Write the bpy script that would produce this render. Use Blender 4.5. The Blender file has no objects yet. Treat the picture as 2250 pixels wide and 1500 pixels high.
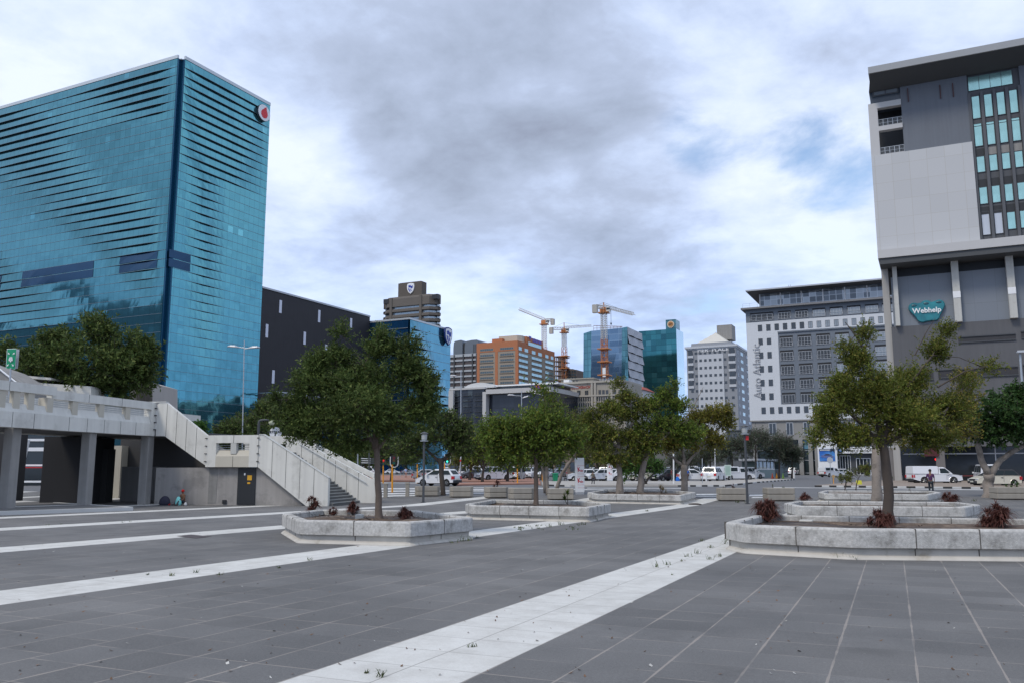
import bpy, bmesh, math, random
import numpy as np
from mathutils import Vector, Matrix
R = math.radians
random.seed(7)
S = bpy.context.scene
COL = S.collection

# ------------------------------------------------------------------ camera
F = 1860.0; PIT = R(8.5); YAW = R(26.0); EYE = 1.6
cd = bpy.data.cameras.new('camera'); cam = bpy.data.objects.new('camera', cd); COL.objects.link(cam)
cam.location = (0, 0, EYE); cam.rotation_euler = (R(90) + PIT, 0, YAW)
cd.sensor_width = 36; cd.lens = 36 * F / 2250; cd.clip_end = 9000; cd.clip_start = 0.1
S.camera = cam

fw = (-math.sin(YAW) * math.cos(PIT), math.cos(YAW) * math.cos(PIT), math.sin(PIT))
rt = (math.cos(YAW), math.sin(YAW), 0.0)
up = (rt[1] * fw[2] - rt[2] * fw[1], rt[2] * fw[0] - rt[0] * fw[2], rt[0] * fw[1] - rt[1] * fw[0])
H2 = (-math.sin(YAW), math.cos(YAW))

# ------------------------------------------------------------------ world: sky and broken cloud
SUN_EL, SUN_AZ = 52.0, 200.0      # azimuth measured clockwise from +Y
wd = bpy.data.worlds.new('World'); S.world = wd; wd.use_nodes = True
nt = wd.node_tree; N = nt.nodes; K = nt.links; N.clear()
def nn(t, **kw):
    n = N.new(t)
    for k, v in kw.items(): setattr(n, k, v)
    return n
def mth(op, a, b=None, c=None, clamp=False):
    n = nn('ShaderNodeMath', operation=op, use_clamp=clamp)
    for i, v in enumerate((a, b, c)):
        if v is None: continue
        if isinstance(v, (int, float)): n.inputs[i].default_value = v
        else: K.new(v, n.inputs[i])
    return n.outputs[0]
tc = nn('ShaderNodeTexCoord'); D = tc.outputs['Generated']
nrm = nn('ShaderNodeVectorMath', operation='NORMALIZE'); K.new(D, nrm.inputs[0]); D = nrm.outputs[0]
sep = nn('ShaderNodeSeparateXYZ'); K.new(D, sep.inputs[0])
zz = mth('ADD', mth('MAXIMUM', sep.outputs[2], 0.0), 0.22)
px_ = mth('DIVIDE', sep.outputs[0], zz); py_ = mth('DIVIDE', sep.outputs[1], zz)
cv = nn('ShaderNodeCombineXYZ'); K.new(px_, cv.inputs[0]); K.new(py_, cv.inputs[1]); cv.inputs[2].default_value = 3.7
def fbm(scale, detail, rough, dist, off=0.0):
    n = nn('ShaderNodeTexNoise'); n.inputs['Scale'].default_value = scale; n.inputs['Detail'].default_value = detail
    n.inputs['Roughness'].default_value = rough; n.inputs['Distortion'].default_value = dist
    a = nn('ShaderNodeVectorMath', operation='ADD'); K.new(cv.outputs[0], a.inputs[0]); a.inputs[1].default_value = (off, off * .7, off)
    K.new(a.outputs[0], n.inputs['Vector']); return n.outputs['Fac']
def skydir(px, py):
    a = (px - 1125) / F; b = (750 - py) / F
    v = Vector([fw[i] + a * rt[i] + b * up[i] for i in range(3)]); return v.normalized()
def blob(px, py, rad, soft=1.0):
    """1 inside a soft patch of sky round a fixed direction, 0 outside"""
    n = nn('ShaderNodeVectorMath', operation='DISTANCE'); K.new(D, n.inputs[0]); n.inputs[1].default_value = skydir(px, py)
    m = nn('ShaderNodeMapRange', interpolation_type='SMOOTHSTEP'); K.new(n.outputs['Value'], m.inputs[0])
    m.inputs[1].default_value = rad / F * (1 - soft * .9); m.inputs[2].default_value = rad / F * (1 + soft * .3); m.inputs[3].default_value = 1; m.inputs[4].default_value = 0
    return m.outputs[0]
big = fbm(1.0, 10, .55, .12); med = fbm(2.7, 10, .58, .25, 11.3); fine = fbm(7.5, 9, .60, .15, 4.1)
# density (0 bright thin cloud .. 1 heavy grey base)
dens = mth('ADD', mth('MULTIPLY', big, .62), mth('ADD', mth('MULTIPLY', med, .56), mth('MULTIPLY', fine, .24)))
dens = mth('ADD', mth('MULTIPLY', mth('SUBTRACT', dens, .71), 1.75), .50)
for (x, y, r_, k) in ((1010, 60, 430, .10), (1180, 250, 420, .13), (860, 180, 260, .06), (1370, 400, 280, .08), (1000, 470, 200, .05), (1290, 560, 300, .03),
                      (1650, 640, 300, .13), (1380, 600, 220, .08), (750, 620, 220, .07), (900, 540, 130, .03), (1850, 130, 260, .05),
                      (250, 60, 360, -.09), (540, 200, 200, -.08), (650, 440, 170, -.16), (700, 340, 160, -.10), (1650, 430, 240, -.15),
                      (1850, 450, 200, -.13), (1750, 230, 300, -.07), (1130, 590, 130, -.10), (30, 250, 160, -.1), (1500, 80, 200, -.04), (1010, 700, 160, -.06)):
    dens = mth('ADD', dens, mth('MULTIPLY', blob(x, y, r_), k))
cr = nn('ShaderNodeValToRGB'); K.new(dens, cr.inputs[0]); E_ = cr.color_ramp.elements
E_[0].position = .24; E_[0].color = (.71, .785, .93, 1)
E_[1].position = 1.0; E_[1].color = (.26, .30, .40, 1)
for p_, c_ in ((.42, (.585, .675, .86, 1)), (.54, (.485, .575, .77, 1)), (.66, (.405, .475, .63, 1)), (.82, (.335, .395, .52, 1))):
    e = E_.new(p_); e.color = c_
lowm = nn('ShaderNodeMapRange'); K.new(sep.outputs[2], lowm.inputs[0]); lowm.inputs[1].default_value = .03; lowm.inputs[2].default_value = .30; lowm.inputs[3].default_value = 1; lowm.inputs[4].default_value = 0
tint = nn('ShaderNodeMix', data_type='RGBA', blend_type='MULTIPLY'); K.new(lowm.outputs[0], tint.inputs[0]); K.new(cr.outputs[0], tint.inputs[6]); tint.inputs[7].default_value = (.86, .98, 1.14, 1)
cb = nn('ShaderNodeBackground'); K.new(tint.outputs[2], cb.inputs[0]); cb.inputs[1].default_value = 1.02
sky = nn('ShaderNodeTexSky'); sky.sky_type = 'NISHITA'; sky.sun_disc = False
sky.sun_elevation = R(SUN_EL); sky.sun_rotation = R(SUN_AZ); sky.air_density = 1.0; sky.dust_density = 0.0; sky.ozone_density = 1.2
sb = nn('ShaderNodeBackground'); K.new(sky.outputs[0], sb.inputs[0]); sb.inputs[1].default_value = .15
# where the cloud opens
gap = mth('ADD', blob(1520, 305, 120), mth('MULTIPLY', blob(1850, 340, 150), 1.15))
gap = mth('ADD', gap, mth('MULTIPLY', blob(1690, 310, 110), .55)); gap = mth('ADD', gap, mth('MULTIPLY', blob(1120, 700, 150), .50))
gap = mth('ADD', gap, mth('MULTIPLY', blob(1560, 640, 260), .40)); gap = mth('ADD', gap, mth('MULTIPLY', blob(640, 610, 170), .35))
gap = mth('ADD', gap, mth('MULTIPLY', blob(1150, 190, 60), .0))
gm = nn('ShaderNodeMapRange', interpolation_type='SMOOTHSTEP')
K.new(mth('ADD', gap, mth('MULTIPLY', mth('SUBTRACT', med, .5), 3.2)), gm.inputs[0]); gm.inputs[1].default_value = .50; gm.inputs[2].default_value = 1.35; gm.inputs[3].default_value = 0; gm.inputs[4].default_value = .95
mx = nn('ShaderNodeMixShader'); K.new(gm.outputs[0], mx.inputs[0]); K.new(cb.outputs[0], mx.inputs[1]); K.new(sb.outputs[0], mx.inputs[2])
wo = nn('ShaderNodeOutputWorld'); K.new(mx.outputs[0], wo.inputs[0])

sl = bpy.data.lights.new('sun', 'SUN'); sl.energy = 1.5; sl.angle = R(14); sl.color = (1, .92, .80)
so = bpy.data.objects.new('sun', sl); COL.objects.link(so)
sd = Vector((math.sin(R(SUN_AZ)) * math.cos(R(SUN_EL)), math.cos(R(SUN_AZ)) * math.cos(R(SUN_EL)), math.sin(R(SUN_EL))))
so.rotation_euler = sd.to_track_quat('Z', 'Y').to_euler()
S.view_settings.view_transform = 'Standard'; S.view_settings.look = 'None'; S.view_settings.gamma = 1; S.view_settings.exposure = 0.30
S.cycles.max_bounces = 6; S.cycles.diffuse_bounces = 3; S.cycles.glossy_bounces = 4; S.cycles.transparent_max_bounces = 8

# ------------------------------------------------------------------ photograph <-> place
KN = [(-4000, 0), (0, 0), (50, -.525), (62, -.32), (76, 0), (4000, 0)]   # the plaza dips gently away from the viewer
def zg(x, y):
    w = x * H2[0] + y * H2[1]
    for (a, za), (b, zb) in zip(KN, KN[1:]):
        if w <= b: return za + (zb - za) * (w - a) / (b - a)
    return 0.
def ray(px, py):
    a = (px - 1125) / F; b = (750 - py) / F
    return tuple(fw[i] + a * rt[i] + b * up[i] for i in range(3))
def G(px, py, dz=0.):
    r = ray(px, py); lo, hi = .5, 6000.
    f = lambda t: EYE + r[2] * t - zg(r[0] * t, r[1] * t) - dz
    for _ in range(60):
        m = (lo + hi) / 2
        if f(m) > 0: lo = m
        else: hi = m
    x, y = r[0] * hi, r[1] * hi
    return Vector((x, y, zg(x, y) + dz))
def onv(px, py, v): r = ray(px, py); t = v / r[1]; return (r[0] * t, EYE + r[2] * t)
def onu(px, py, u): r = ray(px, py); t = u / r[0]; return (r[1] * t, EYE + r[2] * t)
def atw(px, py, w):
    r = ray(px, py); t = w / (r[0] * H2[0] + r[1] * H2[1]); return Vector((r[0] * t, r[1] * t, EYE + r[2] * t))
def wof(p): return p[0] * H2[0] + p[1] * H2[1]

# ------------------------------------------------------------------ objects
def tag(o, label=None, cat=None, group=None, kind=None):
    if label: o['label'] = label
    if cat: o['category'] = cat
    if group: o['group'] = group
    if kind: o['kind'] = kind
    return o
def thing(name, label, cat, loc=(0, 0, 0), group=None, rz=0.):
    o = bpy.data.objects.new(name, None); COL.objects.link(o); o.location = loc; o.rotation_euler = (0, 0, rz)
    return tag(o, label, cat, group)
def org(o):
    v = Vector((0, 0, 0))
    while o is not None: v += o.location; o = o.parent
    return v
def copy_tree(o, parent=None):
    c = o.copy(); COL.objects.link(c); c.parent = parent
    for ch in o.children: copy_tree(ch, c)
    return c

class MB:
    def __init__(s): s.v = []; s.f = []; s.m = []
    def quad(s, *p, m=0):
        n = len(s.v); s.v += [tuple(q) for q in p]; s.f.append(tuple(range(n, n + len(p)))); s.m.append(m); return s
    def box(s, x0, x1, y0, y1, z0, z1, m=0):
        n = len(s.v); s.v += [(x, y, z) for z in (z0, z1) for y in (y0, y1) for x in (x0, x1)]
        for f in ((0, 2, 3, 1), (4, 5, 7, 6), (0, 1, 5, 4), (2, 6, 7, 3), (0, 4, 6, 2), (1, 3, 7, 5)):
            s.f.append(tuple(n + i for i in f)); s.m.append(m)
        return s
    def bbox(s, x0, x1, y0, y1, z0, z1, b=.02, m=0):
        """box with chamfered vertical and top edges"""
        def ring(d, z): return [(x0 + d + b, y0 + d, z), (x1 - d - b, y0 + d, z), (x1 - d, y0 + d + b, z), (x1 - d, y1 - d - b, z), (x1 - d - b, y1 - d, z), (x0 + d + b, y1 - d, z), (x0 + d, y1 - d - b, z), (x0 + d, y0 + d + b, z)]
        s.rings([ring(0, z0), ring(0, z1 - b), ring(b, z1)], m=m); return s
    def rings(s, rs, m=0, cap=True, closed=True):
        n0 = len(s.v); k = len(rs[0])
        for r in rs: s.v += [tuple(p) for p in r]
        for i in range(len(rs) - 1):
            for j in range(k if closed else k - 1):
                a = n0 + i * k + j; b = n0 + i * k + (j + 1) % k
                s.f.append((a, b, b + k, a + k)); s.m.append(m)
        if cap:
            s.f.append(tuple(n0 + j for j in reversed(range(k)))); s.m.append(m)
            s.f.append(tuple(n0 + (len(rs) - 1) * k + j for j in range(k))); s.m.append(m)
        return s
    def prism(s, poly, z0, z1, m=0):
        ar = sum(poly[i][0] * poly[(i + 1) % len(poly)][1] - poly[(i + 1) % len(poly)][0] * poly[i][1] for i in range(len(poly)))
        if ar < 0: poly = poly[::-1]
        return s.rings([[(p[0], p[1], z0) for p in poly], [(p[0], p[1], z1) for p in poly]], m=m)
    def tube(s, pts, rad, n=6, m=0, cap=True):
        pts = [Vector(p) for p in pts]
        if not hasattr(rad, '__len__'): rad = [rad] * len(pts)
        rs = []; prev = None
        for i, p in enumerate(pts):
            d = (pts[min(i + 1, len(pts) - 1)] - pts[max(i - 1, 0)])
            if d.length < 1e-9: d = Vector((0, 0, 1))
            d.normalize()
            a = Vector((0, 0, 1)) if abs(d.z) < .9 else Vector((1, 0, 0))
            if prev is not None: a = prev
            x = d.cross(a); 
            if x.length < 1e-6: x = d.cross(Vector((0, 1, 0)))
            x.normalize(); y = x.cross(d); prev = y
            rs.append([p + (x * math.cos(t) + y * math.sin(t)) * rad[i] for t in [2 * math.pi * k / n for k in range(n)]])
        return s.rings(rs, m=m, cap=cap)
    def cyl(s, x, y, z0, z1, r, r1=None, n=16, m=0):
        return s.tube([(x, y, z0), (x, y, z1)], [r, r if r1 is None else r1], n=n, m=m)
    def lathe(s, x, y, prof, n=16, m=0):
        return s.rings([[(x + r * math.cos(2 * math.pi * k / n), y + r * math.sin(2 * math.pi * k / n), z) for k in range(n)] for r, z in prof], m=m)
    def ball(s, c, r, n=12, m=0, sq=(1, 1, 1)):
        k = max(4, n // 2)
        return s.rings([[(c[0] + r * sq[0] * math.sin(math.pi * (i + .02) / (k + .04)) * math.cos(2 * math.pi * j / n), c[1] + r * sq[1] * math.sin(math.pi * (i + .02) / (k + .04)) * math.sin(2 * math.pi * j / n), c[2] - r * sq[2] * math.cos(math.pi * (i + .02) / (k + .04))) for j in range(n)] for i in range(k + 1)], m=m)
    def build(s, name, mats, parent=None, smooth=False, loc=None):
        me = bpy.data.meshes.new(name); o_ = org(parent) if parent else Vector((0, 0, 0))
        if parent is None and loc is not None: o_ = Vector(loc)
        me.from_pydata([(a - o_.x, b - o_.y, c - o_.z) for a, b, c in s.v], [], s.f)
        if not isinstance(mats, (list, tuple)): mats = [mats]
        for m in mats: me.materials.append(m)
        if len(mats) > 1: me.polygons.foreach_set('material_index', s.m)
        if smooth: me.polygons.foreach_set('use_smooth', [True] * len(me.polygons))
        o = bpy.data.objects.new(name, me); COL.objects.link(o); o.parent = parent
        if parent is None and loc is not None: o.location = loc
        return o

# ------------------------------------------------------------------ materials
MATS = {}
def mat(name, col, rough=.6, metal=0., var=0., vs=1., bump=0., bs=20., spec=None, col2=None, c2lo=.5, c2hi=.62, c2s=2., emit=None, streak=0., coat=0., isl=0., scl=(1, 1, 1), trans=0.):
    m = bpy.data.materials.new(name); m.use_nodes = True; t = m.node_tree; n = t.nodes; l = t.links
    b = n['Principled BSDF']; b.inputs['Roughness'].default_value = rough; b.inputs['Metallic'].default_value = metal
    if spec is not None: b.inputs['Specular IOR Level'].default_value = spec
    if coat: b.inputs['Coat Weight'].default_value = coat; b.inputs['Coat Roughness'].default_value = .06
    co = n.new('ShaderNodeTexCoord').outputs['Object']
    if scl != (1, 1, 1):
        mp = n.new('ShaderNodeMapping'); mp.inputs['Scale'].default_value = scl; l.new(co, mp.inputs[0]); co = mp.outputs[0]
    cur = None
    def rgb(c): 
        x = n.new('ShaderNodeRGB'); x.outputs[0].default_value = (*c, 1); return x.outputs[0]
    cur = rgb(col)
    if col2:
        x = n.new('ShaderNodeTexNoise'); x.inputs['Scale'].default_value = c2s; x.inputs['Detail'].default_value = 7; x.inputs['Roughness'].default_value = .65; l.new(co, x.inputs['Vector'])
        r = n.new('ShaderNodeMapRange'); r.inputs[1].default_value = c2lo; r.inputs[2].default_value = c2hi; l.new(x.outputs['Fac'], r.inputs[0])
        q = n.new('ShaderNodeMix'); q.data_type = 'RGBA'; l.new(r.outputs[0], q.inputs[0]); l.new(cur, q.inputs[6]); q.inputs[7].default_value = (*col2, 1); cur = q.outputs[2]
    def vary(fac, amt):
        nonlocal cur
        r = n.new('ShaderNodeMapRange'); r.inputs[1].default_value = 0.; r.inputs[2].default_value = 1.; r.inputs[3].default_value = 1 - amt; r.inputs[4].default_value = 1 + amt; r.clamp = False
        l.new(fac, r.inputs[0]); q = n.new('ShaderNodeMix'); q.data_type = 'RGBA'; q.blend_type = 'MULTIPLY'; q.inputs[0].default_value = 1; q.clamp_result = False
        l.new(cur, q.inputs[6]); l.new(r.outputs[0], q.inputs[7]); cur = q.outputs[2]
    if var:
        x = n.new('ShaderNodeTexNoise'); x.inputs['Scale'].default_value = vs; x.inputs['Detail'].default_value = 8; x.inputs['Roughness'].default_value = .65; l.new(co, x.inputs['Vector']); vary(x.outputs['Fac'], var)
    if streak:
        mp = n.new('ShaderNodeMapping'); mp.inputs['Scale'].default_value = (3, 3, .12); l.new(co, mp.inputs[0])
        x = n.new('ShaderNodeTexNoise'); x.inputs['Scale'].default_value = 1.0; x.inputs['Detail'].default_value = 6; l.new(mp.outputs[0], x.inputs['Vector']); vary(x.outputs['Fac'], streak)
    if isl:
        g = n.new('ShaderNodeNewGeometry'); vary(g.outputs['Random Per Island'], isl)
    l.new(cur, b.inputs['Base Color'])
    if bump:
        x = n.new('ShaderNodeTexNoise'); x.inputs['Scale'].default_value = bs; x.inputs['Detail'].default_value = 6; l.new(co, x.inputs['Vector'])
        u = n.new('ShaderNodeBump'); u.inputs['Strength'].default_value = bump; u.inputs['Distance'].default_value = .02; l.new(x.outputs['Fac'], u.inputs['Height']); l.new(u.outputs[0], b.inputs['Normal'])
    if emit: b.inputs['Emission Color'].default_value = (*emit[0], 1); b.inputs['Emission Strength'].default_value = emit[1]
    MATS[name] = m; m['col'] = col
    return m
def curtain(name, col, pw, ph, rough=.08, metal=.85, var=.12, line=.5, lw=.035, hw=.03, dark=(.01, .02, .03), blind=0., bcol=(.3, .5, .5), z0=0., tilt=.0, bandcol=None, band=0., mixn=0., col2=None, wob=0.):
    """glass curtain wall: panes pw x ph metres on local (x+y, z)"""
    m = bpy.data.materials.new(name); m.use_nodes = True; t = m.node_tree; n = t.nodes; l = t.links; b = n['Principled BSDF']
    b.inputs['Roughness'].default_value = rough; b.inputs['Metallic'].default_value = metal
    co = n.new('ShaderNodeTexCoord').outputs['Object']; sp = n.new('ShaderNodeSeparateXYZ'); l.new(co, sp.inputs[0])
    def M(op, a, b_=None, c=None):
        x = n.new('ShaderNodeMath'); x.operation = op
        for i, v in enumerate((a, b_, c)):
            if v is None: continue
            if isinstance(v, (int, float)): x.inputs[i].default_value = v
            else: l.new(v, x.inputs[i])
        return x.outputs[0]
    h = M('DIVIDE', M('ADD', sp.outputs[0], sp.outputs[1]), pw); z = M('DIVIDE', M('SUBTRACT', sp.outputs[2], z0), ph)
    fh = M('FRACT', M('ADD', h, 1000.)); fz = M('FRACT', M('ADD', z, 1000.))
    cb_ = n.new('ShaderNodeCombineXYZ'); l.new(M('FLOOR', h), cb_.inputs[0]); l.new(M('FLOOR', z), cb_.inputs[1])
    wn = n.new('ShaderNodeTexWhiteNoise'); wn.noise_dimensions = '3D'; l.new(cb_.outputs[0], wn.inputs[0])
    def mixc(f, a, c, bt='MIX'):
        q = n.new('ShaderNodeMix'); q.data_type = 'RGBA'; q.blend_type = bt
        if isinstance(f, (int, float)): q.inputs[0].default_value = f
        else: l.new(f, q.inputs[0])
        for i, v in ((6, a), (7, c)):
            if isinstance(v, tuple): q.inputs[i].default_value = (*v, 1)
            else: l.new(v, q.inputs[i])
        return q.outputs[2]
    vv = M('ADD', M('MULTIPLY', wn.outputs['Value'], 2 * var), 1 - var)
    cur = col
    if col2:
        x = n.new('ShaderNodeTexNoise'); x.inputs['Scale'].default_value = mixn; x.inputs['Detail'].default_value = 3; l.new(cb_.outputs[0], x.inputs['Vector'])
        r = n.new('ShaderNodeMapRange'); r.inputs[1].default_value = .45; r.inputs[2].default_value = .6; l.new(x.outputs['Fac'], r.inputs[0]); cur = mixc(r.outputs[0], cur, col2)
    cc = n.new('ShaderNodeCombineXYZ'); [l.new(vv, cc.inputs[i]) for i in range(3)]
    cur = mixc(1., cur, cc.outputs[0], 'MULTIPLY')
    if blind:
        cur = mixc(M('MULTIPLY', M('GREATER_THAN', wn.outputs['Value'], 1 - blind), .55), cur, bcol)
    if band:
        cur = mixc(M('LESS_THAN', fz, band), cur, bandcol)
    ln = M('MAXIMUM', M('LESS_THAN', fh, lw / pw), M('LESS_THAN', fz, hw / ph))
    cur = mixc(M('MULTIPLY', ln, line), cur, dark)
    l.new(cur, b.inputs['Base Color'])
    if tilt:
        u = n.new('ShaderNodeVectorMath'); u.operation = 'SUBTRACT'; l.new(wn.outputs['Color'], u.inputs[0]); u.inputs[1].default_value = (.5, .5, .5)
        s_ = n.new('ShaderNodeVectorMath'); s_.operation = 'SCALE'; l.new(u.outputs[0], s_.inputs[0]); s_.inputs['Scale'].default_value = tilt
        g = n.new('ShaderNodeNewGeometry'); a = n.new('ShaderNodeVectorMath'); l.new(g.outputs['Normal'], a.inputs[0]); l.new(s_.outputs[0], a.inputs[1])
        last = a.outputs[0]
        if wob:
            x = n.new('ShaderNodeTexNoise'); x.inputs['Scale'].default_value = .35; x.inputs['Detail'].default_value = 1; l.new(co, x.inputs['Vector'])
            u2 = n.new('ShaderNodeVectorMath'); u2.operation = 'SUBTRACT'; l.new(x.outputs['Color'], u2.inputs[0]); u2.inputs[1].default_value = (.5, .5, .5)
            s2 = n.new('ShaderNodeVectorMath'); s2.operation = 'SCALE'; l.new(u2.outputs[0], s2.inputs[0]); s2.inputs['Scale'].default_value = wob
            a2 = n.new('ShaderNodeVectorMath'); l.new(last, a2.inputs[0]); l.new(s2.outputs[0], a2.inputs[1]); last = a2.outputs[0]
        no = n.new('ShaderNodeVectorMath'); no.operation = 'NORMALIZE'; l.new(last, no.inputs[0]); l.new(no.outputs[0], b.inputs['Normal'])
    return m

CONC = mat('concrete', (.50, .50, .47), .85, var=.12, vs=1.2, bump=.25, bs=25, col2=(.40, .39, .36), c2s=1.2, c2lo=.5, c2hi=.75, streak=.16)
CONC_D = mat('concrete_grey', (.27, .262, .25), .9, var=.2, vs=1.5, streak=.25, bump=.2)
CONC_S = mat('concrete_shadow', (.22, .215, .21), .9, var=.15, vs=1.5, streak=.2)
BLACK = mat('black_metal', (.02, .022, .025), .5)
DGREY = mat('dark_grey_metal', (.06, .065, .072), .5)
LGREY = mat('light_grey_metal', (.45, .47, .50), .45, metal=.2)
STEEL = mat('galvanised_steel', (.42, .45, .48), .45, metal=.5, var=.1)
WHITE = mat('white_paint', (.78, .79, .80), .5, var=.04)
GLASS = mat('dark_glass', (.025, .032, .04), .06, spec=.8)
GLASSW = mat('window_glass', (.045, .055, .065), .1, spec=.8)
RED = mat('red_paint', (.55, .02, .025), .5)
NAVY = mat('navy_paint', (.01, .03, .16), .5)
ORANGE = mat('orange_paint', (.80, .33, .01), .5)

def text_obj(name, s, size, m, parent, loc, rot, ext=.02, align='CENTER', sx=1., bold=0.):
    cu = bpy.data.curves.new(name, 'FONT'); cu.body = s; cu.size = size; cu.extrude = ext; cu.align_x = align; cu.align_y = 'CENTER'; cu.offset = bold; cu.resolution_u = 2
    t = bpy.data.objects.new('tmp', cu); COL.objects.link(t)
    me = bpy.data.meshes.new_from_object(t.evaluated_get(bpy.context.evaluated_depsgraph_get())); bpy.data.objects.remove(t)
    me.materials.clear(); me.materials.append(m)
    o = bpy.data.objects.new(name, me); COL.objects.link(o); o.parent = parent
    o.location = Vector(loc) - (org(parent) if parent else Vector()); o.rotation_euler = rot; o.scale = (sx, 1, 1); return o
# ================================================================== ground
def sheet(name, polys, m, dz, kind='structure', thick=0., label=None, parent=None):
    """flat patches that follow the ground profile; polys: lists of (x, y)"""
    bm = bmesh.new()
    for poly in polys:
        vs = [bm.verts.new((p[0], p[1], 0)) for p in poly]; bm.faces.new(vs)
    for w, _ in KN[1:-1]:
        bmesh.ops.bisect_plane(bm, geom=bm.verts[:] + bm.edges[:] + bm.faces[:], plane_co=(H2[0] * w, H2[1] * w, 0), plane_no=(H2[0], H2[1], 0))
    for f in bm.faces:
        if f.normal.z < 0: f.normal_flip()
    if thick:
        r = bmesh.ops.extrude_face_region(bm, geom=bm.faces[:]); nv = {e for e in r['geom'] if isinstance(e, bmesh.types.BMVert)}
        for v in bm.verts: v.co.z = zg(v.co.x, v.co.y) + (dz if v in nv else dz - thick)
        bmesh.ops.recalc_face_normals(bm, faces=bm.faces[:])
    else:
        for v in bm.verts: v.co.z = zg(v.co.x, v.co.y) + dz
    me = bpy.data.meshes.new(name); bm.to_mesh(me); bm.free(); me.materials.append(m)
    o = bpy.data.objects.new(name, me); COL.objects.link(o)
    if kind: o['kind'] = kind
    return o
def gp(*pp, dz=0.): return [tuple(G(x, y, dz)[:2]) for x, y in pp]

# paving: square charcoal flags, two-flag-wide pale bands every eleven flags
def paving():
    m = bpy.data.materials.new('plaza_paving'); m.use_nodes = True; t = m.node_tree; n = t.nodes; l = t.links; b = n['Principled BSDF']
    co = n.new('ShaderNodeTexCoord').outputs['Object']
    mp = n.new('ShaderNodeMapping'); mp.inputs['Rotation'].default_value = (0, 0, R(-2.0)); l.new(co, mp.inputs[0])
    # low-amplitude wander of the joints
    sp = n.new('ShaderNodeSeparateXYZ'); l.new(mp.outputs[0], sp.inputs[0])
    def M(op, a, b_=None, c=None, cl=False):
        x = n.new('ShaderNodeMath'); x.operation = op; x.use_clamp = cl
        for i, v in enumerate((a, b_, c)):
            if v is None: continue
            if isinstance(v, (int, float)): x.inputs[i].default_value = v
            else: l.new(v, x.inputs[i])
        return x.outputs[0]
    def noise(s, d=6, r=.6, src=co):
        x = n.new('ShaderNodeTexNoise'); x.inputs['Scale'].default_value = s; x.inputs['Detail'].default_value = d; x.inputs['Roughness'].default_value = r; l.new(src, x.inputs['Vector']); return x.outputs['Fac']
    def mr(v, a, b_, c=0., d=1.):
        x = n.new('ShaderNodeMapRange'); x.inputs[1].default_value = a; x.inputs[2].default_value = b_; x.inputs[3].default_value = c; x.inputs[4].default_value = d; l.new(v, x.inputs[0]); return x.outputs[0]
    def mix(f, a, c, bt='MIX'):
        q = n.new('ShaderNodeMix'); q.data_type = 'RGBA'; q.blend_type = bt
        if isinstance(f, (int, float)): q.inputs[0].default_value = f
        else: l.new(f, q.inputs[0])
        for i, v in ((6, a), (7, c)):
            if isinstance(v, tuple): q.inputs[i].default_value = (*v, 1)
            else: l.new(v, q.inputs[i])
        return q.outputs[2]
    T = .66
    X = M('ADD', sp.outputs[0], 4.54); Y = sp.outputs[1]
    xt = M('DIVIDE', X, T); yt = M('DIVIDE', Y, T)
    band = M('FRACT', M('ADD', M('DIVIDE', X, T * 11), 100.)); inb = M('MULTIPLY', M('LESS_THAN', band, 2. / 11.), M('LESS_THAN', X, 5.))
    def joint(v, wid):   # 1 on the joint
        f = M('FRACT', M('ADD', v, 500.)); d = M('MINIMUM', f, M('SUBTRACT', 1., f)); return M('LESS_THAN', d, wid)
    wj = mr(noise(1.3, 3), .35, .7, .006, .026)
    row = M('FLOOR', yt)
    jx = joint(xt, M('MULTIPLY', wj, 1.0)); 
    yoff = M('ADD', yt, M('MULTIPLY', M('FLOOR', M('DIVIDE', X, T * 4)), .31))
    jy = joint(yoff, M('MULTIPLY', wj, .62))
    br = mr(noise(.9, 4), .36, .52)               # joints fade in and out where silted up
    j = M('MAXIMUM', M('MULTIPLY', jx, mr(br, 0, 1, .35, 1.)), M('MULTIPLY', jy, mr(noise(1.3, 4), .42, .53)))
    cb = n.new('ShaderNodeCombineXYZ'); l.new(M('FLOOR', xt), cb.inputs[0]); l.new(M('FLOOR', yoff), cb.inputs[1])
    wn = n.new('ShaderNodeTexWhiteNoise'); l.new(cb.outputs[0], wn.inputs[0]); tv = M('MULTIPLY', M('ADD', M('MULTIPLY', wn.outputs['Value'], .22), .89), mr(noise(48, 4, .75), .3, .7, .80, 1.20))
    grain = mr(noise(210, 3, .8), .3, .7, .72, 1.28); blot = mr(noise(.45, 8, .65), .3, .7, .91, 1.08)
    dark = mix(mr(noise(.22, 5), .4, .62), (.120, .119, .118), (.150, .147, .143)); lite = mix(mr(noise(2.5, 8, .7), .42, .68), (.58, .575, .545), (.48, .47, .44))
    cur = mix(inb, dark, lite)
    k = M('MULTIPLY', M('MULTIPLY', tv, grain), blot)
    k = M('ADD', M('MULTIPLY', M('SUBTRACT', k, 1.), mr(inb, 0, 1, 1., .35)), 1.)
    cc = n.new('ShaderNodeCombineXYZ'); [l.new(k, cc.inputs[i]) for i in range(3)]
    cur = mix(1., cur, cc.outputs[0], 'MULTIPLY')
    # silt coloured joints in the charcoal, dark joints in the pale flags
    cur = mix(M('MULTIPLY', j, mr(inb, 0, 1, .62, .0)), cur, (.34, .30, .265))
    jl = M('MAXIMUM', joint(xt, .010), joint(yt, .008)); cur = mix(M('MULTIPLY', M('MULTIPLY', jl, inb), .6), cur, (.13, .12, .105))
    be = M('MINIMUM', joint(M('DIVIDE', X, T * 11), .0016), 1.)
    cur = mix(mr(noise(.75, 9, .72), .56, .70, 0., .45), cur, mix(inb, (.075, .073, .07), (.38, .365, .33)))
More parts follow.
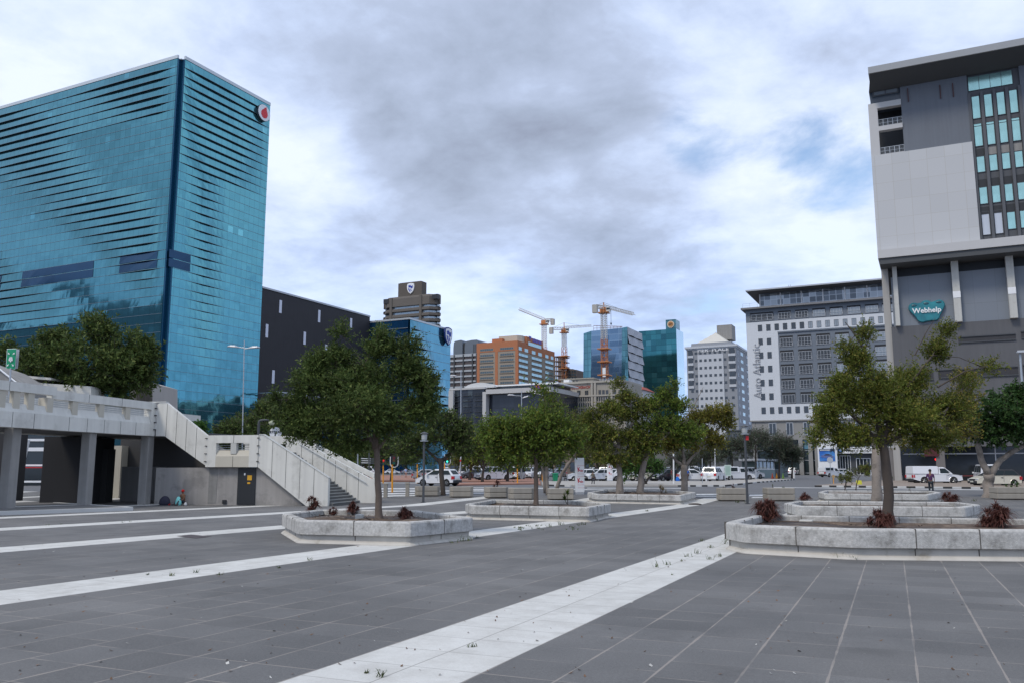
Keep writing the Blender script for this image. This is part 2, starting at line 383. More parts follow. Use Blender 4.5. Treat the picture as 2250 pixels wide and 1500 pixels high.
    # pale fleck and chewing-gum spots, dry lichen marks
    vo = n.new('ShaderNodeTexVoronoi'); vo.inputs['Scale'].default_value = 3.1; l.new(co, vo.inputs['Vector'])
    sp_ = M('MULTIPLY', M('LESS_THAN', vo.outputs['Distance'], .035), M('GREATER_THAN', noise(.8), .5)); cur = mix(M('MULTIPLY', sp_, .35), cur, (.30, .30, .29))
    fl = M('GREATER_THAN', noise(75, 2, .9), .715); cur = mix(M('MULTIPLY', fl, .4), cur, (.36, .35, .34))
    l.new(cur, b.inputs['Base Color']); b.inputs['Roughness'].default_value = .82; b.inputs['Specular IOR Level'].default_value = .35
    bu = n.new('ShaderNodeBump'); bu.inputs['Strength'].default_value = .35; bu.inputs['Distance'].default_value = .006
    l.new(M('SUBTRACT', noise(160, 3, .7), M('MULTIPLY', j, .9)), bu.inputs['Height']); l.new(bu.outputs[0], b.inputs['Normal'])
    return m
PAVE = paving()
ASPH = mat('asphalt', (.125, .127, .132), .85, var=.22, vs=.25, bump=.3, bs=90)
FAR = mat('far_ground', (.13, .13, .125), .9, var=.2, vs=.02)
BRICKP = mat('brick_paving', (.30, .155, .11), .85, var=.25, vs=1.5)
PVT = mat('pavement_grey', (.36, .34, .31), .85, var=.2, vs=.8)
MARK = mat('road_paint', (.62, .62, .60), .7, col2=(.34, .34, .33), c2s=1.2, c2lo=.48, c2hi=.66)
KERBM = mat('kerb_stone', (.46, .45, .43), .85, var=.2, vs=2)

sheet('ground', [[(-2500, -300), (2500, -300), (2500, 2800), (-2500, 2800)]], FAR, -.012)
far_w = 63.
def wx(w, X): return (w * H2[0] + X * rt[0], w * H2[1] + X * rt[1])
plz = [wx(-25, -60), wx(-25, 60), wx(57, 95), wx(60, 45), wx(59.5, 18), wx(57.5, 10), wx(60.5, 6), wx(61, -14), wx(63, -24), wx(75, -60)]
sheet('plaza', [plz], PAVE, 0.)
sheet('road', [[wx(56, -80), wx(56, 130), wx(240, 320), wx(240, -150)]], ASPH, -.004)
# the far pavements, each a raised slab with a kerb face
def slab(name, pts, m, h=.12): return sheet(name, [gp(*pts)], m, h, thick=h + .2)
slab('pavement', [(780, 1057.5), (1185, 1057.5), (1185, 1047), (1060, 1044), (780, 1044)], BRICKP)
slab('pavement', [(1190, 1066), (1290, 1068), (1590, 1067.5), (1660, 1060), (1745, 1053), (1660, 1053), (1560, 1058), (1190, 1057.5)], PVT)
slab('pavement', [(1180, 1063), (1188, 1066), (1188, 1058), (1120, 1058), (1000, 1062), (1000, 1066)], BRICKP)
slab('pavement', [(1790, 1068), (2280, 1074), (2700, 1080), (2700, 1056), (2280, 1053), (1960, 1054), (1880, 1060)], mat('pavement_brown', (.27, .22, .18), .9, var=.25, vs=1))
# black and white painted kerb stones along them
kb = MB(); kw = MB()
def kerb_run(a, b, n):
    A = G(*a); B = G(*b)
    for i in range(n):
        p = A.lerp(B, i / n); q = A.lerp(B, (i + 1) / n); d = (q - p); d.z = 0; L = d.length; d.normalize(); nrm_ = Vector((-d.y, d.x, 0)) * .075
        tgt = kw if i % 2 else kb; z = zg(p.x, p.y)
        tgt.prism([(p - nrm_)[:2], (q - nrm_)[:2], (q + nrm_)[:2], (p + nrm_)[:2]], z - .1, z + .135)
for a, b, n in (((1208, 1066.5), (1254, 1068.2), 4), ((1490, 1068), (1592, 1067.6), 8), ((1592, 1067.6), (1662, 1060), 6), ((1664, 1059.8), (1748, 1053), 22), ((1790, 1068.4), (1952, 1070.2), 10), ((1952, 1070.2), (2280, 1074), 16)):
    kerb_run(a, b, n)
tag(kb.build('kerb', mat('kerb_black', (.03, .03, .03), .7)), kind='structure'); tag(kw.build('kerb', mat('kerb_white', (.6, .6, .58), .7, var=.2, vs=3)), kind='structure')
# painted lines and crossing bars on the street
mk = []
def bar(*p): mk.append(gp(*p))
bar((1290, 1070.6), (1500, 1071.2), (1500, 1072.2), (1290, 1071.6)); bar((1180, 1071.5), (1290, 1073.5), (1290, 1074.6), (1180, 1072.5))
bar((1700, 1069.2), (2250, 1075.2), (2250, 1076.6), (1700, 1070.0)); bar((1230, 1073.6), (1340, 1074.4), (1340, 1075.6), (1230, 1074.6))
bar((830, 1058.8), (930, 1060), (930, 1060.8), (830, 1059.6)); bar((1530, 1084), (1582, 1083.6), (1582, 1086.4), (1530, 1087))
bar((1648, 1085.5), (1688, 1085.4), (1688, 1088.4), (1645, 1088.6)); bar((1655, 1090.8), (1688, 1090.6), (1688, 1092.4), (1650, 1092.8))
bar((1526, 1088.6), (1582, 1088.2), (1582, 1089.6), (1524, 1090))
for i, (y, x0, x1) in enumerate(((1071.5, 820, 962), (1077, 815, 915), (1082.5, 812, 915), (1087, 830, 912))): bar((x0, y), (x1, y - .6), (x1, y + 1.9), (x0 - 4, y + 2.6))
for i, (y, x0, x1) in enumerate(((1076.5, 960, 1068), (1081.5, 965, 1064), (1073, 1010, 1120))): bar((x0, y), (x1, y), (x1, y + 1.6), (x0, y + 1.8))
bar((1000, 1069.5), (1260, 1071), (1260, 1071.8), (1000, 1070.3))
sheet('road_markings', mk, MARK, .002)
# raised, pale-edged platform under the walkway at the left
PZ = .16
plat = gp((-60, 1134), (0, 1130.5), (284, 1120.5), (96, 1106.5), (-60, 1100))
sheet('platform', [plat], PAVE, PZ, thick=.4)
def edge_strip(name, a, b, m, wd_, dz, h):
    A = G(*a); B = G(*b); d = (B - A); d.z = 0; d.normalize(); q = Vector((-d.y, d.x, 0)) * wd_
    return sheet(name, [[tuple((A - q)[:2]), tuple((B - q)[:2]), tuple((B + q)[:2]), tuple((A + q)[:2])]], m, dz, thick=h)
edge_strip('platform_kerb', (-60, 1133), (288, 1120.6), mat('pale_coping', (.56, .56, .54), .8, var=.12), .16, PZ + .012, .3)
edge_strip('platform_kerb', (96, 1106), (286, 1120.2), MATS['pale_coping'], .12, PZ + .015, .3)
# hilly mass far away is hidden by the city: no terrain needed
# ================================================================== buildings (all walls run along world X or Y)
def zc(px, py, w): return atw(px, py, w)[2]
WIN = {}
def window(parent, x, y, z, w, h, axis='v', m=None, fm=None, mull=1, sill=False, fr=.06, key=None):
    """one window: frame with glass set in it; x, y, z = centre on the wall plane"""
    m = m or GLASSW; fm = fm or LGREY
    k = (round(w, 1), round(h, 1), m.name, fm.name, mull)
    if k not in WIN:
        b = MB(); w2, h2 = w / 2, h / 2
        b.quad((-w2 + fr, -.03, -h2 + fr), (w2 - fr, -.03, -h2 + fr), (w2 - fr, -.03, h2 - fr), (-w2 + fr, -.03, h2 - fr), m=1)
        for (a0, a1, c0, c1) in ((-w2, -w2 + fr, -h2, h2), (w2 - fr, w2, -h2, h2), (-w2 + fr, w2 - fr, -h2, -h2 + fr), (-w2 + fr, w2 - fr, h2 - fr, h2)): b.box(a0, a1, -.07, .02, c0, c1)
        for i in range(1, mull + 1):
            q = -w2 + w * i / (mull + 1); b.box(q - fr * .4, q + fr * .4, -.055, -.025, -h2 + fr, h2 - fr)
        o = b.build('window', [fm, m]); WIN[k] = o.data; bpy.data.objects.remove(o)
    o = bpy.data.objects.new('window', WIN[k]); COL.objects.link(o); o.parent = parent
    o.location = Vector((x, y, z)) - org(parent)
    if axis == 'u': o.rotation_euler = (0, 0, R(90))
    return o

def wave_wall(mb, axis, p, a0, a1, z0, z1, rows, amp, seg=1.5, led=.07):
    """folded glass storeys: every row leans out at its foot by amp(a, row); m0 glass, m1 soffit, m2 sill edge"""
    n = max(2, int(abs(a1 - a0) / seg)); dz = (z1 - z0) / rows
    def P(a, off, z): return (a, p - off, z) if axis == 'v' else (p + off, a, z)
    for i in range(rows):
        zt, zb = z0 + (i + 1) * dz, z0 + i * dz
        n0 = len(mb.v)
        for j in range(n + 1):
            a = a0 + (a1 - a0) * j / n; d = amp(a, i)
            mb.v += [P(a, .02, zt), P(a, .022 + d, zb + led), P(a, .08 + d, zb + led), P(a, .08 + d, zb), P(a, 0, zb)]
        for j in range(n):
            q = n0 + j * 5
            for k, mi in ((0, 0), (1, 2), (2, 2), (3, 1)):
                f = (q + k, q + 5 + k, q + 6 + k, q + 1 + k)
                mb.f.append(f if axis == 'u' else f[::-1]); mb.m.append(mi)
def sm(x, a, b): 
    t = max(0., min(1., (x - a) / (b - a))); return t * t * (3 - 2 * t)

# ---------------------------------------------------------------- teal glass tower with the round red emblem
C1 = atw(351, 900, 205.); U1, V1 = C1.x, C1.y
ZT = zc(388, 119, 205.)
vE = onu(593, 232, U1)[0]; vE = (vE + onu(567, 860, U1)[0]) / 2
xL = U1 - 150
TG = curtain('teal_curtain_glass', (.115, .345, .40), 1.9, 1.9, rough=.07, metal=.88, var=.05, line=.45, lw=.07, hw=.0, blind=.010, bcol=(.22, .60, .66), tilt=.018, wob=.05)
TGL = curtain('teal_curtain_glass_long', (.098, .285, .335), 1.9, 1.9, rough=.07, metal=.88, var=.05, line=.5, lw=.07, hw=.0, blind=.006, bcol=(.14, .42, .50), tilt=.012, wob=.02)
TD = mat('deep_blue_glass', (.012, .075, .14), .08, metal=.6)
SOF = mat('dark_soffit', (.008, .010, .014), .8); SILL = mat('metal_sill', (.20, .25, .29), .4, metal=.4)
t1 = thing('glass_tower', 'tall teal glass tower with rippling storeys and a round red and white sign', 'building', (U1, V1, 0))
ROWS = 46
def amp_long(a, i):
    s = (U1 - a) ; r = ROWS - 1 - i
    v = .55 + .9 * math.sin(s * .085 + r * .33 + .6) + .35 * math.sin(s * .021 - r * .19 + 1.2)
    k = 1.0 if r < 6 else (.35 if 6 <= r < 14 else .85)
    v = max(0., min(1., v * .8 + (k - .75))) * (.85 if r < 24 else max(.03, .85 - (r - 24) * .14))
    return v * .56 * sm(s, 1.5, 9) 
def amp_short(a, i):
    s = a - V1; r = ROWS - 1 - i; L = vE - V1
    v = max(0, 1 - abs(s - (8 + r * .18)) / (14. if r < 12 else 7.)) * 1.0
    v += max(0, 1 - abs(s - (L * .78 - max(0, r - 4) * .9)) / (12. if r < 12 else .01)) * .8
    if r < 9: v += .5 * max(0, 1 - abs(s - L * .48) / (L * .35))
    if 22 < r: v *= max(.05, 1 - (r - 22) * .07)
    return min(1., v) * .46 * sm(s, .8, 3.5) * sm(L - s, .5, 3)
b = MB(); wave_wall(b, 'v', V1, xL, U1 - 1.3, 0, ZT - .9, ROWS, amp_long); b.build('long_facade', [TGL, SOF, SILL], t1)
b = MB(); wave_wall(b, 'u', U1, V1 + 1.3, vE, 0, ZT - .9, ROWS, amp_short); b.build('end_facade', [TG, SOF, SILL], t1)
b = MB(); b.box(U1 - 1.4, U1 - .9, V1 + .9, V1 + 1.4, 0, ZT - 1.0); b.box(U1 - 1.4, U1 - .9, V1 + .02, V1 + .9, 0, ZT - 1); b.box(U1 - .9, U1 - .02, V1 + .9, V1 + 1.4, 0, ZT - 1)
b.build('corner_recess', TD, t1)
b = MB(); b.box(xL + .2, U1 - 1.5, V1 + 1.5, vE - .1, 0, ZT - 1.2); b.build('core', TD, t1)
b = MB(); b.box(xL, U1 - 1.2, V1 - .15, V1 + .35, ZT - .9, ZT); b.box(U1 - .35, U1 + .15, V1 + 1.2, vE, ZT - .9, ZT); b.box(xL, U1 - .4, V1 + .4, vE - .1, ZT - 1.15, ZT - .95); b.build('parapet', mat('parapet_metal', (.55, .58, .60), .4, metal=.3), t1)
# dark glazed plant storeys
NVG = mat('navy_glass', (.012, .055, .12), .1, metal=.5, var=.3, vs=.2)
dzr = (ZT - .9) / ROWS
def plant(axis, a0, a1, i0, i1):
    pb = MB()
    for i in range(i0, i1):
        za, zb_ = i * dzr + .22, (i + 1) * dzr - .02
        n = max(1, int(abs(a1 - a0) / 3))
        for j in range(n):
            p, q = a0 + (a1 - a0) * j / n, a0 + (a1 - a0) * (j + 1) / n
            f = amp_long if axis == 'v' else amp_short
            if axis == 'v': pb.quad((p, V1 - f(p, i) - .10, za), (q, V1 - f(q, i) - .10, za), (q, V1 - .09, zb_), (p, V1 - .09, zb_))
            else: pb.quad((U1 + f(p, i) + .10, p, za), (U1 + f(q, i) + .10, q, za), (U1 + .09, q, zb_), (U1 + .09, p, zb_))
    pb.build('dark_glazing', NVG, t1)
ir = int(onv(300, 575, V1)[1] / dzr)
plant('v', onv(264, 580, V1)[0], onv(347, 560, V1)[0], ir - 1, ir + 1); plant('v', onv(50, 605, V1)[0], onv(206, 585, V1)[0], ir - 1, ir + 1); plant('v', xL + 5, onv(4, 620, V1)[0], ir - 1, ir + 1)
plant('u', onu(371, 560, U1)[0], onu(418, 570, U1)[0], ir - 1, ir + 1)
# round emblem: white disc, red comma, dark rim
ey, ez = onu(575, 250, U1); er = 2.45
g = MB(); g.rings([[(U1 + d, ey + r_ * math.cos(t), ez + r_ * math.sin(t)) for t in [2 * math.pi * k / 40 for k in range(40)]] for d, r_ in ((.2, er), (.95, er))]); rim = g.build('sign_drum', mat('sign_rim', (.04, .05, .06), .4), t1)
g = MB(); g.rings([[(U1 + d, ey + r_ * math.cos(t), ez + r_ * math.sin(t)) for t in [2 * math.pi * k / 40 for k in range(40)]] for d, r_ in ((.95, er * .97), (1.02, er * .95))]); g.build('sign_disc', WHITE, t1)
g = MB(); pts = []
for k in range(30):
    t = math.pi * (.62 + 1.62 * k / 29); pts.append((.53 * math.cos(t), -.12 + .53 * math.sin(t)))
pts += [(.50, .12), (.36, .36), (.30, .62), (.36, .78), (.05, .66), (-.12, .46)]
g.rings([[(U1 + d, ey + er * p[0], ez + er * p[1]) for p in pts] for d in (1.02, 1.1)]); g.build('emblem', mat('emblem_red', (.62, .01, .02), .4), t1)

# unseen block added behind the viewer: its reflection darkens the long facade's lower storeys
mirror = lambda px, d: onv(px, 900, 2 * V1 + d)[0]
tm = thing('reflection_block', 'unseen dark block added to put a navy reflection in the long teal facade', 'building', (mirror(90, 90), -90, 0))
b = MB(); b.box(mirror(-420, 90), mirror(60, 90), -130, -90, 0, 138); b.build('tower', mat('reflection_block_blue', (.10, .14, .20), .6, var=.3, vs=.08), tm)
b = MB(); b.box(mirror(60, 90), mirror(352, 90), -130, -90, 0, 112); b.build('podium', MATS['reflection_block_blue'], tm)
# ---------------------------------------------------------------- black slab building
U2 = U1 - .6
v2a = vE + .5; v2b = onu(813, 690, U2)[0]; Z2 = onu(690, 664, U2)[1]
t2 = thing('black_clad_building', 'windowless black clad block with tall white slots beside the teal tower', 'building', (U2, v2a, 0))
BC_ = mat('black_cladding', (.022, .021, .025), .7, var=.3, vs=.3, streak=.3)
b = MB(); b.box(U2 - 30, U2, v2a, v2b, 13, Z2); b.build('cladding', BC_, t2)
b = MB(); b.box(U2 - 30, U2 - 1.5, v2a, v2b, 0, 13); b.build('ground_storey', TD, t2)
b = MB(); b.box(U2 - 30, U2 + .25, v2a, v2b, Z2, Z2 + .5); b.build('coping', LGREY, t2)
for x, y in ((616, 674), (701, 695), (771, 712), (586, 727), (669, 743), (716, 770), (600, 827), (770, 788)):
    a, z = onu(x, y, U2); b = MB(); b.box(U2 + .003, U2 + .12, a - .5, a + .5, z - 1.9, z + 1.9); b.build('slot_window', mat('slot_white', (.62, .64, .72), .4) if 'slot_white' not in MATS else MATS['slot_white'], t2)
a, z = onu(605, 868, U2)
b = MB()
for k in range(8): b.box(U2, U2 + 7, v2a + k * 3.2, v2a + k * 3.2 + .15, z, z + .18)
b.box(U2 + 6.8, U2 + 7.0, v2a, v2a + 26, z, z + .4); b.build('canopy', STEEL, t2)

# ---------------------------------------------------------------- second blue glass block with the shield sign
V3 = v2b + .3; U3, _ = onv(899, 760, V3); Z3 = onv(899, 698, V3)[1]; v3b = onu(990, 722, U3)[0]
BG1 = curtain('blue_curtain_glass', (.12, .33, .43), 2.2, 3., rough=.06, metal=.85, var=.06, line=.25, lw=.06, hw=.0, tilt=.012, wob=.04)
BGD = curtain('navy_curtain_glass', (.03, .12, .24), 2.2, 3., rough=.06, metal=.8, var=.12, line=.4, lw=.06, hw=.0, tilt=.012)
t3 = thing('glass_block', 'blue glass office block with a white and navy shield sign behind the big tree', 'building', (U3, V3, 0))
b = MB(); R3 = 17
wave_wall(b, 'u', U3, V3 + .4, v3b, 0, Z3 - .6, R3, lambda a, i: 1.0 * max(0, math.sin((a - V3) * .16 + i * .45 + .8)) ** 2 * (1 if i > 5 else .3) * sm(a, V3 + .5, V3 + 4), seg=1.2, led=.12)
b.build('street_facade', [BG1, SOF, SILL], t3)
b = MB(); wave_wall(b, 'v', V3, U3 - 45, U3 - .4, 0, Z3 - .6, R3, lambda a, i: .25, seg=2, led=.25); b.build('end_facade', [BGD, SOF, SILL], t3)
b = MB(); b.box(U3 - 45, U3 - .5, V3 + .5, v3b - .1, 0, Z3 - .7); b.build('core', TD, t3)
b = MB(); b.box(U3 - 45, U3 + .2, V3 - .2, v3b, Z3 - .6, Z3); b.build('parapet', MATS['parapet_metal'], t3)
def shield(parent, P, s, name='shield_sign', mb_=None, mw=None):
    """P(a, z, d): point on the wall; a shield with outline, flag and staves"""
    out = [(-.42, .50), (-.2, .56), (.0, .58), (.2, .56), (.42, .50), (.47, .2), (.42, -.12), (.28, -.4), (0, -.62), (-.28, -.4), (-.42, -.12), (-.47, .2)]
    def ex(pts, d0, d1, m, nm, par):
        g = MB(); g.rings([[P(a * s, z * s, d) for a, z in pts] for d in (d0, d1)]); return g.build(nm, m, par)
    r = ex(out, .05, .6, mb_ or NAVY, name, parent)
    ex([(a * .86, z * .86) for a, z in out], .6, .66, WHITE, 'shield_face', r)
    ex([(-.28, .30), (-.05, .36), (.1, .22), (.30, .30), (.28, .02), (.12, -.06), (-.04, .1), (-.24, .06)], .66, .74, mat('flag_blue', (.02, .05, .32), .5) if 'flag_blue' not in MATS else MATS['flag_blue'], 'emblem', r)
    ex([(-.30, .0), (-.16, .0), (.02, -.46), (-.06, -.44), (-.22, -.24)], .66, .74, MATS['flag_blue'], 'emblem', r)
    ex([(-.04, -.02), (.10, -.14), (.16, -.3), (.06, -.36)], .66, .74, MATS['flag_blue'], 'emblem', r)
    return r
sa, sz = onu(978.5, 739, U3)
shield(t3, lambda a, z, d: (U3 + .8 + d, sa + a, sz + z), 5.4)

# ---------------------------------------------------------------- brown stepped bank tower far behind
w4 = 560.
t4p = atw(900, 700, w4); V4 = t4p.y
BRN = mat('brown_concrete', (.13, .115, .10), .85, var=.15, vs=.1); STRIPG = mat('pale_window_band', (.42, .50, .55), .15, metal=.3, var=.4, vs=.3)
t4 = thing('bank_tower', 'brown concrete tower with bulging bands and a shield sign on its roof box', 'building', (t4p.x, V4, 0))
def xat(px, py=690, v=V4): return onv(px, py, v)[0]
def zat(py, px=900, v=V4): return onv(px, py, v)[1]
x0, x1 = xat(838), xat(958); D4 = 9.; ch = (x1 - x0) * .13
def octr(d): return [(x0 - d + ch, V4 - d), (x1 + d - ch, V4 - d), (x1 + d, V4 - d + ch), (x1 + d, V4 + D4 - ch), (x1 - ch, V4 + D4), (x0 + ch, V4 + D4), (x0 - d, V4 + D4 - ch), (x0 - d, V4 - d + ch)]
b = MB(); g = MB(); zt = zat(651)
b.rings([[(*p, z) for p in octr(d)] for z, d in ((zat(672), .6), (zat(655), .6), (zat(651), .1), (zat(650), -.6))])
z = zat(672); k = 0
while z > 0 and k < 24:
    g.prism(octr(-.9), z - 1.7, z); b.rings([[(*p, q) for p in octr(d)] for q, d in ((z - 4.0, -.2), (z - 3.6, .8), (z - 2.0, .8), (z - 1.6, .0))]); z -= 4.0; k += 1
b.prism(octr(-1.), 0, z)
for x in (xat(860), xat(925)): b.box(x - .9, x + .9, V4 - 1.1, V4 + 1, 0, zat(652))
b.build('bands', BRN, t4); g.build('window_band', STRIPG, t4)
b = MB(); bx0, bx1 = xat(872), xat(924); b.box(bx0, bx1, V4 + 1, V4 + 7, zat(652), zat(620)); b.box(bx0 + 1, bx1 - 1, V4 + 1.5, V4 + 6, zat(620), zat(619)); 
for i in range(6): b.tube([(bx0 + 1 + i * 1.6, V4 + 7, zat(620)), (bx0 + 1 + i * 1.6, V4 + 7, zat(617.5))], .08, 4)
b.build('roof_box', mat('roof_box_brown', (.10, .085, .07), .8), t4)
sx, sz4 = onv(903, 634, V4 + 1)
shield(t4, lambda a, z, d: (sx + a, V4 + 1 - d, sz4 + z), 6.2, mb_=WHITE)
for i, q in enumerate((849, 956)): b = MB(); b.box(xat(q) - 2, xat(q) + 2, V4 - .95, V4 + 2, zat(663), zat(653)); b.build('dark_opening', BLACK, t4)

# ---------------------------------------------------------------- grey curved-top block and banded block
w5 = 600.; V5 = atw(1020, 800, w5).y
t5 = thing('round_topped_tower', 'blue grey tower with rounded shoulders rising behind the banded block', 'building', (onv(1020, 800, V5)[0], V5, 0))
GRB = mat('grey_blue_cladding', (.15, .18, .22), .6, var=.1, vs=.1)
b = MB()
for a0, a1 in ((996, 1016), (1021, 1050)):
    xa, xb = xat(a0, 780, V5), xat(a1, 780, V5); zt = onv(a0, 748, V5)[1]; r_ = 5.5
    prof = [(xa, 0), (xa, zt - r_), (xa + .4, zt - 1.4), (xa + 1.3, zt - .5), (xa + r_, zt), (xb - 1, zt), (xb, zt - 1), (xb, 0)]
    b.rings([[(p[0], V5 + d, p[1]) for p in prof] for d in (0, 16)])
b.build('wall', GRB, t5)
b = MB()
for k in range(3): b.box(xat(1040 + k * 3.2, 770, V5), xat(1041.6 + k * 3.2, 770, V5), V5 - .12, V5 - .01, onv(1040, 776, V5)[1], onv(1040, 756, V5)[1])
b.box(xat(1016.6, 770, V5), xat(1020.6, 770, V5), V5 + 1, V5 + 5, 0, onv(1018, 753, V5)[1]); b.build('recess', DGREY, t5)
w6 = 540.; V6 = atw(1020, 820, w6).y; X6a, X6b = onv(975, 800, V6)[0], onv(1060, 800, V6)[0]
t6 = thing('banded_office_block', 'office block striped with white and brown storey bands left of the orange building', 'building', (X6a, V6, 0))
z6 = onv(1020, 777, V6)[1]; b = MB(); b.box(X6a, X6b, V6 + .6, V6 + 18, 0, z6); b.build('glazing', mat('brown_glass', (.10, .08, .075), .25, var=.35, vs=.25), t6)
bm_ = mat('pale_band', (.40, .43, .46), .6); fl = (z6 - onv(1020, 842, V6)[1]) / 5.55
for k in range(9):
    zz_ = z6 - k * fl; b = MB(); b.box(X6a, X6b, V6, V6 + .6, zz_ - (fl * .5 if k == 0 else fl * .32), zz_); b.build('spandrel', bm_, t6)
b = MB()
for q in (998, 1018, 1038, 1047): x = xat(q, 810, V6); b.box(x - .4, x + .4, V6 - .35, V6 + .02, 0, z6 - .2)
b.build('pier', DGREY, t6)

# ---------------------------------------------------------------- orange and beige building
w7 = 500.; P7 = atw(1137, 800, w7); U7, V7 = P7.x, P7.y; Z7 = zc(1136, 749, w7)
OR = mat('orange_brick', (.42, .16, .075), .8, var=.08, vs=.3); BE = mat('beige_wall', (.31, .265, .215), .85, var=.06, vs=.2); CRM = mat('cream_wall', (.50, .44, .36), .8)
x7 = onv(1048, 756, V7)[0]; y7 = onu(1218, 776, U7)[0]
t7 = thing('orange_office_building', 'orange brick and beige office building with long rows of windows and cream roof box', 'building', (U7, V7, 0))
b = MB(); b.box(x7, U7, V7, y7, 0, Z7); b.build('wall', BE, t7)
zb7 = onv(1090, 772, V7)[1]
b = MB(); b.box(x7 - .15, U7 + .15, V7 - .15, y7 + .1, zb7, Z7 + .3)
for q in (1051, 1091, 1135.5): x = onv(q, 800, V7)[0]; b.box(x - .9, x + .9, V7 - .17, V7 - .01, 0, zb7 + .1)
b.box(U7 + .01, U7 + .17, V7, V7 + 1.6, 0, zb7)
b.build('orange_trim', OR, t7)
fl7 = (onv(1110, 765.5, V7)[1] - onv(1110, 840, V7)[1]) / 6
ztop = onv(1110, 765.5, V7)[1]
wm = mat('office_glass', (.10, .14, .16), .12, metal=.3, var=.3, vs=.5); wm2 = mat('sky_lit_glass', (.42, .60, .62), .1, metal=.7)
SH = mat('beige_shade_ledge', (.22, .18, .14), .9)
for k in range(9):
    z = ztop - fl7 * k
    for q0, q1 in ((1055, 1084), (1099, 1128.5)):
        xa, xb = onv(q0, 800, V7)[0], onv(q1, 800, V7)[0]; window(t7, (xa + xb) / 2, V7 - .16 if k == 0 else V7, z, xb - xa, 1.5, 'v', wm, BE, mull=5, fr=.16)
    if k:
        for q0, q1 in ((1139.5, 1160), (1168, 1190.5), (1198, 1216)):
            ya, yb = onu(q0, 800, U7)[0], onu(q1, 800, U7)[0]; window(t7, U7, (ya + yb) / 2, z - .2, yb - ya, 2.1, 'u', wm2, BE, mull=2, fr=.16)
    else:
        for q0, q1 in ((1139, 1146), (1152, 1160), (1168, 1176), (1182, 1190), (1197.5, 1204.5), (1209.5, 1215.5)):
            ya, yb = onu(q0, 780, U7)[0], onu(q1, 780, U7)[0]; window(t7, U7 + .16, (ya + yb) / 2, z - .1, yb - ya, 2.2, 'u', wm2, CRM, mull=0, fr=.1)
b = MB()
for k in range(1, 9):
    z = ztop - fl7 * k + 1.15
    for q0, q1 in ((1054, 1085), (1098, 1129.5)):
        xa, xb = onv(q0, 800, V7)[0], onv(q1, 800, V7)[0]; b.box(xa, xb, V7 - .35, V7 - .003, z - fl7 * .70, z - fl7 * .63)
    for q0, q1 in ((1139.5, 1160), (1168, 1190.5), (1198, 1216)):
        ya, yb = onu(q0, 800, U7)[0], onu(q1, 800, U7)[0]; b.box(U7 + .003, U7 + .4, ya, yb, z - fl7 * .72, z - fl7 * .62)
b.build('ledge', SH, t7)
b = MB(); xa, xb = onv(1096, 745, V7 + 6)[0], U7 - 3.; zr = onv(1100, 739, V7 + 6)[1]
b.rings([[(xa, V7 + 6, z), (xb, V7 + 6, z), (xb + 2, V7 + 9, z), (xb + 2, V7 + 34, z), (xa, V7 + 34, z)] for z in (Z7, zr)]); b.build('roof_box', CRM, t7)
b = MB(); xa = onv(1081, 745, V7 + 3)[0]; b.box(xa, xa + 7, V7 + 3, V7 + 8, Z7, onv(1085, 744.5, V7 + 3)[1])
ya, yb = onu(1156, 760, U7)[0], onu(1192, 760, U7)[0]; zr2 = onu(1160, 740, U7)[1]
b.box(U7 - 9, U7 + .3, ya, yb, Z7, zr2); b.build('lift_tower', OR, t7)
ym = (ya + yb) / 2
window(t7, U7 + .3, ym, onu(1178, 760, U7)[1], (yb - ya) * .8, 2.2, 'u', wm2, CRM, mull=0, fr=.1)
text_obj('lettering', 'VODA', 4.2, NAVY, t7, (U7 + .35, ym, onu(1178, 750, U7)[1]), (R(90), 0, R(90)), .05, bold=.05) if False else None
b = MB()   # blue roof sign: a triangular mark and a row of block strokes
zs = onu(1178, 749.5, U7)[1]; L7 = (yb - ya)
b.rings([[(U7 + d, ym + L7 * a, zs + c) for a, c in ((-.38, 1.6), (-.22, 1.6), (-.27, -.9))] for d in (.31, .45)])
b.build('sign_mark', mat('violet_sign', (.10, .08, .42), .5), t7)
b = MB()
for i, (a, ww, hh) in enumerate(((-.15, .05, 2.2), (-.07, .09, 2.4), (.04, .08, 2.1), (.14, .05, 2.4), (.22, .10, 2.2), (.34, .05, 2.1))):
    b.box(U7 + .31, U7 + .43, ym + L7 * a, ym + L7 * (a + ww), zs - 1.3, zs - 1.3 + hh)
b.build('sign_mark', MATS['violet_sign'], t7)

# unfinished frame tower and brown block behind
def slab_frame(name, label, q0, q1, ytop, w, n, m, depth=14):
    V = atw((q0 + q1) / 2, 800, w).y; xa, xb = onv(q0, 800, V)[0], onv(q1, 800, V)[0]; zt = onv(q0, ytop, V)[1]
    t = thing(name, label, 'building', (xa, V, 0)); b = MB(); c = MB(); h = 3.4
    for k in range(n):
        z = zt - k * h; b.box(xa - .6, xb + .6, V - .6, V + depth, z - .45, z)
        for i in range(5): x = xa + (xb - xa) * i / 4; c.box(x - .3, x + .3, V, V + .6, z - h, z - .45)
    b.build('floor_slab', m, t); c.build('column', m, t)
    b = MB(); b.box(xa + 2, xb - 2, V + 3, V + depth - 1, 0, zt - .4); b.build('core', DGREY, t); return t
slab_frame('unfinished_tower', 'raw concrete floors of an unfinished building under the cranes', 1219, 1234, 782, 600, 18, mat('raw_concrete', (.24, .17, .13), .9, var=.4, vs=.4))
V8 = atw(1250, 800, 560).y; xa, xb = onv(1243, 800, V8)[0], onv(1266, 800, V8)[0]
t8 = thing('brown_flat_block', 'low brown block with dark windows behind the cream roof boxes', 'building', (xa, V8, 0))
